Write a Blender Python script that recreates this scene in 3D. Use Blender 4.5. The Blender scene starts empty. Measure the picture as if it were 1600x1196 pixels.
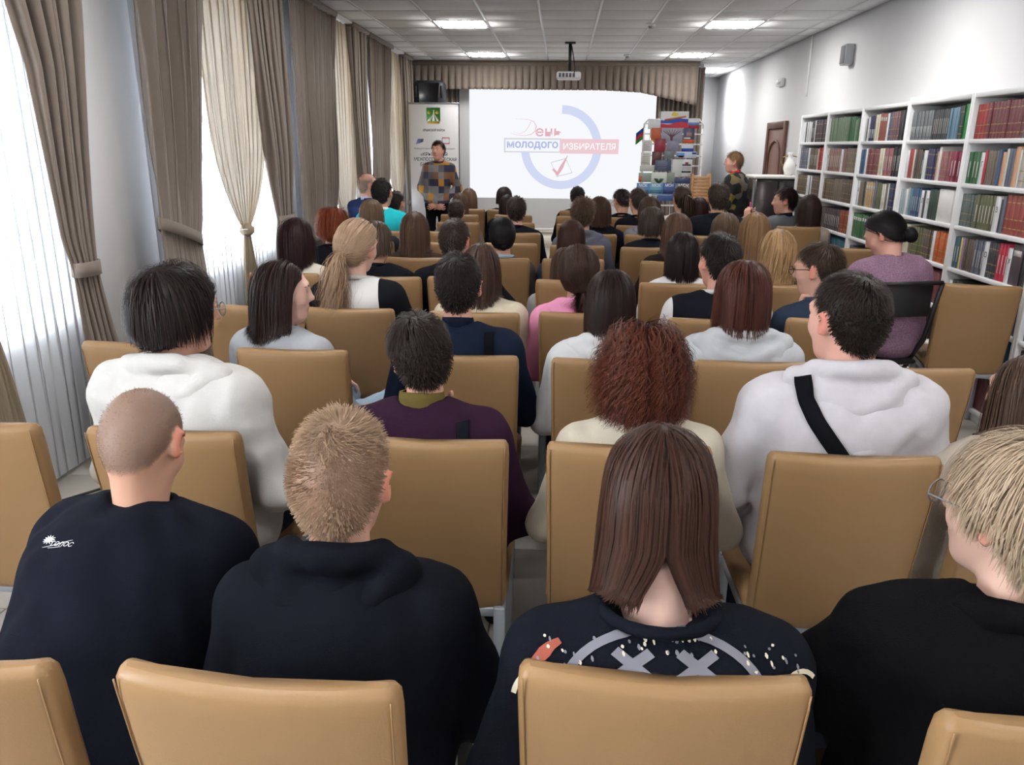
import bpy, math, random
import numpy as np
from mathutils import Matrix, Vector
from mathutils.bvhtree import BVHTree

SC = bpy.context.scene
COL = SC.collection
RNG = np.random.default_rng(7)
random.seed(7)

# ------------------------------------------------------------------ camera
FPX, CAMH = 1215.0, 1.66
_p, _y, _r = np.radians([16.88, 3.43, 0.55])
FW = np.array([-math.sin(_y) * math.cos(_p), math.cos(_y) * math.cos(_p), -math.sin(_p)])
_rt0 = np.array([math.cos(_y), math.sin(_y), 0.0])
_up0 = np.cross(_rt0, FW)
RT = math.cos(_r) * _rt0 + math.sin(_r) * _up0
UP = -math.sin(_r) * _rt0 + math.cos(_r) * _up0
CAM = np.array([0.0, 0.0, CAMH])
cam_data = bpy.data.cameras.new('camera')
cam_data.sensor_fit = 'HORIZONTAL'
cam_data.sensor_width = 36.0
cam_data.lens = FPX / 1600.0 * 36.0
cam_data.clip_start = 0.05
cam = bpy.data.objects.new('camera', cam_data)
COL.objects.link(cam)
cam.matrix_world = Matrix(((RT[0], UP[0], -FW[0], CAM[0]), (RT[1], UP[1], -FW[1], CAM[1]), (RT[2], UP[2], -FW[2], CAM[2]), (0, 0, 0, 1)))
SC.camera = cam


def at_y(px, py, y):
    """a point of the room seen at this place of the photograph, at distance y down the room"""
    d = FW + (px - 800) / FPX * RT - (py - 598) / FPX * UP
    return CAM + d * (y / d[1])


# ------------------------------------------------------------------ light and exposure
SC.view_settings.view_transform = 'Standard'
SC.view_settings.look = 'None'
SC.view_settings.gamma = 1.0
SC.view_settings.use_curve_mapping = False
SC.view_settings.exposure = 0.0
LAMP_STRENGTH = 44.0
world = bpy.data.worlds.new('overcast_sky')
SC.world = world
world.use_nodes = True
wb = world.node_tree.nodes['Background']
wb.inputs['Color'].default_value = (0.90, 0.95, 1.0, 1)
wb.inputs['Strength'].default_value = 22.0
SC.cycles.use_denoising = True
SC.cycles.max_bounces = 7
SC.cycles.diffuse_bounces = 5
SC.cycles.transparent_max_bounces = 8
SC.cycles.sample_clamp_indirect = 6.0

# ------------------------------------------------------------------ helpers: colour and materials
def lin(c):
    c = np.array(c, float) / 255.0
    return tuple(np.where(c <= 0.04045, c / 12.92, ((c + 0.055) / 1.055) ** 2.4))


MATS = {}


def mat(name, col=(128, 128, 128), rough=0.6, metal=0.0, spec=0.5, var=0.0, vscale=8.0, bump=0.0, bscale=60.0, sheen=0.0,
        emit=None, estr=1.0, stretch=None, island=None, sss=0.0, coat=0.0):
    if name in MATS:
        return MATS[name]
    m = bpy.data.materials.new(name)
    m.use_nodes = True
    nt = m.node_tree
    b = nt.nodes['Principled BSDF']
    c = lin(col)
    b.inputs['Base Color'].default_value = (*c, 1)
    b.inputs['Roughness'].default_value = rough
    b.inputs['Metallic'].default_value = metal
    b.inputs['Specular IOR Level'].default_value = spec
    if sheen:
        b.inputs['Sheen Weight'].default_value = sheen
    if coat:
        b.inputs['Coat Weight'].default_value = coat
    if sss:
        b.inputs['Subsurface Weight'].default_value = sss
        b.inputs['Subsurface Radius'].default_value = (0.012, 0.005, 0.003)
        b.inputs['Subsurface Scale'].default_value = 1.0
    if emit is not None:
        b.inputs['Emission Color'].default_value = (*lin(emit), 1)
        b.inputs['Emission Strength'].default_value = estr
    tc = None
    if var or bump:
        tc = nt.nodes.new('ShaderNodeTexCoord')
        src = tc.outputs['Object']
        if stretch:
            mp = nt.nodes.new('ShaderNodeMapping')
            mp.inputs['Scale'].default_value = stretch
            nt.links.new(src, mp.inputs['Vector'])
            src = mp.outputs['Vector']
    if var:
        n = nt.nodes.new('ShaderNodeTexNoise')
        n.inputs['Scale'].default_value = vscale
        n.inputs['Detail'].default_value = 4
        nt.links.new(src, n.inputs['Vector'])
        mx = nt.nodes.new('ShaderNodeMix')
        mx.data_type = 'RGBA'
        lo = tuple(min(1, x * (1 - var)) for x in c)
        hi = tuple(min(1, x * (1 + var)) for x in c)
        mx.inputs[6].default_value = (*lo, 1)
        mx.inputs[7].default_value = (*hi, 1)
        nt.links.new(n.outputs['Fac'], mx.inputs[0])
        nt.links.new(mx.outputs[2], b.inputs['Base Color'])
    if island is not None:
        g = nt.nodes.new('ShaderNodeNewGeometry')
        rp = nt.nodes.new('ShaderNodeValToRGB')
        rp.color_ramp.elements[0].color = (*c, 1)
        rp.color_ramp.elements[1].color = (*lin(island), 1)
        nt.links.new(g.outputs['Random Per Island'], rp.inputs['Fac'])
        nt.links.new(rp.outputs['Color'], b.inputs['Base Color'])
    if bump:
        n2 = nt.nodes.new('ShaderNodeTexNoise')
        n2.inputs['Scale'].default_value = bscale
        n2.inputs['Detail'].default_value = 3
        nt.links.new(src, n2.inputs['Vector'])
        bp = nt.nodes.new('ShaderNodeBump')
        bp.inputs['Strength'].default_value = bump
        bp.inputs['Distance'].default_value = 0.01
        nt.links.new(n2.outputs['Fac'], bp.inputs['Height'])
        nt.links.new(bp.outputs['Normal'], b.inputs['Normal'])
    MATS[name] = m
    return m


def fabric(col, name=None, var=0.08, bump=0.10, rough=0.92, sheen=0.0):
    return mat(name or 'cloth_%d_%d_%d' % tuple(col), col, rough=rough, spec=0.06, var=var, vscale=25, bump=bump, bscale=500, sheen=sheen)


def hairmat(c1, c2):
    c2 = tuple(int(a + (b - a) * 0.6) for a, b in zip(c1, c2))
    c1, c2 = (tuple(int(v * f) for v, f in zip(c, (0.84, 0.79, 0.76))) for c in (c1, c2))
    return mat('hair_%d_%d_%d_%d' % (*c1, c2[0]), c1, rough=0.48, spec=0.16, island=c2)


# ------------------------------------------------------------------ helpers: objects
def tag(o, label=None, cat=None, group=None, kind=None):
    if label: o['label'] = label
    if cat: o['category'] = cat
    if group: o['group'] = group
    if kind: o['kind'] = kind
    return o


def link(name, data, parent=None, loc=None):
    o = bpy.data.objects.new(name, data)
    COL.objects.link(o)
    if parent is not None: o.parent = parent
    if loc is not None: o.location = loc
    return o


def empty(name, loc=(0, 0, 0), rz=0.0):
    o = link(name, None)
    o.empty_display_size = 0.1
    o.location = loc
    o.rotation_euler = (0, 0, rz)
    return o


def raw_mesh(name, V, F, mats, midx=None, smooth=True):
    """V (n,3); F list of arrays (m,3)/(m,4)"""
    me = bpy.data.meshes.new(name)
    V = np.asarray(V, np.float32)
    if isinstance(F, np.ndarray): F = [F]
    F = [np.asarray(f, np.int32) for f in F if len(f)]
    me.vertices.add(len(V))
    me.vertices.foreach_set('co', V.ravel())
    loops = np.concatenate([f.ravel() for f in F])
    tot = np.concatenate([np.full(len(f), f.shape[1], np.int32) for f in F])
    start = np.concatenate([[0], np.cumsum(tot)[:-1]]).astype(np.int32)
    me.loops.add(len(loops))
    me.loops.foreach_set('vertex_index', loops)
    me.polygons.add(len(tot))
    me.polygons.foreach_set('loop_start', start)
    if smooth:
        me.polygons.foreach_set('use_smooth', np.ones(len(tot), bool))
    for m in (mats if isinstance(mats, (list, tuple)) else [mats]):
        me.materials.append(m)
    if midx is not None:
        me.polygons.foreach_set('material_index', np.asarray(midx, np.int32))
    me.update(calc_edges=True)
    me.validate()
    return me


class MB:
    """collects pieces, then builds ONE mesh object"""
    def __init__(self):
        self.v, self.f, self.m, self.n = [], {3: [], 4: []}, {3: [], 4: []}, 0

    def add(self, V, F, mi=0):
        V = np.asarray(V, float)
        F = np.asarray(F, int)
        if len(F) == 0: return self
        self.v.append(V)
        self.f[F.shape[1]].append(F + self.n)
        self.m[F.shape[1]].append(np.full(len(F), mi) if np.isscalar(mi) else np.asarray(mi))
        self.n += len(V)
        return self

    def box(self, lo, hi, mi=0, M=None, taper=None):
        x0, y0, z0 = lo; x1, y1, z1 = hi
        V = np.array([[x0, y0, z0], [x1, y0, z0], [x1, y1, z0], [x0, y1, z0], [x0, y0, z1], [x1, y0, z1], [x1, y1, z1], [x0, y1, z1]], float)
        if M is not None: V = V @ np.asarray(M[0]).T + np.asarray(M[1])
        F = [[0, 3, 2, 1], [4, 5, 6, 7], [0, 1, 5, 4], [1, 2, 6, 5], [2, 3, 7, 6], [3, 0, 4, 7]]
        return self.add(V, F, mi)

    def rbox(self, lo, hi, r, mi=0, M=None):
        """box with rounded (chamfered) edges"""
        lo = np.array(lo, float); hi = np.array(hi, float)
        V = []
        for sx in (0, 1):
            for sy in (0, 1):
                for sz in (0, 1):
                    c = np.where([sx, sy, sz], hi, lo)
                    s = np.where([sx, sy, sz], -1, 1)
                    for ax in range(3):
                        q = c + s * r
                        q[ax] = c[ax]
                        V.append(q)
        V = np.array(V)
        def vi(sx, sy, sz, ax): return ((sx * 2 + sy) * 2 + sz) * 3 + ax
        F4, F3 = [], []
        for ax in range(3):
            a, b = (ax + 1) % 3, (ax + 2) % 3
            for s in (0, 1):
                q = []
                for (u, w) in ((0, 0), (1, 0), (1, 1), (0, 1)):
                    t = [0, 0, 0]; t[ax] = s; t[a] = u; t[b] = w
                    q.append(vi(*t, ax))
                F4.append(q if s else q[::-1])
        for ax in range(3):
            a, b = (ax + 1) % 3, (ax + 2) % 3
            for u in (0, 1):
                for w in (0, 1):
                    t0 = [0, 0, 0]; t0[a] = u; t0[b] = w
                    t1 = list(t0); t1[ax] = 1
                    q = [vi(*t0, a), vi(*t1, a), vi(*t1, b), vi(*t0, b)]
                    F4.append(q if (u + w) % 2 else q[::-1])
        for sx in (0, 1):
            for sy in (0, 1):
                for sz in (0, 1):
                    q = [vi(sx, sy, sz, 0), vi(sx, sy, sz, 1), vi(sx, sy, sz, 2)]
                    F3.append(q if (sx + sy + sz) % 2 else q[::-1])
        if M is not None: V = V @ np.asarray(M[0]).T + np.asarray(M[1])
        n0 = self.n
        self.add(V, F4, mi)
        self.f[3].append(np.array(F3) + n0)
        self.m[3].append(np.full(len(F3), mi))
        return self

    def tube(self, pts, r, n=8, mi=0, cap=True, closed=False, flat=1.0, upv=None):
        P = np.asarray(pts, float)
        r = np.broadcast_to(np.asarray(r, float), (len(P),))
        if closed:
            T = np.roll(P, -1, 0) - np.roll(P, 1, 0)
        else:
            T = np.gradient(P, axis=0)
        T /= np.linalg.norm(T, axis=1)[:, None] + 1e-9
        u = np.array([0, 0, 1.0]) if upv is None else np.asarray(upv, float)
        if upv is None and abs(T[:, 2]).mean() > 0.8: u = np.array([1.0, 0, 0])
        A = np.cross(T, u); A /= np.linalg.norm(A, axis=1)[:, None] + 1e-9
        B = np.cross(A, T)
        th = np.linspace(0, 2 * np.pi, n, endpoint=False)
        ring = P[:, None] + r[:, None, None] * (np.cos(th)[None, :, None] * A[:, None] * flat + np.sin(th)[None, :, None] * B[:, None])
        V = ring.reshape(-1, 3)
        L = len(P); F = []
        for i in range(L if closed else L - 1):
            j = (i + 1) % L
            for k in range(n):
                k2 = (k + 1) % n
                F.append([i * n + k, j * n + k, j * n + k2, i * n + k2])
        n0 = self.n
        self.add(V, F, mi)
        if cap and not closed:
            V2 = np.array([P[0], P[-1]])
            F3 = [[n0 + k, n0 + (k + 1) % n, self.n] for k in range(n)] + [[n0 + (L - 1) * n + (k + 1) % n, n0 + (L - 1) * n + k, self.n + 1] for k in range(n)]
            self.v.append(V2); self.f[3].append(np.array(F3)); self.m[3].append(np.full(len(F3), mi)); self.n += 2
        return self

    def ell(self, c, r, nu=16, nv=10, mi=0, M=None):
        th = np.linspace(0, 2 * np.pi, nu, endpoint=False)
        ph = np.linspace(-np.pi / 2, np.pi / 2, nv + 1)[1:-1]
        V = [[0, 0, -1]] + [[math.cos(p) * math.cos(t), math.cos(p) * math.sin(t), math.sin(p)] for p in ph for t in th] + [[0, 0, 1]]
        V = np.array(V) * np.asarray(r)
        if M is not None: V = V @ np.asarray(M).T
        V = V + np.asarray(c)
        F4, F3 = [], []
        R = len(ph)
        for i in range(R - 1):
            for k in range(nu):
                F4.append([1 + i * nu + k, 1 + i * nu + (k + 1) % nu, 1 + (i + 1) * nu + (k + 1) % nu, 1 + (i + 1) * nu + k])
        for k in range(nu):
            F3.append([0, 1 + (k + 1) % nu, 1 + k])
            F3.append([1 + R * nu, 1 + (R - 1) * nu + k, 1 + (R - 1) * nu + (k + 1) % nu])
        n0 = self.n
        self.add(V, F4, mi)
        self.f[3].append(np.array(F3) + n0); self.m[3].append(np.full(len(F3), mi))
        return self

    def grid(self, V, mi=0):
        V = np.asarray(V, float)
        a, b = V.shape[:2]
        i = np.arange(a * b).reshape(a, b)
        F = np.stack([i[:-1, :-1], i[:-1, 1:], i[1:, 1:], i[1:, :-1]], -1).reshape(-1, 4)
        return self.add(V.reshape(-1, 3), F, mi)

    def ngon_prism(self, poly, z0, z1, mi=0, M=None):
        """convex polygon (x,z) extruded along y from z0 to z1"""
        n = len(poly)
        V = np.array([[p[0], z0, p[1]] for p in poly] + [[p[0], z1, p[1]] for p in poly], float)
        if M is not None: V = V @ np.asarray(M[0]).T + np.asarray(M[1])
        F4 = [[k, (k + 1) % n, n + (k + 1) % n, n + k] for k in range(n)]
        F3 = [[0, k, k + 1] for k in range(1, n - 1)] + [[n, n + k + 1, n + k] for k in range(1, n - 1)]
        n0 = self.n
        self.add(V, F4, mi)
        self.f[3].append(np.array(F3) + n0); self.m[3].append(np.full(len(F3), mi))
        return self

    def mesh(self, name, mats, smooth=False):
        F, M = [], []
        for k in (3, 4):
            if self.f[k]:
                F.append(np.concatenate(self.f[k])); M.append(np.concatenate(self.m[k]))
        return raw_mesh(name, np.concatenate(self.v), F, mats, np.concatenate(M), smooth)

    def build(self, name, mats, parent=None, smooth=False, loc=None):
        return link(name, self.mesh(name, mats, smooth), parent, loc)


def slab(name, lo, hi, m, parent=None, kind=None, r=0):
    b = MB()
    (b.rbox(lo, hi, r) if r else b.box(lo, hi))
    o = b.build(name, m, parent)
    if kind: o['kind'] = kind
    return o


def text_geo(s, size, bold=0.0, align='CENTER', extrude=0.0):
    """letters as flat geometry: (verts (n,3) in the xy plane, faces)"""
    cu = bpy.data.curves.new('lettering', 'FONT')
    cu.body = s; cu.size = size; cu.align_x = align; cu.align_y = 'CENTER'
    cu.offset = bold; cu.extrude = extrude; cu.resolution_u = 3
    o = bpy.data.objects.new('lettering', cu)
    me = o.to_mesh()
    V = np.array([v.co[:] for v in me.vertices]).reshape(-1, 3)
    me.calc_loop_triangles()
    T = np.array([t.vertices[:] for t in me.loop_triangles]).reshape(-1, 3)
    o.to_mesh_clear()
    bpy.data.objects.remove(o); bpy.data.curves.remove(cu)
    return V, T


# ------------------------------------------------------------------ helpers: rounded solids from distance fields
def cap(a, b, ra, rb=None, k=0.03):
    return ('c', np.asarray(a, float), np.asarray(b, float), ra, ra if rb is None else rb, k)


def ell(c, r, R=None, k=0.03):
    return ('e', np.asarray(c, float), np.asarray(r, float), np.eye(3) if R is None else np.asarray(R, float), k)


def cut(c, r, R=None, k=0.02):
    return ('x', np.asarray(c, float), np.asarray(r, float), np.eye(3) if R is None else np.asarray(R, float), k)


def prim_d(q, p):
    if q[0] == 'c':
        ba = q[2] - q[1]
        pa = p - q[1]
        t = np.clip(pa @ ba / max(ba @ ba, 1e-12), 0, 1)
        return np.linalg.norm(pa - t[:, None] * ba, axis=1) - (q[3] + (q[4] - q[3]) * t)
    l = (p - q[1]) @ q[3]
    k0 = np.linalg.norm(l / q[2], axis=1)
    k1 = np.linalg.norm(l / q[2] ** 2, axis=1) + 1e-9
    return k0 * (k0 - 1) / k1


def blend(a, b, q):
    k = q[-1]
    if q[0] == 'x':
        b = -b
        h = np.clip(0.5 - 0.5 * (b - a) / k, 0, 1)
        return b + (a - b) * h + k * h * (1 - h)
    h = np.clip(0.5 + 0.5 * (b - a) / k, 0, 1)
    return b + (a - b) * h - k * h * (1 - h)


def field(prims, p):
    d = np.full(len(p), 0.5)
    for q in prims:
        d = blend(d, prim_d(q, p), q)
    return d


def bounds(q):
    if q[0] == 'c':
        r = max(q[3], q[4])
        return np.minimum(q[1], q[2]) - r, np.maximum(q[1], q[2]) + r
    e = np.abs(q[3]) @ q[2]
    return q[1] - e, q[1] + e


def solid(prims, vox, fold=None, relax=1):
    """surface of the blended solids: verts, quads"""
    pos = [q for q in prims if q[0] != 'x']
    B = [bounds(q) for q in pos]
    lo = np.min([b[0] for b in B], 0) - 0.03
    hi = np.max([b[1] for b in B], 0) + 0.03
    n = np.ceil((hi - lo) / vox).astype(int) + 2
    V = np.full(n, 0.4)
    for q in prims:
        b0, b1 = bounds(q)
        m = q[-1] + 3 * vox
        i0 = np.clip(np.floor((b0 - m - lo) / vox).astype(int), 0, n)
        i1 = np.clip(np.ceil((b1 + m - lo) / vox).astype(int) + 1, 0, n)
        if np.any(i1 <= i0): continue
        ax = [lo[a] + vox * np.arange(i0[a], i1[a]) for a in range(3)]
        G = np.stack(np.meshgrid(*ax, indexing='ij'), -1).reshape(-1, 3)
        sl = tuple(slice(i0[a], i1[a]) for a in range(3))
        sub = V[sl]
        V[sl] = blend(sub.ravel(), prim_d(q, G), q).reshape(sub.shape)
    if fold is not None:
        I = np.argwhere(np.abs(V) < 0.04)
        V[tuple(I.T)] += fold(lo + vox * I)
    ins = V < 0
    s = np.zeros(n - 1, np.int8)
    for dx in (0, 1):
        for dy in (0, 1):
            for dz in (0, 1):
                s += ins[dx:n[0] - 1 + dx, dy:n[1] - 1 + dy, dz:n[2] - 1 + dz]
    act = (s > 0) & (s < 8)
    C = np.argwhere(act)
    idx = np.full(n - 1, -1, np.int64)
    idx[act] = np.arange(len(C))
    cor = np.array([[a, b, c] for a in (0, 1) for b in (0, 1) for c in (0, 1)])
    cv = np.stack([V[tuple((C + k).T)] for k in cor], 1)
    P = np.zeros((len(C), 3)); W = np.zeros(len(C))
    for a in range(8):
        for b in range(a + 1, 8):
            if np.abs(cor[a] - cor[b]).sum() != 1: continue
            v0, v1 = cv[:, a], cv[:, b]
            x = (v0 < 0) != (v1 < 0)
            t = np.where(x, v0 / np.where(x, v0 - v1, 1), 0)
            P += x[:, None] * (cor[a] + t[:, None] * (cor[b] - cor[a]))
            W += x
    P = lo + vox * (C + P / W[:, None])
    Q = []
    for ax in range(3):
        o1, o2 = [(1, 2), (2, 0), (0, 1)][ax]
        sl0 = [slice(1, -1)] * 3; sl0[ax] = slice(0, n[ax] - 1)
        sl1 = [slice(1, -1)] * 3; sl1[ax] = slice(1, n[ax])
        A, Bv = ins[tuple(sl0)], ins[tuple(sl1)]
        for sgn in (0, 1):
            E = np.argwhere((A & ~Bv) if sgn == 0 else (~A & Bv))
            if not len(E): continue
            off = np.array([1, 1, 1]); off[ax] = 0
            E = E + off
            d1 = np.zeros(3, int); d1[o1] = 1
            d2 = np.zeros(3, int); d2[o2] = 1
            q = [idx[tuple((E - d1 - d2).T)], idx[tuple((E - d2).T)], idx[tuple(E.T)], idx[tuple((E - d1).T)]]
            q = np.stack(q if sgn == 0 else q[::-1], 1)
            Q.append(q)
    Q = np.concatenate(Q)
    for _ in range(relax):
        acc = np.zeros_like(P); cnt = np.zeros(len(P))
        for k in range(4):
            a, b = Q[:, k], Q[:, (k + 1) % 4]
            np.add.at(acc, a, P[b]); np.add.at(cnt, a, 1)
            np.add.at(acc, b, P[a]); np.add.at(cnt, b, 1)
        P = P * 0.5 + 0.5 * acc / np.maximum(cnt, 1)[:, None]
    return P, Q


def folds(seed, amp, scale=1.0, vert=0.5):
    """soft cloth folds: a sum of a few slanted waves"""
    r = np.random.default_rng(seed)
    K = r.normal(size=(7, 3)) * np.array([38, 38, 38 * vert]) * scale
    ph = r.uniform(0, 6.28, 7)
    K2 = r.normal(size=(3, 3)) * 14 * scale
    def f(p):
        w = sum(np.sin(p @ k) for k in K2) * 0.9
        return amp * sum(np.sin(p @ k + w + h) for k, h in zip(K, ph)) / 3.0
    return f


def rotz(a):
    c, s = math.cos(a), math.sin(a)
    return np.array([[c, -s, 0], [s, c, 0], [0, 0, 1.0]])


def rotx(a):
    c, s = math.cos(a), math.sin(a)
    return np.array([[1.0, 0, 0], [0, c, -s], [0, s, c]])


def roty(a):
    c, s = math.cos(a), math.sin(a)
    return np.array([[c, 0, s], [0, 1.0, 0], [-s, 0, c]])

# ------------------------------------------------------------------ the room shell
XL, XR, YB, YF, ZC = -2.60, 2.95, -3.0, 13.75, 2.97
M_WALL = mat('wall_paint', (232, 233, 236), rough=0.85, spec=0.2, var=0.02, vscale=3, bump=0.05, bscale=120)
M_CEIL = mat('ceiling_board', (226, 227, 229), rough=0.95, spec=0.1, var=0.03, vscale=40, bump=0.2, bscale=180)
M_RAIL = mat('rail_white_metal', (196, 197, 200), rough=0.5)
M_TILE = mat('floor_tile_stone', (184, 179, 170), rough=0.42, var=0.10, vscale=5, bump=0.03, bscale=30)
M_GROUT = mat('grout', (120, 114, 106), rough=0.9)
M_WHITE = mat('white_laminate', (226, 227, 230), rough=0.45, var=0.02, vscale=4)
M_PLASTIC = mat('white_plastic', (230, 231, 233), rough=0.4)
M_PVC = mat('window_frame_plastic', (232, 234, 236), rough=0.35)
M_DARK = mat('black_plastic', (22, 22, 24), rough=0.45)

fl = slab('floor', (XL, YB, -0.10), (XR, 16.2, -0.006), M_GROUT, kind='structure')
tb = MB(); tb.rbox((0.003, 0.003, -0.012), (0.597, 0.597, 0.0), 0.002)
tile_me = tb.mesh('floor_tile', M_TILE)
for i in range(10):
    for j in range(28):
        x = -2.62 + 0.6 * i
        o = link('floor_tile', tile_me, fl, (x, YB + 0.6 * j, 0))
        if x + 0.6 > XR: o.scale.x = (XR - x) / 0.6

ce = slab('ceiling', (XL, YB, ZC + 0.012), (XR, 16.2, ZC + 0.2), M_CEIL, kind='structure')
cb = MB(); cb.rbox((0.008, 0.008, 0), (0.592, 0.592, 0.014), 0.003)
ct_me = cb.mesh('ceiling_tile', M_CEIL)
LIGHT_CELLS = set()
for j, yy in enumerate((-2.55, 0.45, 3.45, 6.45, 9.45, 12.45)):
    for xx in (-1.17, 1.83):
        LIGHT_CELLS.add((round(xx, 2), round(yy, 2)))
LIGHT_CELLS.add((2.43, 14.85))  # unseen lamp, added to brighten the recess and the wall beside it
for i in range(10):
    x0 = -2.67 + 0.6 * i
    for j in range(32):
        y0 = -2.85 + 0.6 * j
        if (round(x0 + 0.3, 2), round(y0 + 0.3, 2)) in LIGHT_CELLS: continue
        a, b = max(x0, XL), min(x0 + 0.6, XR)
        if y0 + 0.3 > YF and x0 < 2.0: continue
        o = link('ceiling_tile', ct_me, ce, (a, y0, ZC))
        o.scale.x = (b - a) / 0.6
for i in range(10):
    x0 = -2.67 + 0.6 * i
    if x0 > XL: slab('ceiling_rail', (x0 - 0.012, YB, ZC - 0.004), (x0 + 0.012, YF, ZC + 0.013), M_RAIL, ce)
for j in range(28):
    y0 = -2.85 + 0.6 * j
    slab('ceiling_rail', (XL, y0 - 0.012, ZC - 0.003), (XR, y0 + 0.012, ZC + 0.013), M_RAIL, ce)

# left wall with its windows
WINS = [(-0.9, 0.6), (1.9, 3.86), (5.08, 6.78), (7.9, 9.6), (10.6, 12.3)]
ZS, ZT = 0.82, 2.72
wl = MB()
prev = YB
for a, b in WINS:
    wl.box((XL - 0.3, prev, 0), (XL, a, ZC + 0.1)); prev = b
    wl.box((XL - 0.3, a, 0), (XL, b, ZS)); wl.box((XL - 0.3, a, ZT), (XL, b, ZC + 0.1))
wl.box((XL - 0.3, prev, 0), (XL, YF + 0.2, ZC + 0.1))
wl.build('wall_left', M_WALL)['kind'] = 'structure'
slab('wall_right', (XR, YB, 0), (XR + 0.2, 16.4, ZC + 0.1), M_WALL, kind='structure')
slab('wall_rear', (XL, YB - 0.2, 0), (XR, YB, ZC + 0.1), M_WALL, kind='structure')
slab('wall_front', (XL, YF, 0), (2.25, YF + 0.2, ZC + 0.1), M_WALL, kind='structure')
slab('wall_return', (2.05, YF + 0.2, 0), (2.25, 16.2, ZC + 0.1), M_WALL, kind='structure')
slab('wall_recess', (2.05, 16.2, 0), (XR, 16.4, ZC + 0.1), M_WALL, kind='structure')
slab('baseboard_right', (XR - 0.015, 9.4, 0), (XR, 16.2, 0.09), M_PVC, kind='structure')
slab('baseboard_left', (XL, YB, 0), (XL + 0.015, YF, 0.08), M_PVC, kind='structure')

glass = bpy.data.materials.new('window_glass'); glass.use_nodes = True
nt = glass.node_tree; nt.nodes.clear()
_o = nt.nodes.new('ShaderNodeOutputMaterial'); _m = nt.nodes.new('ShaderNodeMixShader')
_t = nt.nodes.new('ShaderNodeBsdfTransparent'); _g = nt.nodes.new('ShaderNodeBsdfGlossy')
_g.inputs['Roughness'].default_value = 0.02; _m.inputs[0].default_value = 0.06
nt.links.new(_t.outputs[0], _m.inputs[1]); nt.links.new(_g.outputs[0], _m.inputs[2]); nt.links.new(_m.outputs[0], _o.inputs[0])
for k, (a, b) in enumerate(WINS):
    w = empty('window_%d' % (k + 1), (XL - 0.18, (a + b) / 2, ZS)); w['kind'] = 'structure'
    hw, hh = (b - a) / 2, ZT - ZS
    f = MB()
    for s in (-1, 1): f.rbox((-0.03, s * hw - (0.06 if s > 0 else 0), 0), (0.03, s * hw + (0.06 if s < 0 else 0), hh), 0.005)
    f.rbox((-0.03, -hw, 0), (0.03, hw, 0.06), 0.005); f.rbox((-0.03, -hw, hh - 0.06), (0.03, hw, hh), 0.005)
    f.rbox((-0.03, -0.04, 0.06), (0.03, 0.04, hh - 0.06), 0.005); f.rbox((-0.025, 0.04, hh * 0.68), (0.025, hw - 0.06, hh * 0.68 + 0.05), 0.004)
    f.build('window_frame', M_PVC, w)
    for (y0, y1) in ((-hw + 0.06, -0.04), (0.04, hw - 0.06)):
        p = MB(); p.box((-0.003, y0, 0.06), (0.003, y1, hh - 0.06)); p.build('pane', glass, w)
    sl = MB(); sl.rbox((0.03, -hw - 0.03, -0.03), (0.215, hw + 0.03, 0.0), 0.008); sl.build('window_sill', M_PVC, w)

# door in the right wall (seen at a slant) with its frame
M_DOOR = mat('door_wood', (126, 92, 80), rough=0.5, var=0.18, vscale=6, stretch=(6, 6, 0.8))
M_DOORD = mat('door_frame_wood', (98, 62, 50), rough=0.5, var=0.18, vscale=6, stretch=(6, 6, 0.8))
dr = empty('door_1', (XR, 11.45, 0)); dr['kind'] = 'structure'
b = MB(); b.rbox((-0.02, -0.40, 0), (0.0, 0.40, 1.93), 0.004); b.build('door_leaf', M_DOOR, dr)
b = MB()
b.rbox((-0.045, 0.40, 0), (0.0, 0.48, 2.02), 0.006); b.rbox((-0.045, -0.48, 0), (0.0, -0.40, 2.02), 0.006); b.rbox((-0.045, -0.40, 1.93), (0.0, 0.40, 2.02), 0.006)
b.build('door_frame', M_DOORD, dr)
b = MB()
arch = [(-0.026, 0.30 * math.cos(t), 1.55 + 0.22 * math.sin(t)) for t in np.linspace(0, math.pi, 13)]
b.tube([(-0.026, 0.30, 0.95)] + arch + [(-0.026, -0.30, 0.95)], 0.018, 6); b.build('panel_moulding', M_DOORD, dr, True)
b = MB(); b.tube([(-0.02, -0.33, 1.0), (-0.07, -0.33, 1.0), (-0.07, -0.22, 1.0)], 0.01, 6); b.build('door_handle', mat('brass', (160, 130, 70), rough=0.3, metal=1), dr, True)

# podium step below the screen
pod = slab('podium', (XL, 13.40, 0), (2.25, YF, 0.26), mat('podium_paint', (226, 222, 212), rough=0.6), kind='structure')
slab('podium_edge', (XL, 13.385, 0.26), (2.25, YF, 0.285), mat('podium_edge_paint', (186, 178, 164), rough=0.6), pod)

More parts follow.
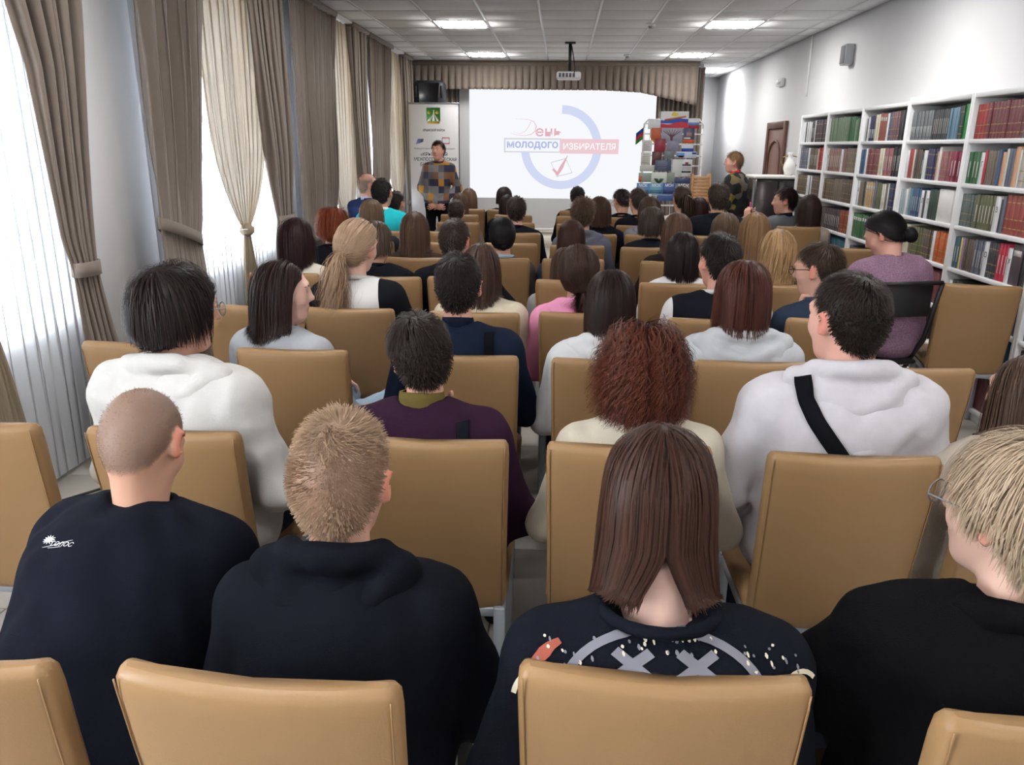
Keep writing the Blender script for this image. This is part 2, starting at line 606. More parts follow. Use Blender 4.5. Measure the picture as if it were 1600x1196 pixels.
# ceiling lights
M_TUBE = mat('light_tube', (255, 255, 255), emit=(255, 252, 247), estr=LAMP_STRENGTH)
M_REFL = mat('light_reflector', (240, 240, 240), rough=0.5)
lbl = {(-1.17, 9.45): 'bright square ceiling light, larger one on the curtain side',
       (-1.17, 12.45): 'bright square ceiling light near the valance, on the curtain side',
       (1.83, 9.45): 'bright square ceiling light, larger one on the bookshelf side',
       (1.83, 12.45): 'bright square ceiling light near the valance, on the bookshelf side'}
for (x, y) in sorted(LIGHT_CELLS):
    L = empty('ceiling_light', (x, y, ZC))
    side = 'added to brighten the recess' if y > 14 else 'curtain side' if x < 0 else 'bookshelf side'
    nth = {-2.55: 'behind the camera', 0.45: 'over the nearest chairs', 3.45: 'over the fourth row', 6.45: 'over the eighth row', 14.85: 'beyond the valance'}.get(y)
    tag(L, lbl.get((x, y), 'square ceiling light out of view, %s, %s' % (nth, side)), 'ceiling light', 'square ceiling lights')
    b = MB()
    for s in (-1, 1):
        b.box((s * 0.297 - (0.02 if s > 0 else 0), -0.297, -0.006), (s * 0.297 + (0.02 if s < 0 else 0), 0.297, 0.012))
        b.box((-0.277, s * 0.297 - (0.02 if s > 0 else 0), -0.006), (0.277, s * 0.297 + (0.02 if s < 0 else 0), 0.012))
    b.build('frame', M_RAIL, L)
    b = MB(); b.box((-0.28, -0.28, 0.008), (0.28, 0.28, 0.011)); b.build('reflector', M_REFL, L)
    for q in range(4):
        u = -0.21 + 0.14 * q
        b = MB()
        prof = [(u + 0.045 * math.cos(t), -0.012 * math.sin(t)) for t in np.linspace(0, math.pi, 6)]
        V = [[[px_, -0.272, pz_ + 0.004], [px_, 0.272, pz_ + 0.004]] for px_, pz_ in prof]
        b.grid(V); b.build('tube_lens', M_TUBE, L, True)

# ------------------------------------------------------------------ curtains
M_DRAPE = mat('drape_velvet', (122, 111, 102), rough=0.85, spec=0.2, var=0.10, vscale=14, bump=0.12, bscale=200, sheen=0.25)
M_TIE = M_DRAPE


def sheer(name, col, t_trans, t_lucent):
    m = bpy.data.materials.new(name); m.use_nodes = True
    nt = m.node_tree; nt.nodes.clear()
    o = nt.nodes.new('ShaderNodeOutputMaterial')
    d = nt.nodes.new('ShaderNodeBsdfDiffuse'); tl = nt.nodes.new('ShaderNodeBsdfTranslucent'); tr = nt.nodes.new('ShaderNodeBsdfTransparent')
    for x in (d, tl): x.inputs['Color'].default_value = (*lin(col), 1)
    m1 = nt.nodes.new('ShaderNodeMixShader'); m1.inputs[0].default_value = t_lucent
    m2 = nt.nodes.new('ShaderNodeMixShader'); m2.inputs[0].default_value = t_trans
    nt.links.new(d.outputs[0], m1.inputs[1]); nt.links.new(tl.outputs[0], m1.inputs[2])
    nt.links.new(m1.outputs[0], m2.inputs[1]); nt.links.new(tr.outputs[0], m2.inputs[2]); nt.links.new(m2.outputs[0], o.inputs[0])
    return m


M_SHEER = sheer('white_voile', (238, 240, 244), 0.08, 0.55)
M_TULLE = sheer('beige_tulle', (168, 154, 134), 0.04, 0.14)


def cloth(name, edges, X0, z0, z1, nf, amp, m, parent, seed=0, nv=40, per=12, pin=None, thick=0.0):
    """a hanging cloth along the left wall: edges(z) -> (y_left, y_right)"""
    r = np.random.default_rng(seed)
    nu = nf * per + 1
    u = np.linspace(0, 1, nu)
    warp = sum(a * np.sin(2 * np.pi * f * u + p) for a, f, p in zip((0.9, 0.7, 0.4), (1.3, 2.6, 4.1), r.uniform(0, 6, 3)))
    V = np.zeros((nv + 1, nu, 3))
    for i in range(nv + 1):
        z = z1 + (z0 - z1) * i / nv
        a, b = edges(z)
        w = abs(b - a)
        A = amp * (0.65 + 0.35 * math.sin(3 * z + seed))
        if pin is not None:
            A *= 0.35 + 0.65 * min(1, abs(z - pin) / 0.45)
        ph = 2 * np.pi * nf * u + warp + 0.3 * math.sin(2.1 * z + seed)
        s = np.sin(ph)
        V[i, :, 0] = X0 + A * (0.72 + 0.28 * np.sin(2 * np.pi * 1.7 * u + seed)) * np.sign(s) * np.abs(s) ** 0.7
        V[i, :, 1] = a + (b - a) * u + w / nf * 0.16 * np.sin(2 * ph)
        V[i, :, 2] = z
    b_ = MB(); b_.grid(V)
    o = b_.build(name, m, parent, True)
    if thick:
        sm = o.modifiers.new('thickness', 'SOLIDIFY'); sm.thickness = thick
    return o


def sweep(out, top, tie, ztie, ztop, tie_out=None, flare=0.45):
    def f(z):
        if z >= ztie:
            t = (ztop - z) / (ztop - ztie)
            i = top + (tie - top) * (0.75 * t + 0.25 * t ** 3)
            o = out + ((tie_out if tie_out is not None else out) - out) * t ** 2
        else:
            t = (ztie - z) / ztie
            i = tie + (top - tie) * flare * t ** 0.6
            o = (tie_out if tie_out is not None else out) + (out - (tie_out if tie_out is not None else out)) * t ** 0.6
        return (o, i)
    return f


def tieback(parent, y0, y1, z, X0, slope, m=None):
    """a band wrapped round the gathered cloth"""
    n = 24
    P = []
    for t in np.linspace(0, 2 * np.pi, n, endpoint=False):
        yy = (y0 + y1) / 2 + (abs(y1 - y0) / 2 + 0.004) * math.cos(t)
        P.append((X0 + 0.054 * math.sin(t), yy, z + slope * (yy - (y0 + y1) / 2)))
    b = MB()
    P = np.array(P)
    V = np.stack([P + [0, 0, 0.036], P + [0, 0, -0.036]], 0)
    V = np.concatenate([V, V[:, :1]], 1)
    b.grid(V)
    o = b.build('tieback', m or M_TIE, parent, True)
    sm = o.modifiers.new('thickness', 'SOLIDIFY'); sm.thickness = 0.008
    return o


def drape(label, out, top, tie, ztie, tie_out=None, nf=7, seed=0, X0=-2.40, slope=0.0, ztop=2.93, amp=0.05, prof=None):
    e = empty('drape', (0, 0, 0)); tag(e, label, 'curtain', 'taupe window drapes')
    fn = sweep(out, top, tie, ztie, ztop, tie_out)
    if prof:
        zi, yo, yi = (np.array(v)[::-1] for v in prof)
        fn = lambda z: (np.interp(z, zi, yo), np.interp(z, zi, yi))
    o = cloth('drape_cloth', fn, X0, 0.03, ztop, nf, amp, M_DRAPE, e, seed, 46, 12, ztie, 0.006)
    tieback(e, tie_out if tie_out is not None else out, tie, ztie, X0, slope)
    h = MB()
    a, b = sorted((out, top))
    h.rbox((X0 - 0.055, a - 0.01, ztop - 0.01), (X0 + 0.055, b + 0.01, ztop + 0.035), 0.01)
    h.build('heading_tape', M_DRAPE, e)
    return e


def tulle(label, a, b, knot, zk, seed=0, X0=-2.44, ztop=2.93):
    e = empty('tulle_swag', (0, 0, 0)); tag(e, label, 'curtain', 'beige knotted tulle curtains')
    def f(z):
        if z >= zk:
            t = (ztop - z) / (ztop - zk); w = 0.08 * t + 0.92 * t ** 5
            return (a + (knot - 0.05 - a) * w, b + (knot + 0.05 - b) * w)
        t = (zk - z) / zk
        return (knot - 0.05 - 0.13 * t ** 0.7, knot + 0.05 + 0.19 * t ** 0.8)
    cloth('tulle_cloth', f, X0, 0.04, ztop, 11, 0.024, M_TULLE, e, seed, 48, 8, zk)
    k = MB(); k.ell((X0, knot, zk), (0.055, 0.07, 0.05), 14, 8); k.build('knot', M_TULLE, e, True)
    b_ = MB(); b_.tube([(X0 + 0.03, knot - 0.06, zk + 0.01), (X0 + 0.05, knot - 0.3, zk + 0.03), (X0 + 0.06, knot - 0.55, zk + 0.0)], 0.004, 5); b_.build('cord', M_SHEER, e, True)
    return e


def voile(label, a, b, seed):
    e = cloth('voile_curtain', lambda z: (a, b), -2.51, 0.03, 2.93, int((b - a) / 0.17), 0.008, M_SHEER, None, seed, 24, 10)
    return tag(e, label, 'curtain', 'white voile curtains')


drape('taupe drape gathered by a tieback beside the brightest window', 4.02, 3.38, 3.71, 1.05, 3.90, 6, 1, prof=([2.93, 2.3, 2.0, 1.6, 1.2, 1.05, 0.7, 0.0], [4.06, 4.02, 3.98, 3.94, 3.91, 3.90, 3.94, 4.06], [3.36, 3.54, 3.62, 3.64, 3.66, 3.71, 3.73, 3.66]))
drape('broad taupe drape tied back at the white wall pier', 4.57, 5.60, 5.12, 1.12, 4.59, 6, 2, slope=-0.30, prof=([2.93, 2.57, 1.76, 1.2, 1.05, 0.6, 0.0], [4.57, 4.57, 4.56, 4.58, 4.59, 4.57, 4.55], [5.6, 5.54, 5.33, 5.18, 5.12, 5.2, 5.3]))
drape('taupe drape falling straight before the second white pier', 7.03, 6.30, 6.62, 1.04, 6.96, 6, 3)
drape('long taupe drape just past the second white pier', 7.30, 8.60, 8.25, 0.80, 7.32, 8, 4)
drape('narrow taupe drape on the far side of the third window', 9.98, 9.25, 9.5, 0.80, 9.97, 6, 5)
drape('taupe drape behind the navy jacket, at the fourth window', 10.06, 11.40, 11.0, 0.80, 10.08, 8, 6)
drape('narrow taupe drape in the corner by the banner', 12.85, 12.2, 12.45, 0.80, 12.84, 5, 7)
drape('taupe drape at the near edge of the first window', 1.6, 2.35, 1.9, 1.08, 1.65, 6, 8)
tulle('beige tulle knotted low in front of the brightest window', 2.2, 3.40, 3.06, 1.02, 11)
tulle('beige tulle knotted between the two tied drapes of the second window', 5.42, 6.62, 6.0, 1.02, 12)
tulle('beige tulle hanging in the third window from the front of the picture', 8.3, 9.6, 8.95, 0.72, 13)
tulle('beige tulle hanging in the farthest window near the banner', 11.1, 12.6, 11.9, 0.72, 14)
voile('white voile glowing in the brightest window', 1.6, 3.95, 21)
voile('white voile behind the knotted tulle of the second window', 4.75, 6.98, 22)
voile('white voile behind the tulle of the third window', 7.45, 9.9, 23)
voile('white voile in the farthest window', 10.2, 12.8, 24)
for k, (a, b) in enumerate(((1.5, 4.06), (4.5, 7.08), (7.25, 10.02), (10.03, 12.9))):
    o = slab('curtain_rail', (-2.545, a, 2.945), (-2.36, b, 2.969), M_PLASTIC, r=0.004)
    tag(o, 'white ceiling curtain rail above the %s window' % ('brightest', 'second', 'third', 'farthest')[k], 'curtain rail', 'white curtain rails')

# valance and side curtains round the screen
va = empty('valance', (0, 13.3, 0)); tag(va, 'pleated taupe valance hanging across the front above the screen', 'valance')
npl = 42
nu = npl * 10 + 1
u = np.linspace(-2.52, 2.10, nu)
ph = (np.arange(nu) / 10.0) % 1.0
prof = np.where(ph < 0.72, 0.028 * np.sin(np.pi * ph / 0.72) ** 0.5, -0.035 * np.sin(np.pi * (ph - 0.72) / 0.28))
V = np.zeros((9, nu, 3))
for i in range(9):
    t = i / 8
    bot = np.interp(u, [-2.6, 0.6, 1.2, 1.6, 2.1], [2.54, 2.53, 2.50, 2.42, 2.31]) + np.where(ph < 0.72, 0, 0.012)
    V[i, :, 0] = u; V[i, :, 1] = -prof * (0.12 + 0.88 * min(1, max(0, t - 0.18) * 2.6)) - 0.02 * t; V[i, :, 2] = 2.955 + (bot - 2.955) * t
b = MB(); b.grid(V); o = b.build('pleated_cloth', M_DRAPE, va, True); sm = o.modifiers.new('thickness', 'SOLIDIFY'); sm.thickness = 0.004
b = MB(); b.rbox((-2.55, -0.03, 2.90), (2.12, 0.03, 2.968), 0.01); b.build('heading_band', M_DRAPE, va)


def flat_curtain(label, x0, x1, y, z0, z1, nf, amp, seed):
    nu = nf * 10 + 1
    u = np.linspace(0, 1, nu)
    r = np.random.default_rng(seed)
    V = np.zeros((13, nu, 3))
    for i in range(13):
        z = z1 + (z0 - z1) * i / 12
        V[i, :, 0] = x0 + (x1 - x0) * u
        V[i, :, 1] = y + amp * np.sin(2 * np.pi * nf * u + 0.5 * math.sin(z + seed) + np.sin(5 * u))
        V[i, :, 2] = z
    b = MB(); b.grid(V)
    o = b.build('stage_curtain', M_DRAPE, None, True)
    sm = o.modifiers.new('thickness', 'SOLIDIFY'); sm.thickness = 0.005
    return tag(o, label, 'curtain', 'taupe stage curtains')


flat_curtain('taupe stage curtain behind the loudspeaker and banner', -2.56, -1.75, 13.55, 0.29, 2.9, 9, 0.05, 3)
flat_curtain('taupe stage curtain beside the rack of magazines', 1.50, 2.24, 13.55, 0.29, 2.9, 10, 0.05, 4)

# ------------------------------------------------------------------ screen with the projected slide
def emi(name, col, s=1.0):
    if name in MATS: return MATS[name]
    m = bpy.data.materials.new(name); m.use_nodes = True
    nt = m.node_tree; nt.nodes.clear()
    o = nt.nodes.new('ShaderNodeOutputMaterial'); e = nt.nodes.new('ShaderNodeEmission')
    e.inputs['Color'].default_value = (*lin(col), 1); e.inputs['Strength'].default_value = s
    nt.links.new(e.outputs[0], o.inputs[0])
    MATS[name] = m
    return m


YS = 13.62
sc_ = empty('projection_screen', (0, YS, 0.3)); tag(sc_, 'white projection screen showing a slide with a blue ring and red box', 'screen')
b = MB(); b.rbox((-1.74, 0.0, 0.0), (1.62, 0.02, 2.60), 0.003); b.build('screen_cloth', mat('screen_cloth', (226, 229, 233), rough=0.8), sc_)
b = MB(); b.tube([(-1.76, 0.0, 0.0), (1.64, 0.0, 0.0)], 0.02, 8); b.build('bottom_bar', M_PLASTIC, sc_, True)
slide = MB(); slide.box((-1.57, -0.004, 0.52), (1.58, -0.001, 2.58)); slide.build('slide_background', emi('slide_white', (250, 252, 255), 0.97), sc_)


def scr(px, py):
    p = at_y(px, py, YS - 0.01)
    return p[0], p[2] - 0.3


def arc(cx, cz, r0, r1, a0, a1, y, m, name, n=48):
    b = MB()
    t = np.radians(np.linspace(a0, a1, n))
    V = np.stack([np.stack([cx + r * np.cos(t), np.full(n, y), cz + r * np.sin(t)], -1) for r in (r0, r1)], 0)
    b.grid(V); return b.build(name, m, sc_)


cx, cz = scr(878, 231)
xr, _ = scr(940, 231); xl, _ = scr(814, 231); _, zb = scr(878, 298)
R1 = (xr - xl) / 2; cx = (xr + xl) / 2
arc(cx, cz, R1 * 0.80, R1, -180, 90, -0.006, emi('slide_blue', (212, 220, 247), 0.97), 'blue_ring')
def srect(x0, y0, x1, y1, y, m, name):
    a, c = scr(x0, y0), scr(x1, y1)
    b = MB(); b.box((a[0], y - 0.0008, c[1]), (c[0], y, a[1])); return b.build(name, m, sc_)
srect(787.5, 215.5, 876, 239, -0.007, emi('slide_grey', (216, 219, 228), 0.97), 'white_box_border')
srect(790, 218, 874, 237, -0.0085, emi('slide_white', (250, 252, 255), 0.97), 'white_box')
srect(876, 217, 966, 241, -0.007, emi('slide_pink', (240, 206, 213), 0.97), 'red_box')
def stext(s, px, py, wpx, hpx, m, name, bold=0.0, shear=0.0, rot=0.0):
    V, T = text_geo(s, 1.0, bold)
    w = V[:, 0].max() - V[:, 0].min(); h = V[:, 1].max() - V[:, 1].min()
    c = scr(px, py); ww = scr(px + wpx / 2, py)[0] - scr(px - wpx / 2, py)[0]; hh = scr(px, py - hpx / 2)[1] - scr(px, py + hpx / 2)[1]
    x = (V[:, 0] - (V[:, 0].max() + V[:, 0].min()) / 2) * ww / w; z = (V[:, 1] - (V[:, 1].max() + V[:, 1].min()) / 2) * hh / h
    b = MB(); b.add(np.stack([c[0] + x + shear * z, np.full(len(V), -0.010), c[1] + z], 1), T); return b.build(name, m, sc_)
stext('молодого', 832, 227.5, 80, 13, emi('slide_navy', (178, 189, 230), 0.97), 'lettering', 0.025)
stext('ИЗБИРАТЕЛЯ', 921, 229, 82, 10.5, emi('slide_letter_white', (255, 255, 255), 0.97), 'lettering', 0.02)
stext('ень', 857, 207, 40, 13, emi('slide_rose', (230, 178, 190), 0.97), 'lettering', 0.012)
b = MB()
D = [scr(*q) for q in ((805, 186), (815, 186), (826, 187), (834, 190), (838, 197), (836, 205), (830, 210), (820, 212), (808, 211), (797, 208))]
b.tube([(x, -0.009, z) for x, z in D], [0.006, 0.012, 0.018, 0.032, 0.042, 0.038, 0.028, 0.02, 0.014, 0.006], 6, flat=0.15, upv=(0, 1, 0))
D = [scr(*q) for q in ((830, 190), (826, 198), (820, 206), (812, 209), (801, 206))]
b.tube([(x, -0.009, z) for x, z in D], [0.02, 0.024, 0.02, 0.012, 0.006], 6, flat=0.15, upv=(0, 1, 0))
b.build('ornate_letter', emi('slide_rose', (230, 178, 190), 0.97), sc_)
b = MB()
Q = [scr(*q) for q in ((861, 254), (884, 248), (894, 270), (870, 276))]
b.tube([(x, -0.008, z) for x, z in Q], 0.008, 4, closed=True); b.build('tick_box', emi('slide_boxgrey', (208, 208, 210), 0.97), sc_)
b = MB()
Q = [scr(*q) for q in ((864, 264), (871, 272), (877, 262), (887, 243))]
b.tube([(x, -0.009, z) for x, z in Q], [0.02, 0.035, 0.03, 0.004], 4, flat=1, upv=(0, 1, 0)); b.build('tick_mark', emi('slide_rose', (230, 178, 190), 0.97), sc_)

# ------------------------------------------------------------------ projector on its ceiling pole
pj = empty('projector', (0.05, 11.0, ZC)); tag(pj, 'white projector hanging from the ceiling on a black pole', 'projector')
b = MB(); b.tube([(0.01, 0, 0), (0.01, 0, -0.35)], 0.022, 8); b.rbox((-0.06, -0.06, -0.02), (0.08, 0.06, 0), 0.006); b.build('ceiling_pole', M_DARK, pj)
b = MB(); b.rbox((-0.16, -0.12, -0.455), (0.16, 0.13, -0.365), 0.018); b.build('body', M_PLASTIC, pj)
b = MB()
for q in range(5): b.box((-0.13 + 0.045 * q, -0.124, -0.435), (-0.10 + 0.045 * q, -0.119, -0.385))
b.build('connector', mat('grey_ports', (90, 92, 98), rough=0.5), pj)
b = MB(); b.tube([(0.09, 0.135, -0.41), (0.09, 0.165, -0.41)], 0.038, 14); b.build('lens', M_DARK, pj, True)
b = MB(); b.tube([(0.03, 0, -0.05), (0.06, -0.02, -0.2), (0.08, -0.05, -0.33), (0.07, -0.12, -0.38)], 0.007, 6); b.build('cable', M_DARK, pj, True)

for k, (x, y) in enumerate(((0.93, 9.40), (0.91, 12.40))):
    d = empty('smoke_detector', (x, y, ZC)); tag(d, 'small round smoke detector on the ceiling, %s' % ('nearer one' if k == 0 else 'one nearer the valance'), 'smoke detector', 'smoke detectors')
    b = MB(); b.tube([(0, 0, -0.004), (0, 0, -0.02), (0, 0, -0.028)], [0.055, 0.055, 0.04], 14); b.build('base', M_PLASTIC, d, True)
    b = MB(); b.tube([(0, 0, -0.028), (0, 0, -0.05)], [0.03, 0.024], 12); b.build('sensor', mat('grey_plastic', (150, 150, 154), rough=0.5), d, True)

# ------------------------------------------------------------------ loudspeaker on its stand, banner
sp = empty('loudspeaker', (-2.12, 13.0, 0)); tag(sp, 'black loudspeaker on a stand, above the white banner', 'loudspeaker')
b = MB(); b.rbox((-0.25, -0.16, 2.26), (0.24, 0.16, 2.64), 0.05); b.build('cabinet', mat('speaker_shell', (40, 43, 50), rough=0.5, bump=0.1, bscale=300), sp)
b = MB()
b.ngon_prism([(-0.14, 2.30), (0.14, 2.30), (0.17, 2.60), (-0.17, 2.60)], -0.168, -0.15)
b.build('horn_plate', mat('speaker_plate', (28, 30, 35), rough=0.4), sp)
b = MB()
n_ = 4
outer = [(-0.15, -0.17, 2.31), (0.15, -0.17, 2.31), (0.15, -0.17, 2.59), (-0.15, -0.17, 2.59)]
inner = [(-0.04, -0.10, 2.44), (0.04, -0.10, 2.44), (0.04, -0.10, 2.50), (-0.04, -0.10, 2.50)]
b.add(outer + inner, [[k, (k + 1) % 4, 4 + (k + 1) % 4, 4 + k] for k in range(4)] + [[4, 5, 6, 7]]); b.build('horn', mat('speaker_horn', (62, 66, 74), rough=0.35), sp)
for s in (-1, 1):
    b = MB(); b.rbox((s * 0.205 - 0.018, -0.172, 2.38), (s * 0.205 + 0.018, -0.15, 2.56), 0.01); b.build('side_port', mat('speaker_port', (10, 10, 12), rough=0.6), sp)
b = MB(); b.tube([(0, 0, 0.5), (0, 0, 2.28)], 0.018, 8); b.build('pole', M_DARK, sp)
for a in (0.5, 2.6, 4.7):
    b = MB(); b.tube([(0, 0, 0.75), (0.42 * math.cos(a), 0.32 * math.sin(a), 0.012)], 0.012, 6); b.build('leg', M_DARK, sp)

bn = empty('roll_up_banner', (-2.07, 12.35, 0)); tag(bn, 'tall white roll-up banner with a green emblem behind the standing person', 'banner')
YBN = 12.35
tl = at_y(639, 160, YBN); tr = at_y(716, 164, YBN)
bx0, bx1, bz = tl[0] + 2.07, tr[0] + 2.07, (tl[2] + tr[2]) / 2
M_BAN = mat('banner_vinyl', (232, 233, 236), rough=0.5)
b = MB(); b.rbox((bx0, -0.004, 0.08), (bx1, 0.004, bz), 0.001); b.build('sheet', M_BAN, bn)
b = MB(); b.rbox((bx0 - 0.01, -0.012, bz - 0.01), (bx1 + 0.01, 0.012, bz + 0.015), 0.004); b.build('top_bar', mat('bar_grey', (150, 152, 156), rough=0.35, metal=0.6), bn)
b = MB(); b.rbox((bx0 - 0.02, -0.09, 0.0), (bx1 + 0.02, 0.09, 0.09), 0.02); b.build('base', mat('bar_grey', (150, 152, 156)), bn)


def bnp(px, py):
    p = at_y(px, py, YBN - 0.006); return p[0] + 2.07, p[2]


def flat(parent, pts, y, m, name, th=0.001):
    b = MB(); b.ngon_prism(pts, y - th, y); return b.build(name, m, parent)


def rect_pts(f, x0, y0, x1, y1):
    a, c = f(x0, y0), f(x1, y1); return [(a[0], c[1]), (c[0], c[1]), (c[0], a[1]), (a[0], a[1])]


M_G1 = mat('emblem_green', (58, 140, 56), rough=0.5); M_GOLD = mat('emblem_gold', (214, 178, 62), rough=0.5); M_W1 = mat('print_white', (236, 238, 236), rough=0.5)
M_INK = mat('print_black', (34, 34, 38), rough=0.6)
em = flat(bn, rect_pts(bnp, 666, 168, 688, 190), -0.006, M_G1, 'emblem')
flat(bn, rect_pts(bnp, 667.5, 190, 687, 193.5), -0.006, M_GOLD, 'emblem_scroll')
for pts in (((677, 172), (678.5, 172), (680, 189.5), (675.5, 189.5)), ((675.6, 180), (676.4, 180), (672.5, 189.5), (667, 189.5)), ((679.2, 180), (680, 180), (687, 189.5), (682.5, 189.5))):
    flat(bn, [bnp(*q) for q in pts][::-1], -0.0075, M_W1, 'emblem_ray')
for cx_ in (670.5, 683):
    flat(bn, [bnp(cx_ + 2.6 * math.cos(t), 176 + 2.6 * math.sin(t)) for t in np.linspace(0, 2 * np.pi, 10, endpoint=False)], -0.0075, M_GOLD, 'emblem_flower')


def wall_text(parent, f, s, px, py, wpx, hpx, y, m, name='lettering', bold=0.0):
    V, T = text_geo(s, 1.0, bold)
    w = np.ptp(V[:, 0]); h = np.ptp(V[:, 1])
    c = f(px, py); ww = f(px + wpx / 2, py)[0] - f(px - wpx / 2, py)[0]; hh = f(px, py - hpx / 2)[1] - f(px, py + hpx / 2)[1]
    x = (V[:, 0] - V[:, 0].mean()) * 0 + (V[:, 0] - (V[:, 0].max() + V[:, 0].min()) / 2) * ww / w
    z = (V[:, 1] - (V[:, 1].max() + V[:, 1].min()) / 2) * hh / h
    b = MB(); b.add(np.stack([c[0] + x, np.full(len(V), y), c[1] + z], 1), T); return b.build(name, m, parent)


wall_text(bn, bnp, 'КРЫМСКИЙ РАЙОН', 678, 203, 34, 5, -0.006, M_INK, bold=0.02)
wall_text(bn, bnp, 'Муниципальное бюджетное учреждение', 679, 232.5, 63, 3.4, -0.006, mat('print_grey', (110, 110, 116)), bold=0.0)
wall_text(bn, bnp, '«КРЫМСКАЯ', 678, 241, 42, 5.5, -0.006, M_INK, bold=0.01)
wall_text(bn, bnp, 'МЕЖПОСЕЛЕНЧЕСКАЯ', 680, 249, 66, 5.5, -0.006, M_INK, bold=0.01)
wall_text(bn, bnp, 'БИБЛИОТЕКА»', 680, 257, 46, 5.5, -0.006, M_INK, bold=0.01)
flat(bn, [bnp(*q) for q in ((650, 225), (658, 221), (661, 222), (662, 217), (653, 217))], -0.006, mat('print_lilac', (112, 108, 168)), 'lilac_logo')
b = MB()
Q = [bnp(*q) for q in ((691, 215.5), (702, 215.5), (702, 224.5), (691, 224.5))]
b.tube([(x, -0.006, z) for x, z in Q], 0.007, 4, closed=True); b.build('red_book_logo', mat('print_red', (168, 36, 46)), bn)

# ------------------------------------------------------------------ magazine rack with its publications
rk = empty('magazine_rack', (1.55, 11.9, 0)); tag(rk, 'white wire rack on the floor filled with magazines and booklets', 'rack')
YR = 11.9
M_WIRE = mat('white_wire', (236, 236, 238), rough=0.35)


def rkp(px, py, dy=0.0):
    p = at_y(px, py, YR + dy); return p[0] - 1.55, p[2]


a0, a1 = rkp(1012, 187), rkp(1096, 187); a2, a3 = rkp(1083, 320), rkp(990, 320)
zt = a0[1]
b = MB()
hwx = 0.42
xm = (a0[0] + a1[0]) / 2
fr = [(xm - hwx, 0.25, 0.01), (xm - hwx, 0.05, zt - 0.06), (xm - hwx + 0.05, 0.045, zt), (xm + hwx - 0.05, 0.045, zt), (xm + hwx, 0.05, zt - 0.06), (xm + hwx, 0.25, 0.01)]
b.tube(fr, 0.014, 8)
b.build('frame', M_WIRE, rk, True)
for s in (-1, 1):
    b = MB(); b.tube([(xm + s * hwx, -0.20, 0.01), (xm + s * hwx, 0.04, zt - 0.12)], 0.013, 8); b.build('leg', M_WIRE, rk, True)
levels = [2.0, 1.86, 1.72, 1.56, 1.42, 1.28, 1.14, 1.0, 0.86, 0.7, 0.5]
for q, z in enumerate(levels):
    yy = 0.05 - 0.24 * (zt - z) / zt
    b = MB(); b.tube([(xm - hwx, yy, z), (xm + hwx, yy, z)], 0.006, 6); b.build('wire_shelf', M_WIRE, rk, True)
    b = MB(); b.tube([(xm - hwx, yy, z), (xm - hwx, yy - 0.035, z - 0.01), (xm + hwx, yy - 0.035, z - 0.01), (xm + hwx, yy, z)], 0.005, 6); b.build('wire_lip', M_WIRE, rk, True)
for x in (-0.2, 0.0, 0.2):
    b = MB(); b.tube([(xm + x, 0.055, zt), (xm + x, -0.17, 0.3)], 0.005, 6); b.build('wire_upright', M_WIRE, rk, True)

# each publication: four photograph corners, colours, description
PUB = [
 (1033, 174, 1075, 201, (232, 234, 238), 'white poster with a waving tricolour topping the magazine rack', 'flag'),
 (1013, 186, 1031, 202, (226, 230, 234), 'pale sheet at the upper left of the magazine rack', None),
 (1076, 185, 1092, 201, (232, 234, 238), 'small paper tricolour at the upper right corner of the rack', 'tri'),
 (1018, 200, 1032, 219, (190, 96, 66), 'orange and cream booklet beside the small green flag', None),
 (1034, 200, 1065, 222, (158, 160, 178), 'grey poster with a bare red-branched tree', 'tree'),
 (1069, 200, 1084, 224, (70, 74, 110), 'dark blue booklet with a portrait and orange foot', 'orange'),
 (1023, 217, 1039, 238, (142, 44, 62), 'maroon booklet in the middle of the rack', None),
 (1004, 219, 1018, 237, (214, 214, 212), 'white text booklet at the left end of the third tier', 'text'),
 (1043, 220, 1060, 236, (136, 138, 158), 'grey-blue booklet under the tree poster', None),
 (1065, 226, 1083, 237, (216, 224, 234), 'white leaflet with a blue foot', 'bluefoot'),
 (1019, 237, 1033, 258, (86, 40, 42), 'black and maroon booklet left of the centre', None),
 (1002, 238, 1016, 258, (210, 210, 204), 'pale text booklet at the left end of the fourth tier', 'text'),
 (1038, 236, 1053, 248, (112, 122, 126), 'plain grey booklet in the middle tier', None),
 (1057, 237, 1088, 247, (204, 216, 234), 'white leaflet with a pink and blue splash', 'splash'),
 (1024, 250, 1048, 267, (74, 86, 120), 'dark blue magazine with pale lettering', 'text'),
 (1000, 259, 1022, 268, (186, 190, 180), 'pale green-grey leaflet pair', None),
 (1051, 249, 1064, 277, (206, 210, 210), 'tall pale sheet right of the dark blue magazine', None),
 (1065, 249, 1080, 276, (212, 216, 222), 'white newspaper with a small picture and dark headline', 'head'),
 (1018, 269, 1041, 287, (206, 214, 206), 'white cover with a green sprout', 'sprout'),
 (998, 270, 1017, 285, (150, 158, 150), 'grey-green booklet with an orange spot', 'spot'),
 (1042, 270, 1053, 285, (140, 150, 138), 'narrow greyish booklet by the sprout cover', None),
 (1054, 278, 1082, 287, (66, 78, 120), 'navy booklet at the right end of the sixth tier', None),
 (995, 286, 1014, 304, (96, 140, 190), 'light blue magazine headed МСК, leftmost of the bottom tier', 'МСК'),
 (1015, 286, 1035, 304, (112, 170, 200), 'turquoise magazine headed МСК on the bottom tier', 'МСК'),
 (1036, 286, 1054, 304, (72, 100, 158), 'deep blue magazine headed МСН on the bottom tier', 'МСН'),
 (1055, 287, 1080, 304, (120, 120, 130), 'grey magazine at the right end of the bottom tier', 'МСК'),
 (1028, 305, 1053, 314, (60, 88, 150), 'dark blue magazine lying lowest on the rack', None)]
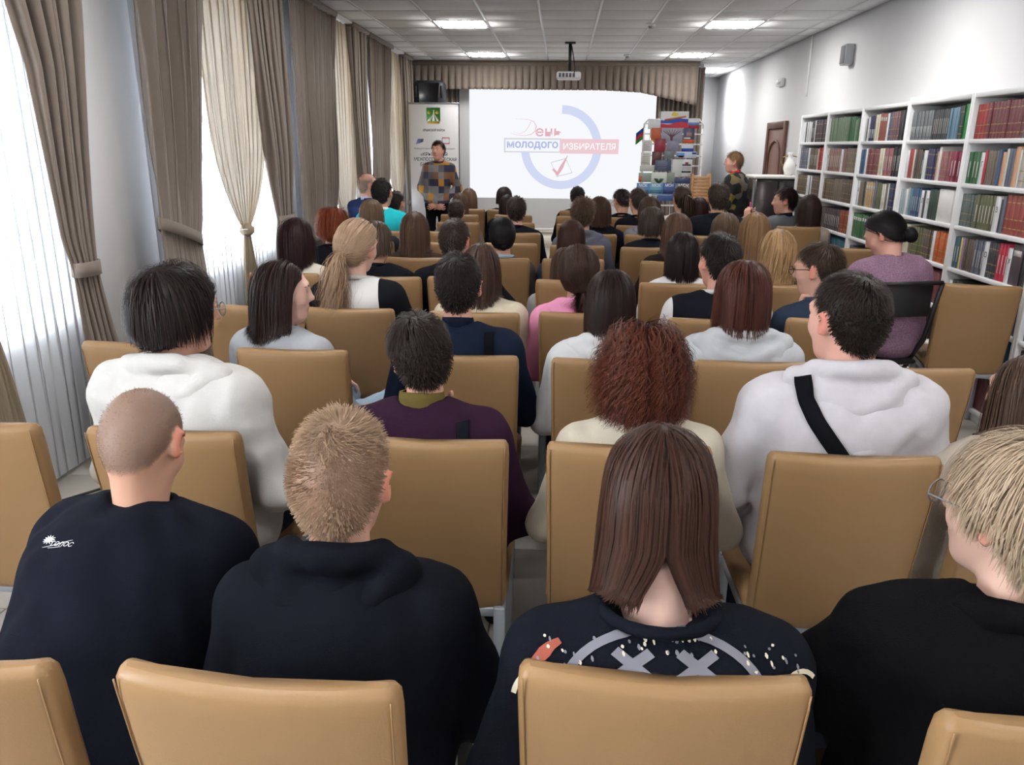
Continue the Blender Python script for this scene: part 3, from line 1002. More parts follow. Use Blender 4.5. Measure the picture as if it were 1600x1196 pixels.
M_RB, M_RR, M_RW = mat('print_blue', (48, 78, 170)), mat('print_red2', (196, 48, 60)), M_W1
for i, (x0, y0, x1, y1, c, lab, deco) in enumerate(PUB):
    zc = at_y((x0 + x1) / 2, (y0 + y1) / 2, YR)[2]
    dy = -0.02 - 0.24 * (zt - zc) / zt - (0.012 if i % 2 else 0.022)
    g = lambda px, py: (at_y(px, py, YR + dy)[0], at_y(px, py, YR + dy)[2])
    A, C = g(x0, y0), g(x1, y1)
    e = empty('booklet', ((A[0] + C[0]) / 2, YR + dy, C[1])); tag(e, lab, 'booklet', 'publications on the wire rack')
    w, h = (C[0] - A[0]) / 2, A[1] - C[1]
    b = MB(); b.rbox((-w, -0.004, 0), (w, 0.004, h), 0.001); b.build('cover', mat('booklet_%d' % i, c, rough=0.4), e)
    def strip(x0_, z0_, x1_, z1_, m, nm='print'):
        b = MB(); b.box((x0_ * w, -0.0055, z0_ * h), (x1_ * w, -0.0045, z1_ * h)); b.build(nm, m, e)
    if deco == 'flag':
        for q, m in enumerate((M_RR, M_RB)):
            xs = np.linspace(-0.98, 0.98, 13)
            z_ = 0.03 + 0.24 * q
            top = z_ + 0.28 + 0.05 * np.sin(xs * 4 + q) + 0.06 * xs
            b = MB(); b.grid(np.stack([np.stack([xs * w, np.full(13, -0.005 - 0.0004 * (1 - q)), np.full(13, z_ * h if q == 0 else (z_ + 0.02) * h)], 1), np.stack([xs * w, np.full(13, -0.005 - 0.0004 * (1 - q)), top * h], 1)], 0)); b.build('flag_stripe', m, e)
        b = MB(); b.tube([(-0.7 * w, -0.0062, 0.5 * h), (0, -0.0062, 0.6 * h), (0.8 * w, -0.0062, 0.7 * h)], 0.012, 4, flat=1); b.build('lettering', mat('print_orange', (226, 130, 60)), e)
        b = MB(); b.ell((0, -0.005, 0.83 * h), (0.05, 0.001, 0.03), 10, 4); b.build('yellow_star', mat('print_yellow', (232, 214, 80)), e)
    elif deco == 'tri': strip(-1, 0, 1, 0.3, M_RR); strip(-1, 0.3, 1, 0.6, mat('print_sky', (110, 150, 214)))
    elif deco == 'tree':
        b = MB()
        for q in range(7):
            a = -1.1 + 0.37 * q; b.tube([(0, -0.0055, 0.05 * h), (0.1 * w * a, -0.0055, 0.4 * h), (0.75 * w * a, -0.0055, (0.9 - 0.1 * abs(a)) * h)], [0.008, 0.006, 0.003], 4)
        b.build('tree_print', mat('print_branch', (120, 60, 74)), e)
    elif deco == 'orange': strip(-1, 0, 1, 0.25, mat('print_orange2', (204, 94, 50))); strip(-0.5, 0.45, 0.5, 0.7, mat('print_skin', (180, 140, 130))); strip(-0.9, 0.28, 0.3, 0.38, M_RW)
    elif deco == 'text':
        for q in range(5): strip(-0.7, 0.15 + 0.16 * q, 0.5, 0.19 + 0.16 * q, mat('print_mid', (150, 150, 156)))
    elif deco == 'bluefoot': strip(-1, 0, 1, 0.45, M_RB)
    elif deco == 'splash': strip(-1, 0.1, -0.2, 0.8, mat('print_sky2', (110, 160, 220))); strip(-0.8, 0, -0.3, 0.35, mat('print_pink', (206, 110, 160))); strip(0.55, 0.6, 0.95, 0.9, M_RB)
    elif deco == 'head':
        strip(-0.8, 0.62, 0.8, 0.72, mat('print_photo', (100, 86, 96))); strip(-0.3, 0.72, 0.3, 0.84, mat('print_photo2', (170, 80, 80))); strip(-0.85, 0.22, 0.85, 0.32, M_INK)
        for q in range(3): strip(-0.8, 0.40 + 0.07 * q, 0.8, 0.43 + 0.07 * q, mat('print_mid', (150, 150, 156)))
    elif deco == 'sprout':
        for s in (-1, 1):
            b = MB(); b.tube([(0, -0.0055, 0.05 * h), (s * 0.25 * w, -0.0055, 0.3 * h), (s * 0.6 * w, -0.0055, 0.42 * h)], [0.012, 0.03, 0.004], 5, flat=1); b.build('leaf_print', mat('print_leaf', (52, 82, 66)), e)
    elif deco == 'spot': strip(-0.9, 0.05, -0.5, 0.6, mat('print_orange2', (204, 94, 50)))
    elif deco in ('МСК', 'МСН'):
        V, T = text_geo(deco, 1.0, 0.02); k = 1.3 * w / np.ptp(V[:, 0])
        b = MB(); b.add(np.stack([(V[:, 0] - V[:, 0].mean()) * k - 0.1 * w, np.full(len(V), -0.0055), V[:, 1] * k + 0.78 * h], 1), T); b.build('lettering', M_RW, e)
        strip(-0.9, 0.1, 0.9, 0.4, mat('print_wave_%d' % i, tuple(int(v * 0.75) for v in c)))

for k, (px, py, cols, lab) in enumerate(((1004, 211, ((40, 70, 140), (170, 50, 60), (60, 120, 60)), 'small blue, red and green table flag hooked on the rack'), (1015, 209, ((52, 150, 70), (70, 180, 80), (210, 200, 60)), 'small green table flag hooked on the rack'))):
    p = at_y(px, py, 11.93)
    e = empty('table_flag', p); e.scale = (0.72,) * 3; tag(e, lab, 'flag', 'small flags on the rack')
    b = MB(); b.tube([(0.0, 0.0, -0.14), (0.02, 0, 0.17)], 0.004, 6); b.build('stick', mat('flag_stick', (170, 160, 130)), e)
    for q in range(3):
        xs = np.linspace(0, 1, 7)
        V = np.stack([np.stack([0.018 - 0.15 * xs * (1 if k == 0 else -0.6), 0.02 * np.sin(6 * xs), 0.15 - 0.075 * (q + r) - 0.12 * xs], 1) for r in (0, 1)], 0)
        b = MB(); b.grid(V); b.build('flag_stripe', fabric(cols[q], bump=0.0), e, True)

# wooden magazine box, tables, dark cabinet with a white cover
wb_ = empty('wooden_crate', (1.99, 11.75, 0.0)); tag(wb_, 'light wooden slatted crate on a stand beside the magazine rack', 'crate')
M_PINE = mat('pine', (196, 150, 104), rough=0.6, var=0.15, vscale=5, stretch=(1, 1, 8))
for q in range(7):
    b = MB(); b.rbox((-0.125, -0.12, 0.96 + 0.046 * q), (0.125, -0.105, 1.0 + 0.046 * q), 0.003); b.build('slat', M_PINE, wb_)
for s in (-1, 1):
    b = MB(); b.rbox((s * 0.125 - 0.012, -0.13, 0.94), (s * 0.125 + 0.012, 0.12, 1.31), 0.003); b.build('side_board', M_PINE, wb_)
b = MB(); b.rbox((-0.125, -0.12, 0.94), (0.125, 0.12, 0.955), 0.003); b.build('bottom_board', M_PINE, wb_)
b = MB(); b.rbox((-0.14, -0.13, 0.9), (0.14, 0.13, 0.94), 0.003)
for s in (-1, 1):
    for t in (-1, 1): b.rbox((s * 0.11 - 0.018, t * 0.1 - 0.018, 0), (s * 0.11 + 0.018, t * 0.1 + 0.018, 0.9), 0.003)
b.build('stand', M_PINE, wb_)


def table(loc, w, d, label):
    e = empty('table', loc); tag(e, label, 'table')
    b = MB(); b.rbox((-w / 2, -d / 2, 0.72), (w / 2, d / 2, 0.75), 0.004); b.build('table_top', M_WHITE, e)
    for s in (-1, 1):
        for t in (-1, 1):
            b = MB(); b.rbox((s * (w / 2 - 0.04) - 0.02, t * (d / 2 - 0.04) - 0.02, 0), (s * (w / 2 - 0.04) + 0.02, t * (d / 2 - 0.04) + 0.02, 0.72), 0.004); b.build('leg', M_RAIL, e)
    return e


table((1.35, 10.75, 0), 1.0, 0.55, 'white table with papers in front of the magazine rack')
table((1.90, 9.85, 0), 0.6, 0.55, 'white table at the foot of the black cabinet')
for k, (x, y, rz) in enumerate(((1.2, 10.7, 0.3), (1.5, 10.75, -0.2), (1.62, 10.65, 0.5))):
    o = slab('paper_sheet', (-0.105, -0.15, 0), (0.105, 0.15, 0.004), mat('paper', (228, 232, 238), rough=0.7)); o.location = (x, y, 0.75 + 0.001); o.rotation_euler = (0, 0, rz)
    tag(o, ('white paper at the rack end of the table', 'white paper in the middle of the papers on the table', 'white paper on the table, the one nearest the wall')[k], 'paper', 'papers on the table')
pc = empty('black_cabinet', (2.45, 9.72, 0)); tag(pc, 'tall glossy black cabinet with a white cover beside the bookshelves', 'cabinet')
M_BLK = mat('black_lacquer', (26, 23, 24), rough=0.22, coat=0.5)
b = MB(); b.rbox((-0.19, -0.22, 0.04), (0.30, 0.22, 1.33), 0.006); b.build('body', M_BLK, pc)
b = MB(); b.rbox((-0.175, -0.232, 0.30), (0.05, -0.22, 1.30), 0.004); b.build('door', mat('black_lacquer_worn', (52, 46, 46), rough=0.3, var=0.3, vscale=3), pc)
b = MB(); b.rbox((0.06, -0.232, 0.30), (0.285, -0.22, 1.30), 0.004); b.build('door', M_BLK, pc)
b = MB(); b.rbox((-0.22, -0.25, 1.33), (0.33, 0.25, 1.365), 0.01); b.build('cover_cloth', fabric((222, 222, 218)), pc)
b = MB(); b.rbox((-0.20, -0.24, 0.0), (0.31, 0.24, 0.04), 0.005); b.build('plinth', M_BLK, pc)
fg = empty('porcelain_vase', (2.66, 9.66, 1.366)); tag(fg, 'white porcelain vase with gilt on the black cabinet', 'vase')
b = MB(); z_ = np.linspace(0, 0.26, 12); b.tube([(0, 0, z) for z in z_], [0.04, 0.05, 0.062, 0.07, 0.072, 0.068, 0.06, 0.046, 0.034, 0.028, 0.032, 0.04], 16); b.build('body', mat('porcelain', (232, 232, 230), rough=0.15), fg, True)
b = MB()
for s in (-1, 1): b.tube([(s * 0.06, 0, 0.09), (s * 0.10, 0, 0.15), (s * 0.08, 0, 0.21), (s * 0.03, 0, 0.22)], 0.007, 6)
b.build('handles', mat('gilt', (150, 120, 50), rough=0.35, metal=0.7), fg, True)

# things on the right wall
e = empty('wall_speaker', (XR, 8.87, 2.6)); tag(e, 'small grey box loudspeaker high on the white wall', 'loudspeaker')
b = MB(); b.rbox((-0.09, -0.08, -0.10), (0.0, 0.08, 0.10), 0.01); b.build('housing', mat('grey_housing', (176, 178, 182), rough=0.5), e)
b = MB(); b.rbox((-0.096, -0.065, -0.085), (-0.088, 0.065, 0.085), 0.003); b.build('grille', mat('grey_grille', (130, 132, 138), rough=0.7, bump=0.6, bscale=400), e)
e = empty('exit_lamp', (XR, 11.5, 2.53)); tag(e, 'small white lamp box on the wall above the brown door', 'lamp')
b = MB(); b.rbox((-0.05, -0.14, -0.05), (0.0, 0.14, 0.05), 0.01); b.build('housing', M_PLASTIC, e)
b = MB(); b.rbox((-0.058, -0.10, -0.025), (-0.049, 0.10, 0.03), 0.004); b.build('diffuser', mat('grey_diffuser', (190, 192, 196), rough=0.3), e)
o = slab('cable_duct', (XR - 0.018, 10.28, 2.28), (XR, 10.31, ZC), M_PLASTIC, r=0.003); tag(o, 'thin white cable duct running down the wall from the ceiling', 'cable duct')
b = MB(); b.tube([(-2.42, 3.2, 0.008), (-2.2, 3.5, 0.008), (-2.0, 3.95, 0.008), (-1.75, 4.3, 0.008)], 0.006, 6)
o = b.build('floor_cable', M_DARK, None, True); tag(o, 'thin black cable on the tiles by the white voile', 'cable')

# ------------------------------------------------------------------ bookcases along the right wall
XS = 2.65
EDGE = [9.35, 8.42, 7.48, 6.52, 5.54, 4.57, 3.6]
LEV = [1.735, 1.455, 1.18, 0.90, 0.615, 0.34, 0.08]       # top faces of the boards
UN = ['farthest', 'second', 'third', 'fourth', 'fifth', 'nearest']
for u in range(6):
    y1, y0 = EDGE[u], EDGE[u + 1]
    e = empty('bookcase', (XS, (y0 + y1) / 2, 0)); hw = (y1 - y0) / 2 - 0.002
    tag(e, 'white open bookcase against the wall, %s from the camera' % {0: 'farthest', 1: 'second farthest', 2: 'third farthest', 3: 'third nearest', 4: 'second nearest', 5: 'nearest'}[u] if u else 'white open bookcase beside the black cabinet, farthest from the camera', 'bookcase', 'white bookcases')
    for s in (-1, 1):
        b = MB(); b.rbox((0, s * hw - (0.024 if s > 0 else 0), 0), (0.285, s * hw + (0.024 if s < 0 else 0), 2.02 + (0.03 if (u == 3 and s > 0) else 0)), 0.002); b.build('side_panel', M_WHITE, e)
    b = MB(); b.rbox((0, -hw + 0.0245, 1.99), (0.285, hw - 0.0245, 2.02), 0.002); b.build('top_panel', M_WHITE, e)
    for z in LEV:
        b = MB(); b.rbox((0.004, -hw + 0.024, z - 0.028), (0.28, hw - 0.024, z), 0.002); b.build('shelf_board', M_WHITE, e)
    b = MB(); b.box((0.272, -hw + 0.02, 0.05), (0.28, hw - 0.02, 2.0)); b.build('back_panel', M_WHITE, e)
    b = MB(); b.rbox((0.02, -hw + 0.024, 0), (0.04, hw - 0.024, 0.052), 0.002); b.build('plinth', M_WHITE, e)

BC = dict(white=(214, 216, 220), charcoal=(58, 58, 64), brown=(92, 78, 70), slate=(96, 100, 120), red=(150, 48, 46), green=(50, 96, 60), sage=(112, 132, 106),
          rosebrown=(134, 100, 92), taupe=(112, 100, 88), olivebrown=(96, 82, 64), plum=(74, 62, 70), rust=(134, 70, 56), teal=(44, 88, 104), navy=(48, 50, 84),
          cream=(206, 198, 178), mauve=(112, 82, 90), black=(34, 34, 42), blue=(52, 80, 116), maroon=(112, 56, 62), rose=(148, 92, 98), grey=(110, 114, 118),
          tan=(176, 150, 114), olive=(92, 94, 66), steelblue=(98, 130, 152), darkgreen=(48, 66, 56), brightgreen=(36, 128, 62), crimson=(128, 34, 64),
          paleteal=(150, 166, 168), greygreen=(88, 100, 98), orange=(182, 88, 42), peach=(206, 152, 118), ivory=(204, 202, 192), brick=(142, 66, 58), yellow=(208, 190, 96),
          lilac=(154, 120, 164), bluegrey=(96, 100, 116), magenta=(178, 40, 66), newsprint=(176, 172, 166), boxwhite=(218, 218, 216))
WORDS = dict(rosebrown='rose-brown', olivebrown='olive-brown', steelblue='steel-blue', darkgreen='dark green', brightgreen='bright green', paleteal='pale teal', greygreen='grey-green', bluegrey='blue-grey', boxwhite='white')
M_PAGE = mat('book_pages', (214, 206, 188), rough=0.9)
BOOKME = {}


def book_mesh(col, style):
    k = (col, style)
    if k in BOOKME: return BOOKME[k]
    m = mat('book_' + col, BC[col], rough=0.5, var=0.14, vscale=3)
    b = MB()
    b.box((0.0, 0.0, 0.0), (1.0, 0.08, 1.0)); b.box((0.0, 0.92, 0.0), (1.0, 1.0, 1.0)); b.rbox((-0.012, 0.0, 0.0), (0.02, 1.0, 1.0), 0.008)
    b.box((0.02, 0.08, 0.015), (0.985, 0.92, 0.985), 1)
    if style == 1: b.box((-0.016, 0.12, 0.72), (-0.011, 0.88, 0.86), 2)
    elif style == 2: b.box((-0.016, 0.1, 0.12), (-0.011, 0.9, 0.48), 2)
    elif style == 3:
        for z in (0.15, 0.38, 0.80): b.box((-0.016, 0.06, z), (-0.011, 0.94, z + 0.025), 2)
    elif style == 4: b.box((-0.016, 0.38, 0.2), (-0.011, 0.62, 0.7), 2)
    lab = {1: 'book_label_pale', 2: 'book_label_grey', 3: 'book_label_gold', 4: 'book_label_pale'}.get(style, 'book_label_pale')
    lm = mat(lab, {'book_label_pale': (196, 194, 188), 'book_label_grey': (158, 162, 164), 'book_label_gold': (164, 140, 88)}[lab], rough=0.5)
    BOOKME[k] = b.mesh('book', [m, M_PAGE, lm])
    return BOOKME[k]


# shelf by shelf, as read along the photograph: (colour, count, thickness, height, spine style)
S = {
 (0, 0): [('white', 2, .055, .21, 0), ('charcoal', 1, .03, .21, 0), ('white', 1, .05, .215, 0), ('charcoal', 1, .03, .21, 0), ('white', 1, .055, .215, 0), ('white', 1, .04, .21, 0), ('charcoal', 2, .05, .21, 4), ('white', 1, .045, .22, 0), ('plum', 7, .05, .22, 3)],
 (0, 1): [('slate', 7, .045, .22, 3), ('white', 1, .05, .22, 0), ('brown', 6, .045, .215, 4), ('ivory', 1, .03, .21, 0), ('red', 4, .05, .225, 3)],
 (0, 2): [('olivebrown', 8, .045, .21, 3), ('white', 2, .05, .21, 0), ('slate', 1, .03, .2, 0), ('white', 1, .04, .21, 0), ('brown', 5, .05, .21, 3)],
 (1, 0): [('sage', 10, .052, .225, 0), ('green', 3, .06, .22, 0), ('sage', 1, .05, .19, 0), ('green', 2, .06, .2, 0)],
 (1, 1): [('white', 1, .06, .22, 0), ('rosebrown', 7, .05, .215, 4), ('white', 1, .06, .21, 0), ('rosebrown', 2, .05, .215, 0), ('taupe', 6, .05, .22, 3)],
 (1, 2): [('olivebrown', 6, .055, .2, 3), ('taupe', 4, .055, .21, 0), ('brown', 5, .05, .215, 3)],
 (1, 3): [('brown', 3, .05, .2, 0), ('plum', 9, .05, .205, 4), ('rust', 4, .055, .21, 3)],
 (2, 0): [('white', 1, .05, .19, 0), ('charcoal', 1, .03, .19, 0), ('white', 1, .045, .2, 0), ('navy', 3, .05, .205, 2), ('cream', 2, .055, .215, 0), ('rust', 3, .055, .22, 1), ('white', 1, .045, .22, 0), ('blue', 1, .05, .225, 3), ('mauve', 4, .05, .225, 3), ('black', 3, .055, .23, 0)],
 (2, 1): [('blue', 2, .06, .21, 0), ('white', 1, .05, .22, 0), ('maroon', 6, .048, .215, 3), ('cream', 2, .052, .22, 0), ('rose', 4, .048, .225, 4), ('black', 5, .04, .235, 4)],
 (2, 2): [('white', 1, .07, .215, 0), ('taupe', 2, .05, .21, 0), ('darkgreen', 1, .05, .215, 0), ('tan', 4, .05, .215, 1), ('slate', 1, .05, .23, 0), ('olive', 2, .05, .22, 0), ('ivory', 2, .045, .21, 0), ('taupe', 1, .05, .22, 0), ('white', 1, .02, .22, 0), ('navy', 3, .05, .225, 3)],
 (2, 3): [('green', 6, .055, .21, 1), ('charcoal', 10, .05, .21, 4)],
 (3, 0): [('grey', 12, .034, .205, 2), ('charcoal', 8, .034, .205, 4), ('steelblue', 4, .04, .21, 0), ('darkgreen', 2, .035, .215, 3), ('brightgreen', 1, .10, .225, 0)],
 (3, 1): [('white', 1, .05, .205, 0), ('red', 2, .04, .215, 0), ('ivory', 1, .03, .215, 0), ('brown', 3, .038, .215, 0), ('darkgreen', 1, .035, .2, 4), ('white', 1, .055, .21, 0), ('navy', 4, .04, .22, 3), ('peach', 1, .02, .2, 0), ('boxwhite', 1, .045, .235, 0), ('rose', 4, .036, .2, 3), ('crimson', 3, .05, .2, 4)],
 (3, 2): [('paleteal', 2, .045, .19, 0), ('white', 1, .05, .195, 0), ('paleteal', 1, .03, .21, 0), ('steelblue', 1, .04, .205, 0), ('blue', 4, .038, .21, 4), ('white', 1, .055, .2, 0), ('charcoal', 1, .03, .2, 0), ('white', 1, .055, .2, 0), ('darkgreen', 4, .036, .215, 0), ('boxwhite', 1, .22, .225, 0)],
 (3, 3): [('teal', 3, .045, .215, 4), ('cream', 3, .045, .215, 0), ('taupe', 1, .04, .21, 0), ('olive', 5, .04, .21, 3), ('brown', 4, .036, .21, 3), ('white', 1, .045, .21, 0), ('orange', 4, .05, .215, 3)],
 (4, 0): [('red', 3, .05, .215, 3), ('maroon', 11, .04, .22, 3), ('greygreen', 8, .042, .235, 3)],
 (4, 1): [('green', 3, .055, .2, 4), ('white', 1, .06, .2, 0), ('magenta', 1, .03, .21, 0), ('taupe', 4, .038, .21, 0), ('blue', 1, .04, .215, 0), ('peach', 1, .05, .2, 0), ('ivory', 1, .04, .22, 0), ('bluegrey', 2, .038, .22, 0), ('peach', 1, .055, .235, 0), ('ivory', 1, .03, .215, 0), ('newsprint', 3, .06, .24, 3), ('taupe', 3, .05, .22, 0)],
 (4, 2): [('greygreen', 5, .04, .21, 3), ('olive', 6, .042, .215, 4), ('white', 1, .06, .215, 0), ('charcoal', 1, .03, .2, 0), ('bluegrey', 1, .03, .22, 0), ('brick', 7, .055, .235, 3)],
 (4, 3): [('teal', 2, .05, .205, 4), ('yellow', 1, .03, .21, 0), ('lilac', 1, .035, .21, 0), ('brown', 4, .042, .21, 0), ('bluegrey', 4, .036, .215, 4), ('white', 1, .06, .215, 0), ('charcoal', 4, .036, .22, 3), ('magenta', 3, .042, .225, 4), ('white', 1, .06, .21, 0), ('plum', 1, .13, .235, 1), ('charcoal', 2, .05, .2, 0)],
}
REST = {
 (0, 3): [('charcoal', 16, .052, .2, 0)], (0, 4): [('brown', 16, .052, .2, 0)], (0, 5): [('black', 16, .052, .2, 0)],
 (1, 4): [('teal', 12, .07, .22, 0)], (1, 5): [('charcoal', 16, .052, .2, 0)],
 (2, 4): [('charcoal', 5, .05, .2, 0), ('navy', 4, .05, .2, 1), ('ivory', 4, .05, .18, 0), ('brown', 4, .05, .2, 0)], (2, 5): [('brown', 16, .052, .2, 0)],
 (3, 4): [('black', 9, .05, .21, 0), ('maroon', 8, .05, .22, 4)], (3, 5): [('charcoal', 5, .05, .21, 0), ('white', 1, .06, .22, 0), ('black', 9, .05, .22, 2)], (3, 6): [('ivory', 4, .05, .2, 0), ('charcoal', 12, .05, .2, 0)],
 (4, 4): [('white', 1, .05, .2, 0), ('darkgreen', 3, .05, .21, 0), ('tan', 2, .04, .2, 0), ('rose', 1, .05, .19, 0), ('white', 1, .05, .18, 0), ('maroon', 3, .05, .2, 0), ('peach', 3, .05, .2, 0), ('navy', 4, .05, .2, 3)], (4, 5): [('charcoal', 8, .05, .21, 0), ('tan', 2, .05, .2, 0), ('teal', 6, .05, .22, 1)], (4, 6): [('maroon', 12, .075, .23, 0)],
 (5, 0): [('maroon', 17, .05, .22, 3)], (5, 1): [('taupe', 17, .05, .2, 0)], (5, 2): [('brick', 17, .05, .2, 0)], (5, 3): [('blue', 6, .05, .2, 1), ('brown', 10, .05, .2, 0)],
 (5, 4): [('teal', 6, .055, .23, 3), ('greygreen', 9, .055, .22, 0)], (5, 5): [('black', 4, .06, .22, 3), ('white', 1, .05, .2, 0), ('black', 10, .05, .21, 0)], (5, 6): [('black', 6, .05, .2, 3), ('brown', 10, .05, .2, 0)],
}
ORD = ['first', 'second', 'third', 'fourth', 'fifth', 'sixth', 'seventh', 'eighth', 'ninth', 'tenth', 'eleventh', 'twelfth', 'thirteenth', 'fourteenth', 'fifteenth', 'sixteenth', 'seventeenth', 'eighteenth', 'nineteenth', 'twentieth', 'twenty-first', 'twenty-second', 'twenty-third', 'twenty-fourth', 'twenty-fifth', 'twenty-sixth', 'twenty-seventh', 'twenty-eighth', 'twenty-ninth', 'thirtieth']
SHELF = ['top', 'second', 'third', 'fourth']
rb = random.Random(5)
stuff = MB(); stuff_mats = []; stuff_i = {}
LETTERS = {(4, 1): 'Г', (4, 2): 'З', (2, 2): 'А', (1, 1): 'К'}
LETTER_LIST = {(4, 3): ['О', 'Х'], (3, 2): ['', 'Л', 'Л']}


def run(key, spec, individual):
    u, l = key
    y = EDGE[u] - 0.035
    end = EDGE[u + 1] + 0.03
    total = sum(c * t for _, c, t, _, _ in spec)
    k = min(1.0, (y - end) / total) if total > (y - end) or individual else 1.0
    n = 0; wn = 0
    for col, cnt, t, h, st in spec:
        for _ in range(cnt):
            th = t * k * rb.uniform(0.94, 1.0)
            hh = h * rb.uniform(0.985, 1.01)
            d = rb.uniform(0.15, 0.175)
            x = XS + 0.022 + rb.uniform(0, 0.006)
            y -= th + 0.0008
            if y < end - 0.005: return
            if individual:
                o = link('shelf_divider' if (col == 'white') else 'book', book_mesh(col, st), None, (x, y, LEV[l] + 0.0005))
                o.scale = (d, th, hh)
                w = WORDS.get(col, col)
                if col == 'white':
                    tag(o, 'white divider card, %s from the far end of the %s shelf, %s bookcase' % (ORD[n], SHELF[l], UN[u]), 'divider', 'white shelf dividers')
                    s = (LETTER_LIST.get(key, [])[wn:wn + 1] or [LETTERS.get(key, '') if wn == 0 else ''])[0]
                    wn += 1
                    if s:
                        V, T = text_geo(s, 1.0, 0.01)
                        q = MB(); kk = 0.035 / np.ptp(V[:, 1])
                        q.add(np.stack([np.full(len(V), -0.003), th / 2 - (V[:, 0] - V[:, 0].mean()) * kk, V[:, 1] * kk + hh * 0.62], 1) / np.array([d, th, hh]), T)
                        q.build('letter', M_INK, o)
                else:
                    tag(o, '%s book, %s from the far end of the %s shelf, %s bookcase' % (w, ORD[n], SHELF[l], UN[u]), 'book', 'books on the %s shelf of the %s bookcase' % (SHELF[l], UN[u]))
            else:
                if col not in stuff_i:
                    stuff_i[col] = len(stuff_mats); stuff_mats.append(mat('book_' + col, BC[col], rough=0.5, var=0.14, vscale=3))
                stuff.rbox((x, y, LEV[l] + 0.0005), (x + d, y + th, LEV[l] + hh), 0.003, stuff_i[col])
            n += 1


for k_, s_ in S.items(): run(k_, s_, True)
for k_, s_ in REST.items(): run(k_, s_, False)
tag(stuff.build('lower_shelf_books', stuff_mats), 'mixed hardback books packed along the lower shelves of the bookcases', 'books', kind='stuff')

# ------------------------------------------------------------------ chairs
M_LEA = mat('tan_leatherette', (143, 112, 77), rough=0.42, spec=0.32, var=0.05, vscale=5, bump=0.06, bscale=320)
M_LEG = mat('silver_leg', (168, 174, 182), rough=0.4, metal=0.35)


def rounded_ring(w, t, n_side=8, r=0.018):
    """rounded rectangle outline, width w along x, thickness t along y"""
    P = []
    for cx_, cy_, a0 in ((w / 2 - r, t / 2 - r, 0), (-w / 2 + r, t / 2 - r, 90), (-w / 2 + r, -t / 2 + r, 180), (w / 2 - r, -t / 2 + r, 270)):
        for a in np.radians(np.linspace(a0, a0 + 90, 4)): P.append((cx_ + r * math.cos(a), cy_ + r * math.sin(a)))
        if a0 in (0, 180):
            s = 1 if a0 == 0 else -1
            for q in np.linspace(0, 1, 8)[1:-1]:
                P.append((s * (w / 2 - r) * (1 - 2 * q), s * t / 2))
    return np.array(P)


def chair_meshes():
    b = MB()
    zs = [0.395, 0.40, 0.415, 0.44, 0.52, 0.62, 0.72, 0.82, 0.89, 0.92, 0.933, 0.938]
    ins = [0.016, 0.006, 0.001, 0, 0, 0, 0, 0, 0, 0.002, 0.008, 0.018]
    rings = []
    for z, i in zip(zs, ins):
        w = 0.40 + 0.025 * (z - 0.4) / 0.54
        P = rounded_ring(w - 2 * i, 0.05 - 2 * i, r=max(0.004, 0.016 - i * 0.5))
        yc = 0.028 + 0.085 * ((0.94 - z) / 0.54) ** 1.15 + 0.022 * (P[:, 0] / 0.21) ** 2
        rings.append(np.stack([P[:, 0], P[:, 1] + yc, np.full(len(P), z) - 0.006 * np.clip((z - 0.8) / 0.14, 0, 1) * (1 - (P[:, 0] / 0.21) ** 2)], 1))
    R = np.array(rings); R = np.concatenate([R, R[:, :1]], 1)
    b.grid(R[:, ::-1])
    n = R.shape[1] - 1
    for k, ring in ((0, R[0, :-1]), (1, R[-1, :-1])):
        c = ring.mean(0); i = np.arange(n)
        b.add(np.concatenate([ring, c[None]]), np.stack([i, (i + 1) % n, np.full(n, n)], 1))
    back = b.mesh('backrest', M_LEA, True)
    pipe = []
    for s in (-1, 1):
        b = MB()
        pts = [(s * (0.191 + 0.0125 * (z - 0.4) / 0.54), 0.0035 + 0.085 * ((0.94 - z) / 0.54) ** 1.15 + 0.019, z) for z in (0.41, 0.5, 0.6, 0.7, 0.8, 0.9, 0.925)]
        b.tube(pts, 0.0016, 5)
        pipe.append(b.mesh('piping', mat('tan_leatherette_seam', (138, 106, 68), rough=0.45), True))
    b = MB(); b.rbox((-0.205, 0.125, 0.405), (0.205, 0.52, 0.475), 0.022); seat = b.mesh('seat', M_LEA, False)
    b = MB(); b.rbox((-0.016, -0.016, 0), (0.016, 0.016, 0.41), 0.003); leg = b.mesh('leg', M_LEG)
    b = MB(); b.rbox((-0.20, 0.10, 0.375), (0.20, 0.50, 0.405), 0.004); rail = b.mesh('seat_frame', M_LEG)
    return back, pipe, seat, leg, rail


BACK, PIPE, SEAT, LEG, RAILM = chair_meshes()


def chair(x, y, label, rz=0.0, group='tan chairs in rows'):
    """x, y: the middle of the top edge of the backrest"""
    e = empty('chair', (x, y - 0.035, 0), math.radians(rz)); tag(e, label, 'chair', group)
    link('seat', SEAT, e); bk = link('backrest', BACK, e); link('piping', PIPE[0], bk); link('piping', PIPE[1], bk); link('seat_frame', RAILM, e)
    for dx in (-0.185, 0.185):
        link('leg', LEG, e, (dx, 0.105, 0)); link('leg', LEG, e, (dx, 0.495, 0))
    return e


T_ = 'tan leather chair '
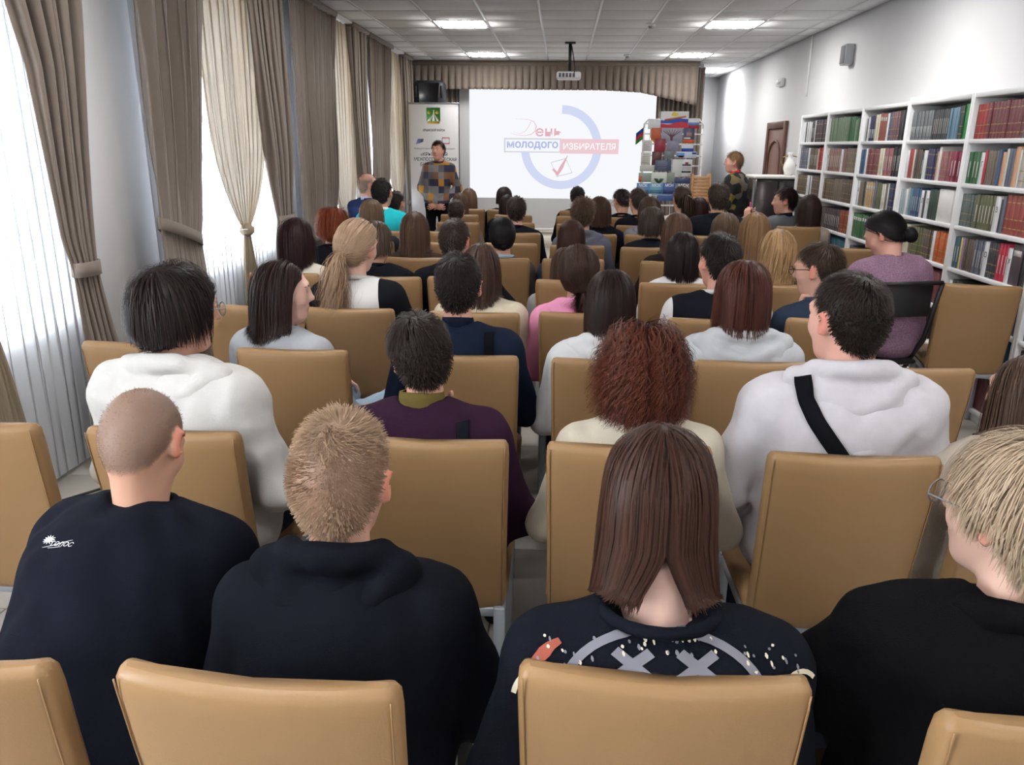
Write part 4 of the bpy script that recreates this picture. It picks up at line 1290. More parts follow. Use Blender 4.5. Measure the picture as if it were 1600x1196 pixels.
# the nearest rows, as measured
CH = [(-0.93, 0.90, 'cut by the lower left corner of the picture', 2), (-0.42, 0.905, 'under the plain black hoodie, in the nearest row', -3), (0.165, 0.955, 'behind the printed sweatshirt with grey crosses, nearest row', -1), (0.74, 0.90, 'cut by the lower right corner of the picture', 2),
      (-1.60, 1.87, 'cut by the left edge, beside the white voile', 0), (-1.04, 1.86, 'under the loose white hoodie, just ahead of the bending person', -2), (-0.33, 1.855, 'that the person in the purple sweater sits on', 0), (0.19, 1.855, 'that the cream sweater of the second row sits on', 0), (0.745, 1.835, 'that the person in white with a black strap sits on', 0), (1.22, 1.80, 'at the right edge, under the beige fleece', 6),
      (-1.60, 2.765, 'beside the tied drape, nearest the window in the third row', 0), (-0.98, 2.72, 'that the person in profile sits on, third row', 0), (-0.35, 2.70, 'that the person in the navy sweater sits on', 0), (0.19, 2.69, 'under the white hoodie of the third row', 0), (0.70, 2.71, 'under the pale grey hoodie of the third row', 0), (1.24, 2.68, 'standing empty before the white hoodie with a strap', 0),
      (-1.46, 3.51, 'standing empty beside the person in profile', 0), (-0.97, 3.49, 'under the white top with black raglan sleeves', 0), (-0.385, 3.46, 'under the cream sweater of the fourth row', 0), (0.12, 3.50, 'that the person in the pink hoodie sits on', 0), (0.70, 3.43, 'that the person in the college jacket sits on', 0), (1.235, 3.485, 'that the person in the denim jacket sits on', 0),
      (-1.62, 4.465, 'under the off-white top by the curtain, fifth row', 0), (-1.005, 4.41, 'under the black T-shirt with a white print, fifth row', 0), (-0.555, 4.44, 'under the plain black sweater of the fifth row', 0), (0.075, 4.41, 'under the grey sweater hidden by the pink hoodie', 0), (0.66, 4.37, 'under the white top ahead of the college jacket', 0), (1.25, 4.40, 'under the dark brown sweater ahead of the denim jacket', 0),
      (-1.53, 5.40, 'under the black jacket beside the curtain, sixth row', 0), (-0.98, 5.22, 'under the brown sweater of the sixth row', 0), (-0.415, 5.28, 'under the grey sweater with a pale blue collar', 0), (0.09, 5.28, 'under the slate-blue top next to the aisle', 0), (0.75, 5.25, 'under the black-brown sweater of the sixth row', 0), (1.29, 5.3, 'under the taupe sweater of the sixth row', 0),
      (-1.52, 6.1, 'just behind the turquoise shirt, seventh row', 0), (-0.98, 6.1, 'standing empty ahead of the brown sweater, seventh row', 0), (-0.39, 6.12, 'standing empty ahead of the pale blue collar, seventh row', 0), (0.13, 6.05, 'under the grey-blue hoodie on the aisle, seventh row', 0), (0.67, 6.0, 'under the dark navy top of the seventh row', 0), (1.27, 6.1, 'just behind the broad black hoodie, seventh row', 0),
      (-1.60, 6.9, 'that the person in turquoise sits on', 0), (-1.0, 6.9, 'standing empty in the eighth row on the curtain side', 0), (-0.385, 6.91, 'under the black shirt on the aisle, eighth row', 0), (0.28, 6.9, 'under the black hoodie with a hanging arm', 0), (0.77, 6.9, 'under the mid-grey hoodie of the eighth row', 0), (1.34, 6.9, 'under the broad black hoodie of the eighth row', 0),
      (-1.63, 7.75, 'just beyond the turquoise shirt, ninth row', 0), (-1.02, 7.78, 'under the grey-blue hoodie before the standing person in patchwork', 0), (-0.47, 7.85, 'standing empty on the aisle, ninth row, curtain side', 0), (0.17, 7.8, 'standing empty on the aisle, ninth row, bookcase side', 0), (0.75, 7.75, 'under the black sweater of the ninth row', 0), (1.19, 7.75, 'under the white top before the magazine rack', 0),
      (-1.12, 8.7, 'under the beige-brown top of the tenth row', 0), (-0.53, 8.75, 'just behind the lettered T-shirt, tenth row', 0), (0.16, 8.7, 'standing empty on the aisle below the blue ring', 0), (0.66, 8.65, 'under the person in glasses bowing below the slide', 0), (1.5, 8.65, 'in the tenth row, nearest the wooden crate', 0),
      (-1.13, 9.55, 'in the foremost row, nearest the curtains', 0), (-0.68, 9.5, 'under the lettered black T-shirt, foremost row', 0), (0.19, 9.5, 'in the foremost row below the blue ring', 0),
      (2.33, 7.9, 'beside the bookcase, under the beige sweater', -3)]
for x, y, l, rz in CH: chair(x, y, T_ + l, rz)
chair(2.10, 8.68, T_ + 'that the person with the phone sits on', 20)
chair(2.30, 6.15, T_ + 'standing empty ahead of the lilac sweater', -6)
chair(2.375, 4.52, T_ + 'standing empty and turned beside the bookcase', -12)
chair(-2.00, 8.62, T_ + 'under the navy jacket by the curtain', -30)

# black folding chair
fc = empty('folding_chair', (1.99, 4.52, 0), math.radians(14)); tag(fc, 'black folding chair under the lilac sweater', 'folding chair')
M_FB = mat('black_vinyl', (20, 21, 25), rough=0.5)
b = MB(); b.rbox((-0.16, 0.0, 0.74), (0.16, 0.03, 0.93), 0.012); b.build('backrest', M_FB, fc)
b = MB(); b.rbox((-0.19, 0.08, 0.43), (0.19, 0.46, 0.46), 0.012); b.build('seat', M_FB, fc)
for s in (-1, 1):
    b = MB(); b.tube([(s * 0.19, -0.02, 0.94), (s * 0.19, 0.06, 0.6), (s * 0.19, 0.40, 0.01)], 0.013, 8); b.build('leg', M_FB, fc, True)
    b = MB(); b.tube([(s * 0.17, 0.42, 0.44), (s * 0.17, 0.0, 0.01)], 0.012, 8); b.build('leg', M_FB, fc, True)
b = MB(); b.tube([(-0.19, -0.02, 0.94), (0.19, -0.02, 0.94)], 0.013, 8); b.build('crossbar', M_FB, fc, True)

# ------------------------------------------------------------------ people
SKIN = {}


def skin(c=(206, 160, 138), scalp=(60, 50, 45)):
    """skin whose hairy scalp, ears and lips are regions stored on the mesh"""
    nm = 'skin_%d_%d_%d_%d_%d_%d' % (*c, *scalp)
    if nm in MATS: return MATS[nm]
    m = mat(nm, c, rough=0.5, spec=0.3, var=0.05, vscale=18, bump=0.03, bscale=200, sss=0.1)
    nt = m.node_tree
    bs = nt.nodes['Principled BSDF']
    cur = bs.inputs['Base Color'].links[0].from_socket
    for at, col in (('lips', (c[0] * 0.86, c[1] * 0.66, c[2] * 0.66)), ('ears', (c[0], c[1] * 0.86, c[2] * 0.84)), ('scalp', scalp)):  # ears: natural pink, plus screen light shining through them put into the colour
        an = nt.nodes.new('ShaderNodeAttribute'); an.attribute_name = at
        mx = nt.nodes.new('ShaderNodeMix'); mx.data_type = 'RGBA'
        mx.inputs[7].default_value = (*lin(col), 1)
        nt.links.new(an.outputs['Fac'], mx.inputs[0]); nt.links.new(cur, mx.inputs[6])
        cur = mx.outputs[2]
    nt.links.new(cur, bs.inputs['Base Color'])
    return m


def eye_line(az):
    """height of the hairline (head units) by angle from the face"""
    return np.interp(np.abs(az), [0, 30, 55, 68, 80, 92, 105, 125, 150, 180], [0.082, 0.082, 0.066, 0.035, -0.005, 0.022, -0.03, -0.068, -0.082, -0.088])


def two_tone(c1, c2):
    """cloth of two colours; which one is stored on the mesh"""
    m = mat('two_tone_%d_%d' % (c1[0], c2[0]), c1, rough=0.92, spec=0.06, bump=0.1, bscale=500)
    nt = m.node_tree
    an = nt.nodes.new('ShaderNodeAttribute'); an.attribute_name = 'zone'
    gt = nt.nodes.new('ShaderNodeMath'); gt.operation = 'GREATER_THAN'; gt.inputs[1].default_value = 0.0
    mx = nt.nodes.new('ShaderNodeMix'); mx.data_type = 'RGBA'
    mx.inputs[6].default_value = (*lin(c1), 1); mx.inputs[7].default_value = (*lin(c2), 1)
    nt.links.new(an.outputs['Fac'], gt.inputs[0]); nt.links.new(gt.outputs[0], mx.inputs[0])
    nt.links.new(mx.outputs[2], nt.nodes['Principled BSDF'].inputs['Base Color'])
    return m


class Head:
    def __init__(self, c, yaw, pitch, roll, s=1.0, wide=1.0, ears=True, nose=1.0):
        self.c, self.s = np.asarray(c, float), s
        self.R = rotz(math.radians(yaw)) @ rotx(math.radians(pitch)) @ roty(math.radians(roll))
        w = self.w
        k = 0.012 * s
        P = [self.e((0, -0.014, 0.030), (0.076 * wide, 0.096, 0.089), k=k), self.e((0, 0.030, -0.030), (0.060 * wide, 0.062, 0.080), k=0.03 * s), self.e((0, -0.05, -0.01), (0.066 * wide, 0.055, 0.07), k=0.03 * s),
             self.e((0, 0.052, -0.092), (0.034, 0.034, 0.028), k=0.03 * s), self.e((0.034, 0.055, -0.022), (0.026, 0.030, 0.026), k=0.02 * s), self.e((-0.034, 0.055, -0.022), (0.026, 0.030, 0.026), k=0.02 * s),
             cap(w((-0.034, 0.080, 0.030)), w((0.034, 0.080, 0.030)), 0.013 * s, k=0.02 * s)]
        P += [self.x((sx * 0.030, 0.101, 0.010), (0.017, 0.014, 0.011), k=0.012 * s) for sx in (-1, 1)]
        P += [cap(w((0, 0.088, 0.018)), w((0, 0.098 + 0.009 * nose, -0.022)), 0.008 * s, 0.0115 * s, k=0.012 * s), cap(w((-0.012, 0.092, -0.026)), w((0.012, 0.092, -0.026)), 0.008 * s, k=0.008 * s),
              self.e((0, 0.088, -0.056), (0.023, 0.010, 0.006), k=0.006 * s), self.e((0, 0.086, -0.066), (0.020, 0.010, 0.007), k=0.006 * s), self.x((0, 0.098, -0.0605), (0.022, 0.006, 0.0015), k=0.004 * s)]
        for sx in (-1, 1):
            P += [cap(w((sx * 0.018, 0.0865, 0.0165)), w((sx * 0.043, 0.080, 0.0150)), 0.0052 * s, 0.0045 * s, k=0.005 * s), cap(w((sx * 0.019, 0.0855, 0.0020)), w((sx * 0.042, 0.080, 0.0025)), 0.0048 * s, 0.0045 * s, k=0.006 * s)]
        self.face_prims = P
        self.ear = []
        if ears:
            for sx in (-1, 1):
                Re = self.R @ rotz(sx * math.radians(-28)) @ roty(sx * math.radians(8))
                self.ear += [ell(w((sx * (0.076 * wide + 0.005), -0.006, -0.004)), np.array((0.009, 0.021, 0.034)) * s, Re, 0.006 * s),
                             ell(w((sx * (0.074 * wide + 0.002), 0.002, -0.028)), np.array((0.008, 0.010, 0.012)) * s, Re, 0.006 * s),
                             cut(w((sx * (0.076 * wide + 0.016), 0.002, -0.002)), np.array((0.010, 0.011, 0.019)) * s, Re, 0.005 * s)]
        self.skull = [P[0], P[1], P[2]]

    def w(self, p): return self.c + self.R @ (np.asarray(p, float) * self.s)
    def local(self, p): return (p - self.c) @ self.R / self.s
    def e(self, c, r, k=0.03): return ell(self.w(c), np.asarray(r) * self.s, self.R, k)
    def x(self, c, r, k=0.02): return cut(self.w(c), np.asarray(r) * self.s, self.R, k)

    def scalp(self, p):
        l = self.local(p)
        az = np.degrees(np.arctan2(l[:, 0], l[:, 1] + 0.014))
        r = np.hypot(l[:, 0], l[:, 1] + 0.014)
        return (l[:, 2] > eye_line(az)) & ~((np.abs(l[:, 0]) > 0.0775) & (l[:, 2] < 0.035))


def ribbons(P, width, O, bulge=0.22, three=True, taper=0.25):
    """P (n,s,3) strand points; O (n,s,3) outward; -> verts, quads"""
    n, s = P.shape[:2]
    T = np.gradient(P, axis=1)
    Wd = np.cross(T, O)
    Wd /= np.linalg.norm(Wd, axis=2)[..., None] + 1e-9
    t = np.linspace(0, 1, s)
    prof = (np.interp(t, [0, 0.15, 0.6, 1], [0.7, 1.0, 1.0, taper]))[None, :, None] * np.broadcast_to(np.asarray(width), (n,))[:, None, None]
    A, B = P - Wd * prof * 0.5, P + Wd * prof * 0.5
    cols = [A, P + O * prof * bulge, B] if three else [A, B]
    m = len(cols)
    V = np.stack(cols, 2).reshape(-1, 3)
    i = np.arange(n * s * m).reshape(n, s, m)
    Q = []
    for k in range(m - 1):
        Q.append(np.stack([i[:, :-1, k], i[:, :-1, k + 1], i[:, 1:, k + 1], i[:, 1:, k]], -1).reshape(-1, 4))
    return V, np.concatenate(Q)


def push(p, off, coll):
    d = field(coll, p)
    inside = d < off
    if not inside.any(): return p, None
    q = p[inside]
    h = 0.002
    d0 = d[inside]
    g = np.stack([field(coll, q + np.eye(3)[a] * h) - d0 for a in range(3)], 1)
    g /= np.linalg.norm(g, axis=1)[:, None] + 1e-9
    p = p.copy()
    p[inside] = q + g * (np.broadcast_to(off, d.shape)[inside] - d0)[:, None]
    G = np.zeros_like(p); G[inside] = g
    return p, G


def make_hair(H, hm_v, hm_q, spec, coll, n, seed, width, ncore=4):
    """strands grown from the scalp; returns verts, quads"""
    r = np.random.default_rng(seed)
    st = spec['style']
    s = H.s
    C = hm_v[hm_q].mean(1)
    ok = H.scalp(C)
    hm_q, C = hm_q[ok], C[ok]
    nrm = np.cross(hm_v[hm_q[:, 2]] - hm_v[hm_q[:, 0]], hm_v[hm_q[:, 3]] - hm_v[hm_q[:, 1]])
    ar = np.linalg.norm(nrm, axis=1); nrm /= ar[:, None] + 1e-12
    pick = r.choice(len(C), n, p=ar / ar.sum())
    jit = r.normal(size=(n, 3)) * 0.003 * s
    root, N = C[pick] + jit, nrm[pick]
    L = H.local(root)
    Rw = H.R
    az = np.degrees(np.arctan2(L[:, 0], L[:, 1] + 0.014))
    top = np.clip((L[:, 2] - 0.045) / 0.05, 0, 1)
    three = spec.get('three', True)
    def tang(v):
        t = v - (v * N).sum(1)[:, None] * N
        return t / (np.linalg.norm(t, axis=1)[:, None] + 1e-9)
    whorl = H.w((0.012, -0.055, 0.118))
    S = spec.get('S', 8)
    wave_a, wave_f = spec.get('wave', (0.0, 0.0))
    thick = spec.get('thick', 0.010)
    off = (0.002 + thick * r.random(n) ** 1.2) * s
    grav = spec.get('grav', 0.0)
    if st in ('buzz', 'crop', 'short', 'medium', 'fluffy'):
        Lt, Ls = spec.get('len', (0.05, 0.014))
        Ln = (Ls + (Lt - Ls) * np.clip((L[:, 2] - spec.get('fade', 0.0)) / 0.07, 0, 1)) * r.uniform(0.7, 1.15, n) * s
        d = tang(root - whorl)
        sw_a = 1.1 * np.exp(-np.linalg.norm(root - whorl, axis=1) / (0.045 * s))[:, None]
        d = d * np.cos(sw_a) + np.cross(N, d) * np.sin(sw_a) + r.normal(size=(n, 3)) * spec.get('mess', 0.12)
        fr = spec.get('forward', 0.0)
        if fr: d = d + fr * top[:, None] * (Rw @ np.array([spec.get('side', 0.0), 1.0, 0]))
        lift = spec.get('lift', 0.3) * (0.25 + 0.75 * top) * r.uniform(0.5, 1.3, n)
        d = d / np.linalg.norm(d, axis=1)[:, None]
        d = d * (1 - lift)[:, None] + N * lift[:, None]
    elif st in ('long', 'bob', 'curly'):
        zc = H.c[2] + 0.13 * s - spec.get('len', 0.3) * (1 - spec.get('ragged', 0.06) * r.random(n) ** 2 * 2)
        zc = zc + spec.get('bowl', 0.0) * np.abs(L[:, 0]) / 0.075
        Ln = np.maximum(root[:, 2] - zc, 0.03) + 0.045 * s * np.clip((L[:, 2] - 0.02) / 0.09, 0, 1)
        side = np.sign(L[:, 0] + spec.get('part', 0.0)); side[side == 0] = 1
        tz = np.clip((L[:, 2] - 0.045) / 0.055, 0, 1)
        fr_ = np.clip((L[:, 1] + 0.05) / 0.09, 0, 1)
        v = (np.stack([side * (0.12 + 0.75 * fr_) * tz, -(0.25 + 0.7 * tz), -(1.05 - tz)], 1)) @ Rw.T
        d = tang(v + r.normal(size=(n, 3)) * 0.05)
        d = d * 0.93 + N * 0.07
        grav = spec.get('grav', 22.0)
    elif st in ('pony', 'bun'):
        tie = H.w(spec.get('tie', (0.0, -0.115, 0.0)))
        P = np.zeros((n, S + 1, 3))
        ext = r.random(n) * thick
        for k in range(S + 1):
            t = k / S
            p = root * (1 - t) + tie * t + N * 0.02 * math.sin(math.pi * t) + r.normal(size=3) * 0
            p, _ = push(p, (0.003 + ext * s) * (1 - 0.3 * t), coll)
            P[:, k] = p
        P[:, -1] = tie + r.normal(size=(n, 3)) * 0.006
        O = P - H.w((0, 0, 0)); O /= np.linalg.norm(O, axis=2)[..., None] + 1e-9
        V, Q = ribbons(P, width * r.uniform(0.7, 1.2, n), O, three=three)
        m = int(n * (0.9 if st == 'pony' else 0.5))
        if st == 'pony':
            Lp = spec.get('len', 0.3) * r.uniform(0.8, 1.1, m) * s
            S2 = S + 4
            p = tie + r.normal(size=(m, 3)) * 0.010
            back = Rw @ np.array(spec.get('dir', (0, -1.0, 0.15)))
            d = back + r.normal(size=(m, 3)) * 0.34
            P2 = np.zeros((m, S2 + 1, 3)); P2[:, 0] = p
            ph = r.uniform(0, 6.28, m)
            for k in range(S2):
                h = (Lp / S2)[:, None]
                d = d + np.array([0, 0, -1.0]) * spec.get('grav', 14.0) * h
                d /= np.linalg.norm(d, axis=1)[:, None]
                p = p + d * h
                p, _ = push(p, 0.004 + 0.02 * r.random(m), coll)
                P2[:, k + 1] = p
            if wave_a:
                t = np.linspace(0, 1, S2 + 1)
                P2[..., 0] += wave_a * np.sin(wave_f * t[None] + ph[:, None]) * t; P2[..., 1] += wave_a * np.cos(wave_f * t[None] + ph[:, None]) * t
            ax = P2.mean(0)[None]
        else:
            rb_ = spec.get('bun', 0.042) * s
            cb = tie + Rw @ np.array((0, -0.6, 0)) * rb_
            S2 = 10
            th0 = r.uniform(0, 6.28, m); zz = r.uniform(-1, 1, m)
            t = np.linspace(0, 3.2, S2 + 1)
            z_ = np.clip(zz[:, None] + 0.4 * np.sin(t[None] * 1.3), -1, 1)
            rr = np.sqrt(1 - z_ ** 2 * 0.95) * rb_ * r.uniform(0.85, 1.05, m)[:, None]
            a = th0[:, None] + t[None]
            loc = np.stack([rr * np.cos(a), 0.8 * z_ * rb_, rr * np.sin(a)], -1)
            P2 = cb + loc @ Rw.T
            ax = cb
        O2 = P2 - ax; O2 /= np.linalg.norm(O2, axis=2)[..., None] + 1e-9
        V2, Q2 = ribbons(P2, width * (0.7 if st == 'pony' else 1.0) * r.uniform(0.7, 1.2, m), O2, three=three)
        return np.concatenate([V, V2]), np.concatenate([Q, Q2 + len(V)])
    P = np.zeros((n, S + 1, 3)); P[:, 0] = root
    p = root.copy()
    slow = np.ones(n)
    for k in range(S):
        h = (Ln / S * slow)[:, None]
        if grav:
            d = d + np.array([0, 0, -1.0]) * grav * h
        d = d / (np.linalg.norm(d, axis=1)[:, None] + 1e-9)
        p = p + d * h
        if st in ('buzz', 'crop', 'short', 'fluffy'):
            core = coll[:ncore]
            d0 = field(core, p); hh = 0.002
            g = np.stack([field(core, p + np.eye(3)[a_] * hh) - d0 for a_ in range(3)], 1)
            g /= np.linalg.norm(g, axis=1)[:, None] + 1e-9
            want = off * min(1, 0.3 + 0.5 * k) + lift * Ln * ((k + 1) / S) * 0.75
            p = p + g * (want - d0)[:, None]
            nd_ = p - P[:, k]
            d = nd_ / (np.linalg.norm(nd_, axis=1)[:, None] + 1e-9)
            G = None
        else:
            p, G = push(p, off * min(1, 0.35 + k / 2.5) * (1 - 0.45 * max(0, k / S - 0.5)), coll[:ncore])
            p, G2 = push(p, 0.003 + 0.35 * off, coll[ncore:])
            if G2 is not None:
                slow = np.where(np.abs(G2).sum(1) > 0, slow * 0.45, slow)
                G = G2 if G is None else np.where((np.abs(G2).sum(1) > 0)[:, None], G2, G)
        if G is not None:
            dot = (d * G).sum(1)
            d = d - np.where(dot < 0, dot, 0)[:, None] * G
        P[:, k + 1] = p
    if wave_a:
        ph = r.uniform(0, 6.28, n); t = np.linspace(0, 1, S + 1)
        f = wave_f * r.uniform(0.8, 1.2, n)[:, None]
        ramp = np.clip(t * 2.5, 0, 1)[None]
        P[..., 0] += wave_a * np.sin(f * t[None] + ph[:, None]) * ramp; P[..., 1] += wave_a * np.cos(f * t[None] + ph[:, None]) * ramp
        P[..., 2] += 0.4 * wave_a * np.sin(f * t[None] * 1.3 + ph[:, None]) * ramp
    if st in ('long', 'bob', 'curly', 'medium'):
        lp = (P - H.c) @ Rw / s
        ymax = np.interp(lp[..., 2], [-0.10, -0.04, 0.03, 0.08, 0.10], [0.035, 0.035, 0.04, 0.085, 0.2]) + (0.03 if st == 'medium' else 0)
        over = np.clip(lp[..., 1] - ymax, 0, None)
        P = P - (over * s)[..., None] * Rw[:, 1] + (np.sign(lp[..., 0]) * np.minimum(over, 0.03) * 0.35 * s)[..., None] * Rw[:, 0]
    if spec.get('split'):
        lx = (P - H.c) @ Rw[:, 0]
        sd = np.sign(lx[:, -1:] + 1e-6)
        dz = np.clip((H.c[2] - 0.035 * s - P[..., 2]) / 0.13, 0, 1) ** 1.2
        P = P + (sd * spec['split'] * dz * np.exp(-(lx / 0.075) ** 2) * ((P - H.c) @ Rw[:, 1] < 0))[..., None] * Rw[:, 0]
    axis = P.copy(); axis[..., :2] = H.c[:2]; axis[..., 2] = np.minimum(P[..., 2], H.c[2] + 0.02)
    O = P - axis; O /= np.linalg.norm(O, axis=2)[..., None] + 1e-9
    return ribbons(P, width * r.uniform(0.7, 1.25, n), O, three=three, taper=spec.get('taper', 0.3))


def hand(wrist, dirv, palm, side, curl=0.4, s=1.0, spread=0.08, vox=0.0048):
    """a hand with a palm, four jointed fingers and a thumb"""
    D = np.asarray(dirv, float); D /= np.linalg.norm(D)
    Nn = np.asarray(palm, float); Nn = Nn - D * (Nn @ D); Nn /= np.linalg.norm(Nn)
    Sd = np.cross(D, Nn) * side
    W = np.asarray(wrist, float)
    f = lambda a, b, c: W + s * (D * a + Sd * b + Nn * c)
    R = np.stack([D, Sd, Nn], 1)
    P = [cap(f(-0.06, 0, 0), f(0.01, 0, 0), 0.025 * s, 0.024 * s), ell(f(0.050, 0, 0), np.array((0.052, 0.041, 0.016)) * s, R, 0.02)]
    for q, (b, l, a0) in enumerate(((0.030, 0.072, 0.085), (0.010, 0.080, 0.090), (-0.011, 0.074, 0.086), (-0.030, 0.058, 0.078))):
        sp = b / 0.03 * spread
        p0 = f(a0, b, 0); ang = 0.25 * curl
        p = p0; segs = (0.45, 0.32, 0.23)
        for j, sg in enumerate(segs):
            ang += curl * (0.75 if j == 0 else 1.0) * 1.0
            nx = p + s * l * sg * (D * math.cos(ang) + Nn * math.sin(ang) + Sd * sp)
            r0 = 0.0088 - 0.0008 * j
            P.append(cap(p, nx, r0 * s, (r0 - 0.0008) * s, 0.006)); p = nx
    t0 = f(0.022, 0.034, 0.004); t1 = f(0.05, 0.060, 0.016 + 0.02 * curl); t2 = f(0.078, 0.062, 0.026 + 0.04 * curl)
    P += [cap(f(0.01, 0.015, 0.004), t0, 0.015 * s, 0.013 * s, 0.012), cap(t0, t1, 0.0125 * s, 0.011 * s, 0.008), cap(t1, t2, 0.0105 * s, 0.0085 * s, 0.006)]
    return solid(P, vox, relax=1)


def shoe_mesh():
    P = [ell((0, 0.06, 0.035), (0.042, 0.13, 0.032), k=0.02), ell((0, -0.02, 0.055), (0.038, 0.06, 0.05), k=0.03), cut((0, 0.05, -0.05), (0.2, 0.4, 0.052), k=0.01)]
    V, Q = solid(P, 0.014)
    return raw_mesh('shoe', V, Q, fabric((32, 32, 36), bump=0.0))


SHOE = None
TRIS = [0]


def person(label, px, py, hy, row=None, hip=None, by=0.0, head=(0, 0, 0), s=1.0, hair=None, hc=((40, 32, 28), (66, 52, 44)), top=None, sw=0.165, lod=2,
           arms=None, skin_c=(206, 160, 138), legs=(38, 42, 54), stand=False, face=False, glasses=None, lean=0.0, ht=0.012, hood=None, wide=1.0, collar=None, strap=None, z_top=None, hands=True, bulk=1.0, prints=None, wide_sh=0.0, neckline=0.0, seed=None, ndrop=0.0, fwd=0.0):
    """px, py: where the crown of the head stands in the photograph; hy: its distance down the room"""
    global SHOE
    seed = seed if seed is not None else int(px * 7 + py)
    rs = np.random.default_rng(seed)
    tp = at_y(px, py, hy)
    Rb = rotz(math.radians(by))
    pitch_drop = 0.02 * abs(math.sin(math.radians(head[1])))
    Hc = np.array([tp[0], tp[1], tp[2] - (0.118 + ht) * s + pitch_drop])
    lo = {0: dict(head=.0078, shirt=.0105, pants=.024, n=3500, w=.0022, S=12, hv=.0058), 1: dict(head=.0095, shirt=.0145, pants=.028, n=1550, w=.0034, S=10, hv=.0058), 2: dict(head=.0115, shirt=.018, pants=.032, n=1000, w=.0048, S=8, hv=.008), 3: dict(head=.013, shirt=.021, pants=.034, n=580, w=.0068, S=7, hv=.009), 4: dict(head=.016, shirt=.026, pants=.036, n=400, w=.0085, S=6, hv=.011)}[lod]
    H = Head(Hc, by + head[0], head[1], head[2], s, wide)
    if stand:
        P0 = np.array([Hc[0], Hc[1] + 0.0, 0.90]) if hip is None else np.array(hip, float)
    else:
        hyy = (row + 0.25) if row is not None else hip[1]
        P0 = np.array([hip[0] if hip is not None else Hc[0], hyy, 0.56])
    B = lambda v: Rb @ np.asarray(v, float)
    nb = Hc + B((0, -0.030 - fwd, -0.150 * s - ndrop)) + H.R @ np.array((0, -0.01, 0))           # base of the neck
    Sc = nb + B((0, -0.004, -0.062))                                                # middle of the shoulders
    up = Sc - P0
    def along(t): return P0 + up * t
    sh = [Sc + B((sx * sw, 0, -0.018)) for sx in (-1, 1)]
    bk = bulk
    # arms: elbows and wrists in body directions
    A = arms or {}
    el, wr = [], []
    for i, sx in enumerate((-1, 1)):
        k = 'L' if sx < 0 else 'R'
        e_ = sh[i] + B(A[k][0]) if k in A else sh[i] + B((sx * 0.075, 0.05 if not stand else -0.02, -0.265))
        if k in A and A[k][1] == 'chin': w_ = H.w((sx * 0.022, 0.082, -0.205))
        elif k in A: w_ = sh[i] + B(A[k][1])
        elif stand: w_ = sh[i] + B((-sx * 0.08, 0.22, -0.40))
        else:
            w_ = np.array([*(P0 + B((sx * 0.11, 0.27, 0)))[:2], 0.655])
        el.append(e_); wr.append(w_)
    infl = (top or {}).get('loose', 0.0)
    def torso(g):
        Rl = Rb
        q = [ell(along(0.02) + B((0, 0.0, 0)), (0.165 * bk + g, 0.120 * bk + g, 0.11 + g), Rl, 0.05), ell(along(0.32), (0.150 * bk + g, 0.112 * bk + g, 0.17 + g), Rl, 0.06),
             ell(along(0.68), (sw * 0.98 * bk + g, 0.118 * bk + g, 0.16 + g), Rl, 0.06), ell(along(0.88) + B((0, -0.015, 0)), (sw * 0.95 * bk + g, 0.092 + g, 0.085 + g), Rl, 0.05),
             cap(sh[0] + B((0.03, 0, -0.012)), sh[1] + B((-0.03, 0, -0.012)), 0.050 + g, k=0.05)]
        for i, sx in enumerate((-1, 1)):
            q += [cap(nb + B((sx * 0.035, -0.012, -0.006)), sh[i] + B((-sx * 0.02, 0, 0.006)), 0.036 + g * 0.6, 0.042 + g, 0.05)]
        return q
    def sleeves(g, ff=1.0, ru=0.047, rl=0.038):
        q = []
        for i in range(2):
            w2 = el[i] + (wr[i] - el[i]) * ff
            q += [cap(sh[i], el[i], ru + g, ru * 0.90 + g, 0.05)]
            if ff > 0.02: q += [cap(el[i], w2, ru * 0.86 + g, rl + g, 0.025)]
        return q
    neck = [cap(H.w((0, -0.028, -0.055)), nb + B((0, 0.004, -0.05)), 0.050 * s * (0.94 + 0.06 * wide), 0.058, 0.02)]
    base = np.array([P0[0], P0[1], 0.0])
    root = empty('person', base); tag(root, label, 'person')
    # body: head and neck, trunk and limbs, hands - one mesh
    hv, hq = solid(H.face_prims + H.ear + neck, lo['head'], relax=1)
    knees, ank = [], []
    for sx in (-1, 1):
        if stand:
            knees.append(np.array([P0[0], P0[1], 0.48]) + B((sx * 0.09, 0.01, 0))); ank.append(np.array([P0[0], P0[1], 0.09]) + B((sx * 0.09, -0.02, 0)))
        else:
            knees.append(np.array([P0[0], P0[1], 0.545]) + B((sx * 0.13, 0.40, 0))); ank.append(np.array([P0[0], P0[1], 0.09]) + B((sx * 0.12, 0.36, 0)))
    hipj = [P0 + B((sx * 0.085, 0, -0.02 if not stand else -0.05)) for sx in (-1, 1)]
    under = torso(-0.022) + sleeves(-0.016)
    for i in range(2): under += [cap(hipj[i], knees[i], 0.062, 0.045, 0.03), cap(knees[i], ank[i], 0.042, 0.03, 0.03)]
    uv, uq = solid(under, 0.032)
    pieces = [(hv, hq), (uv, uq)]
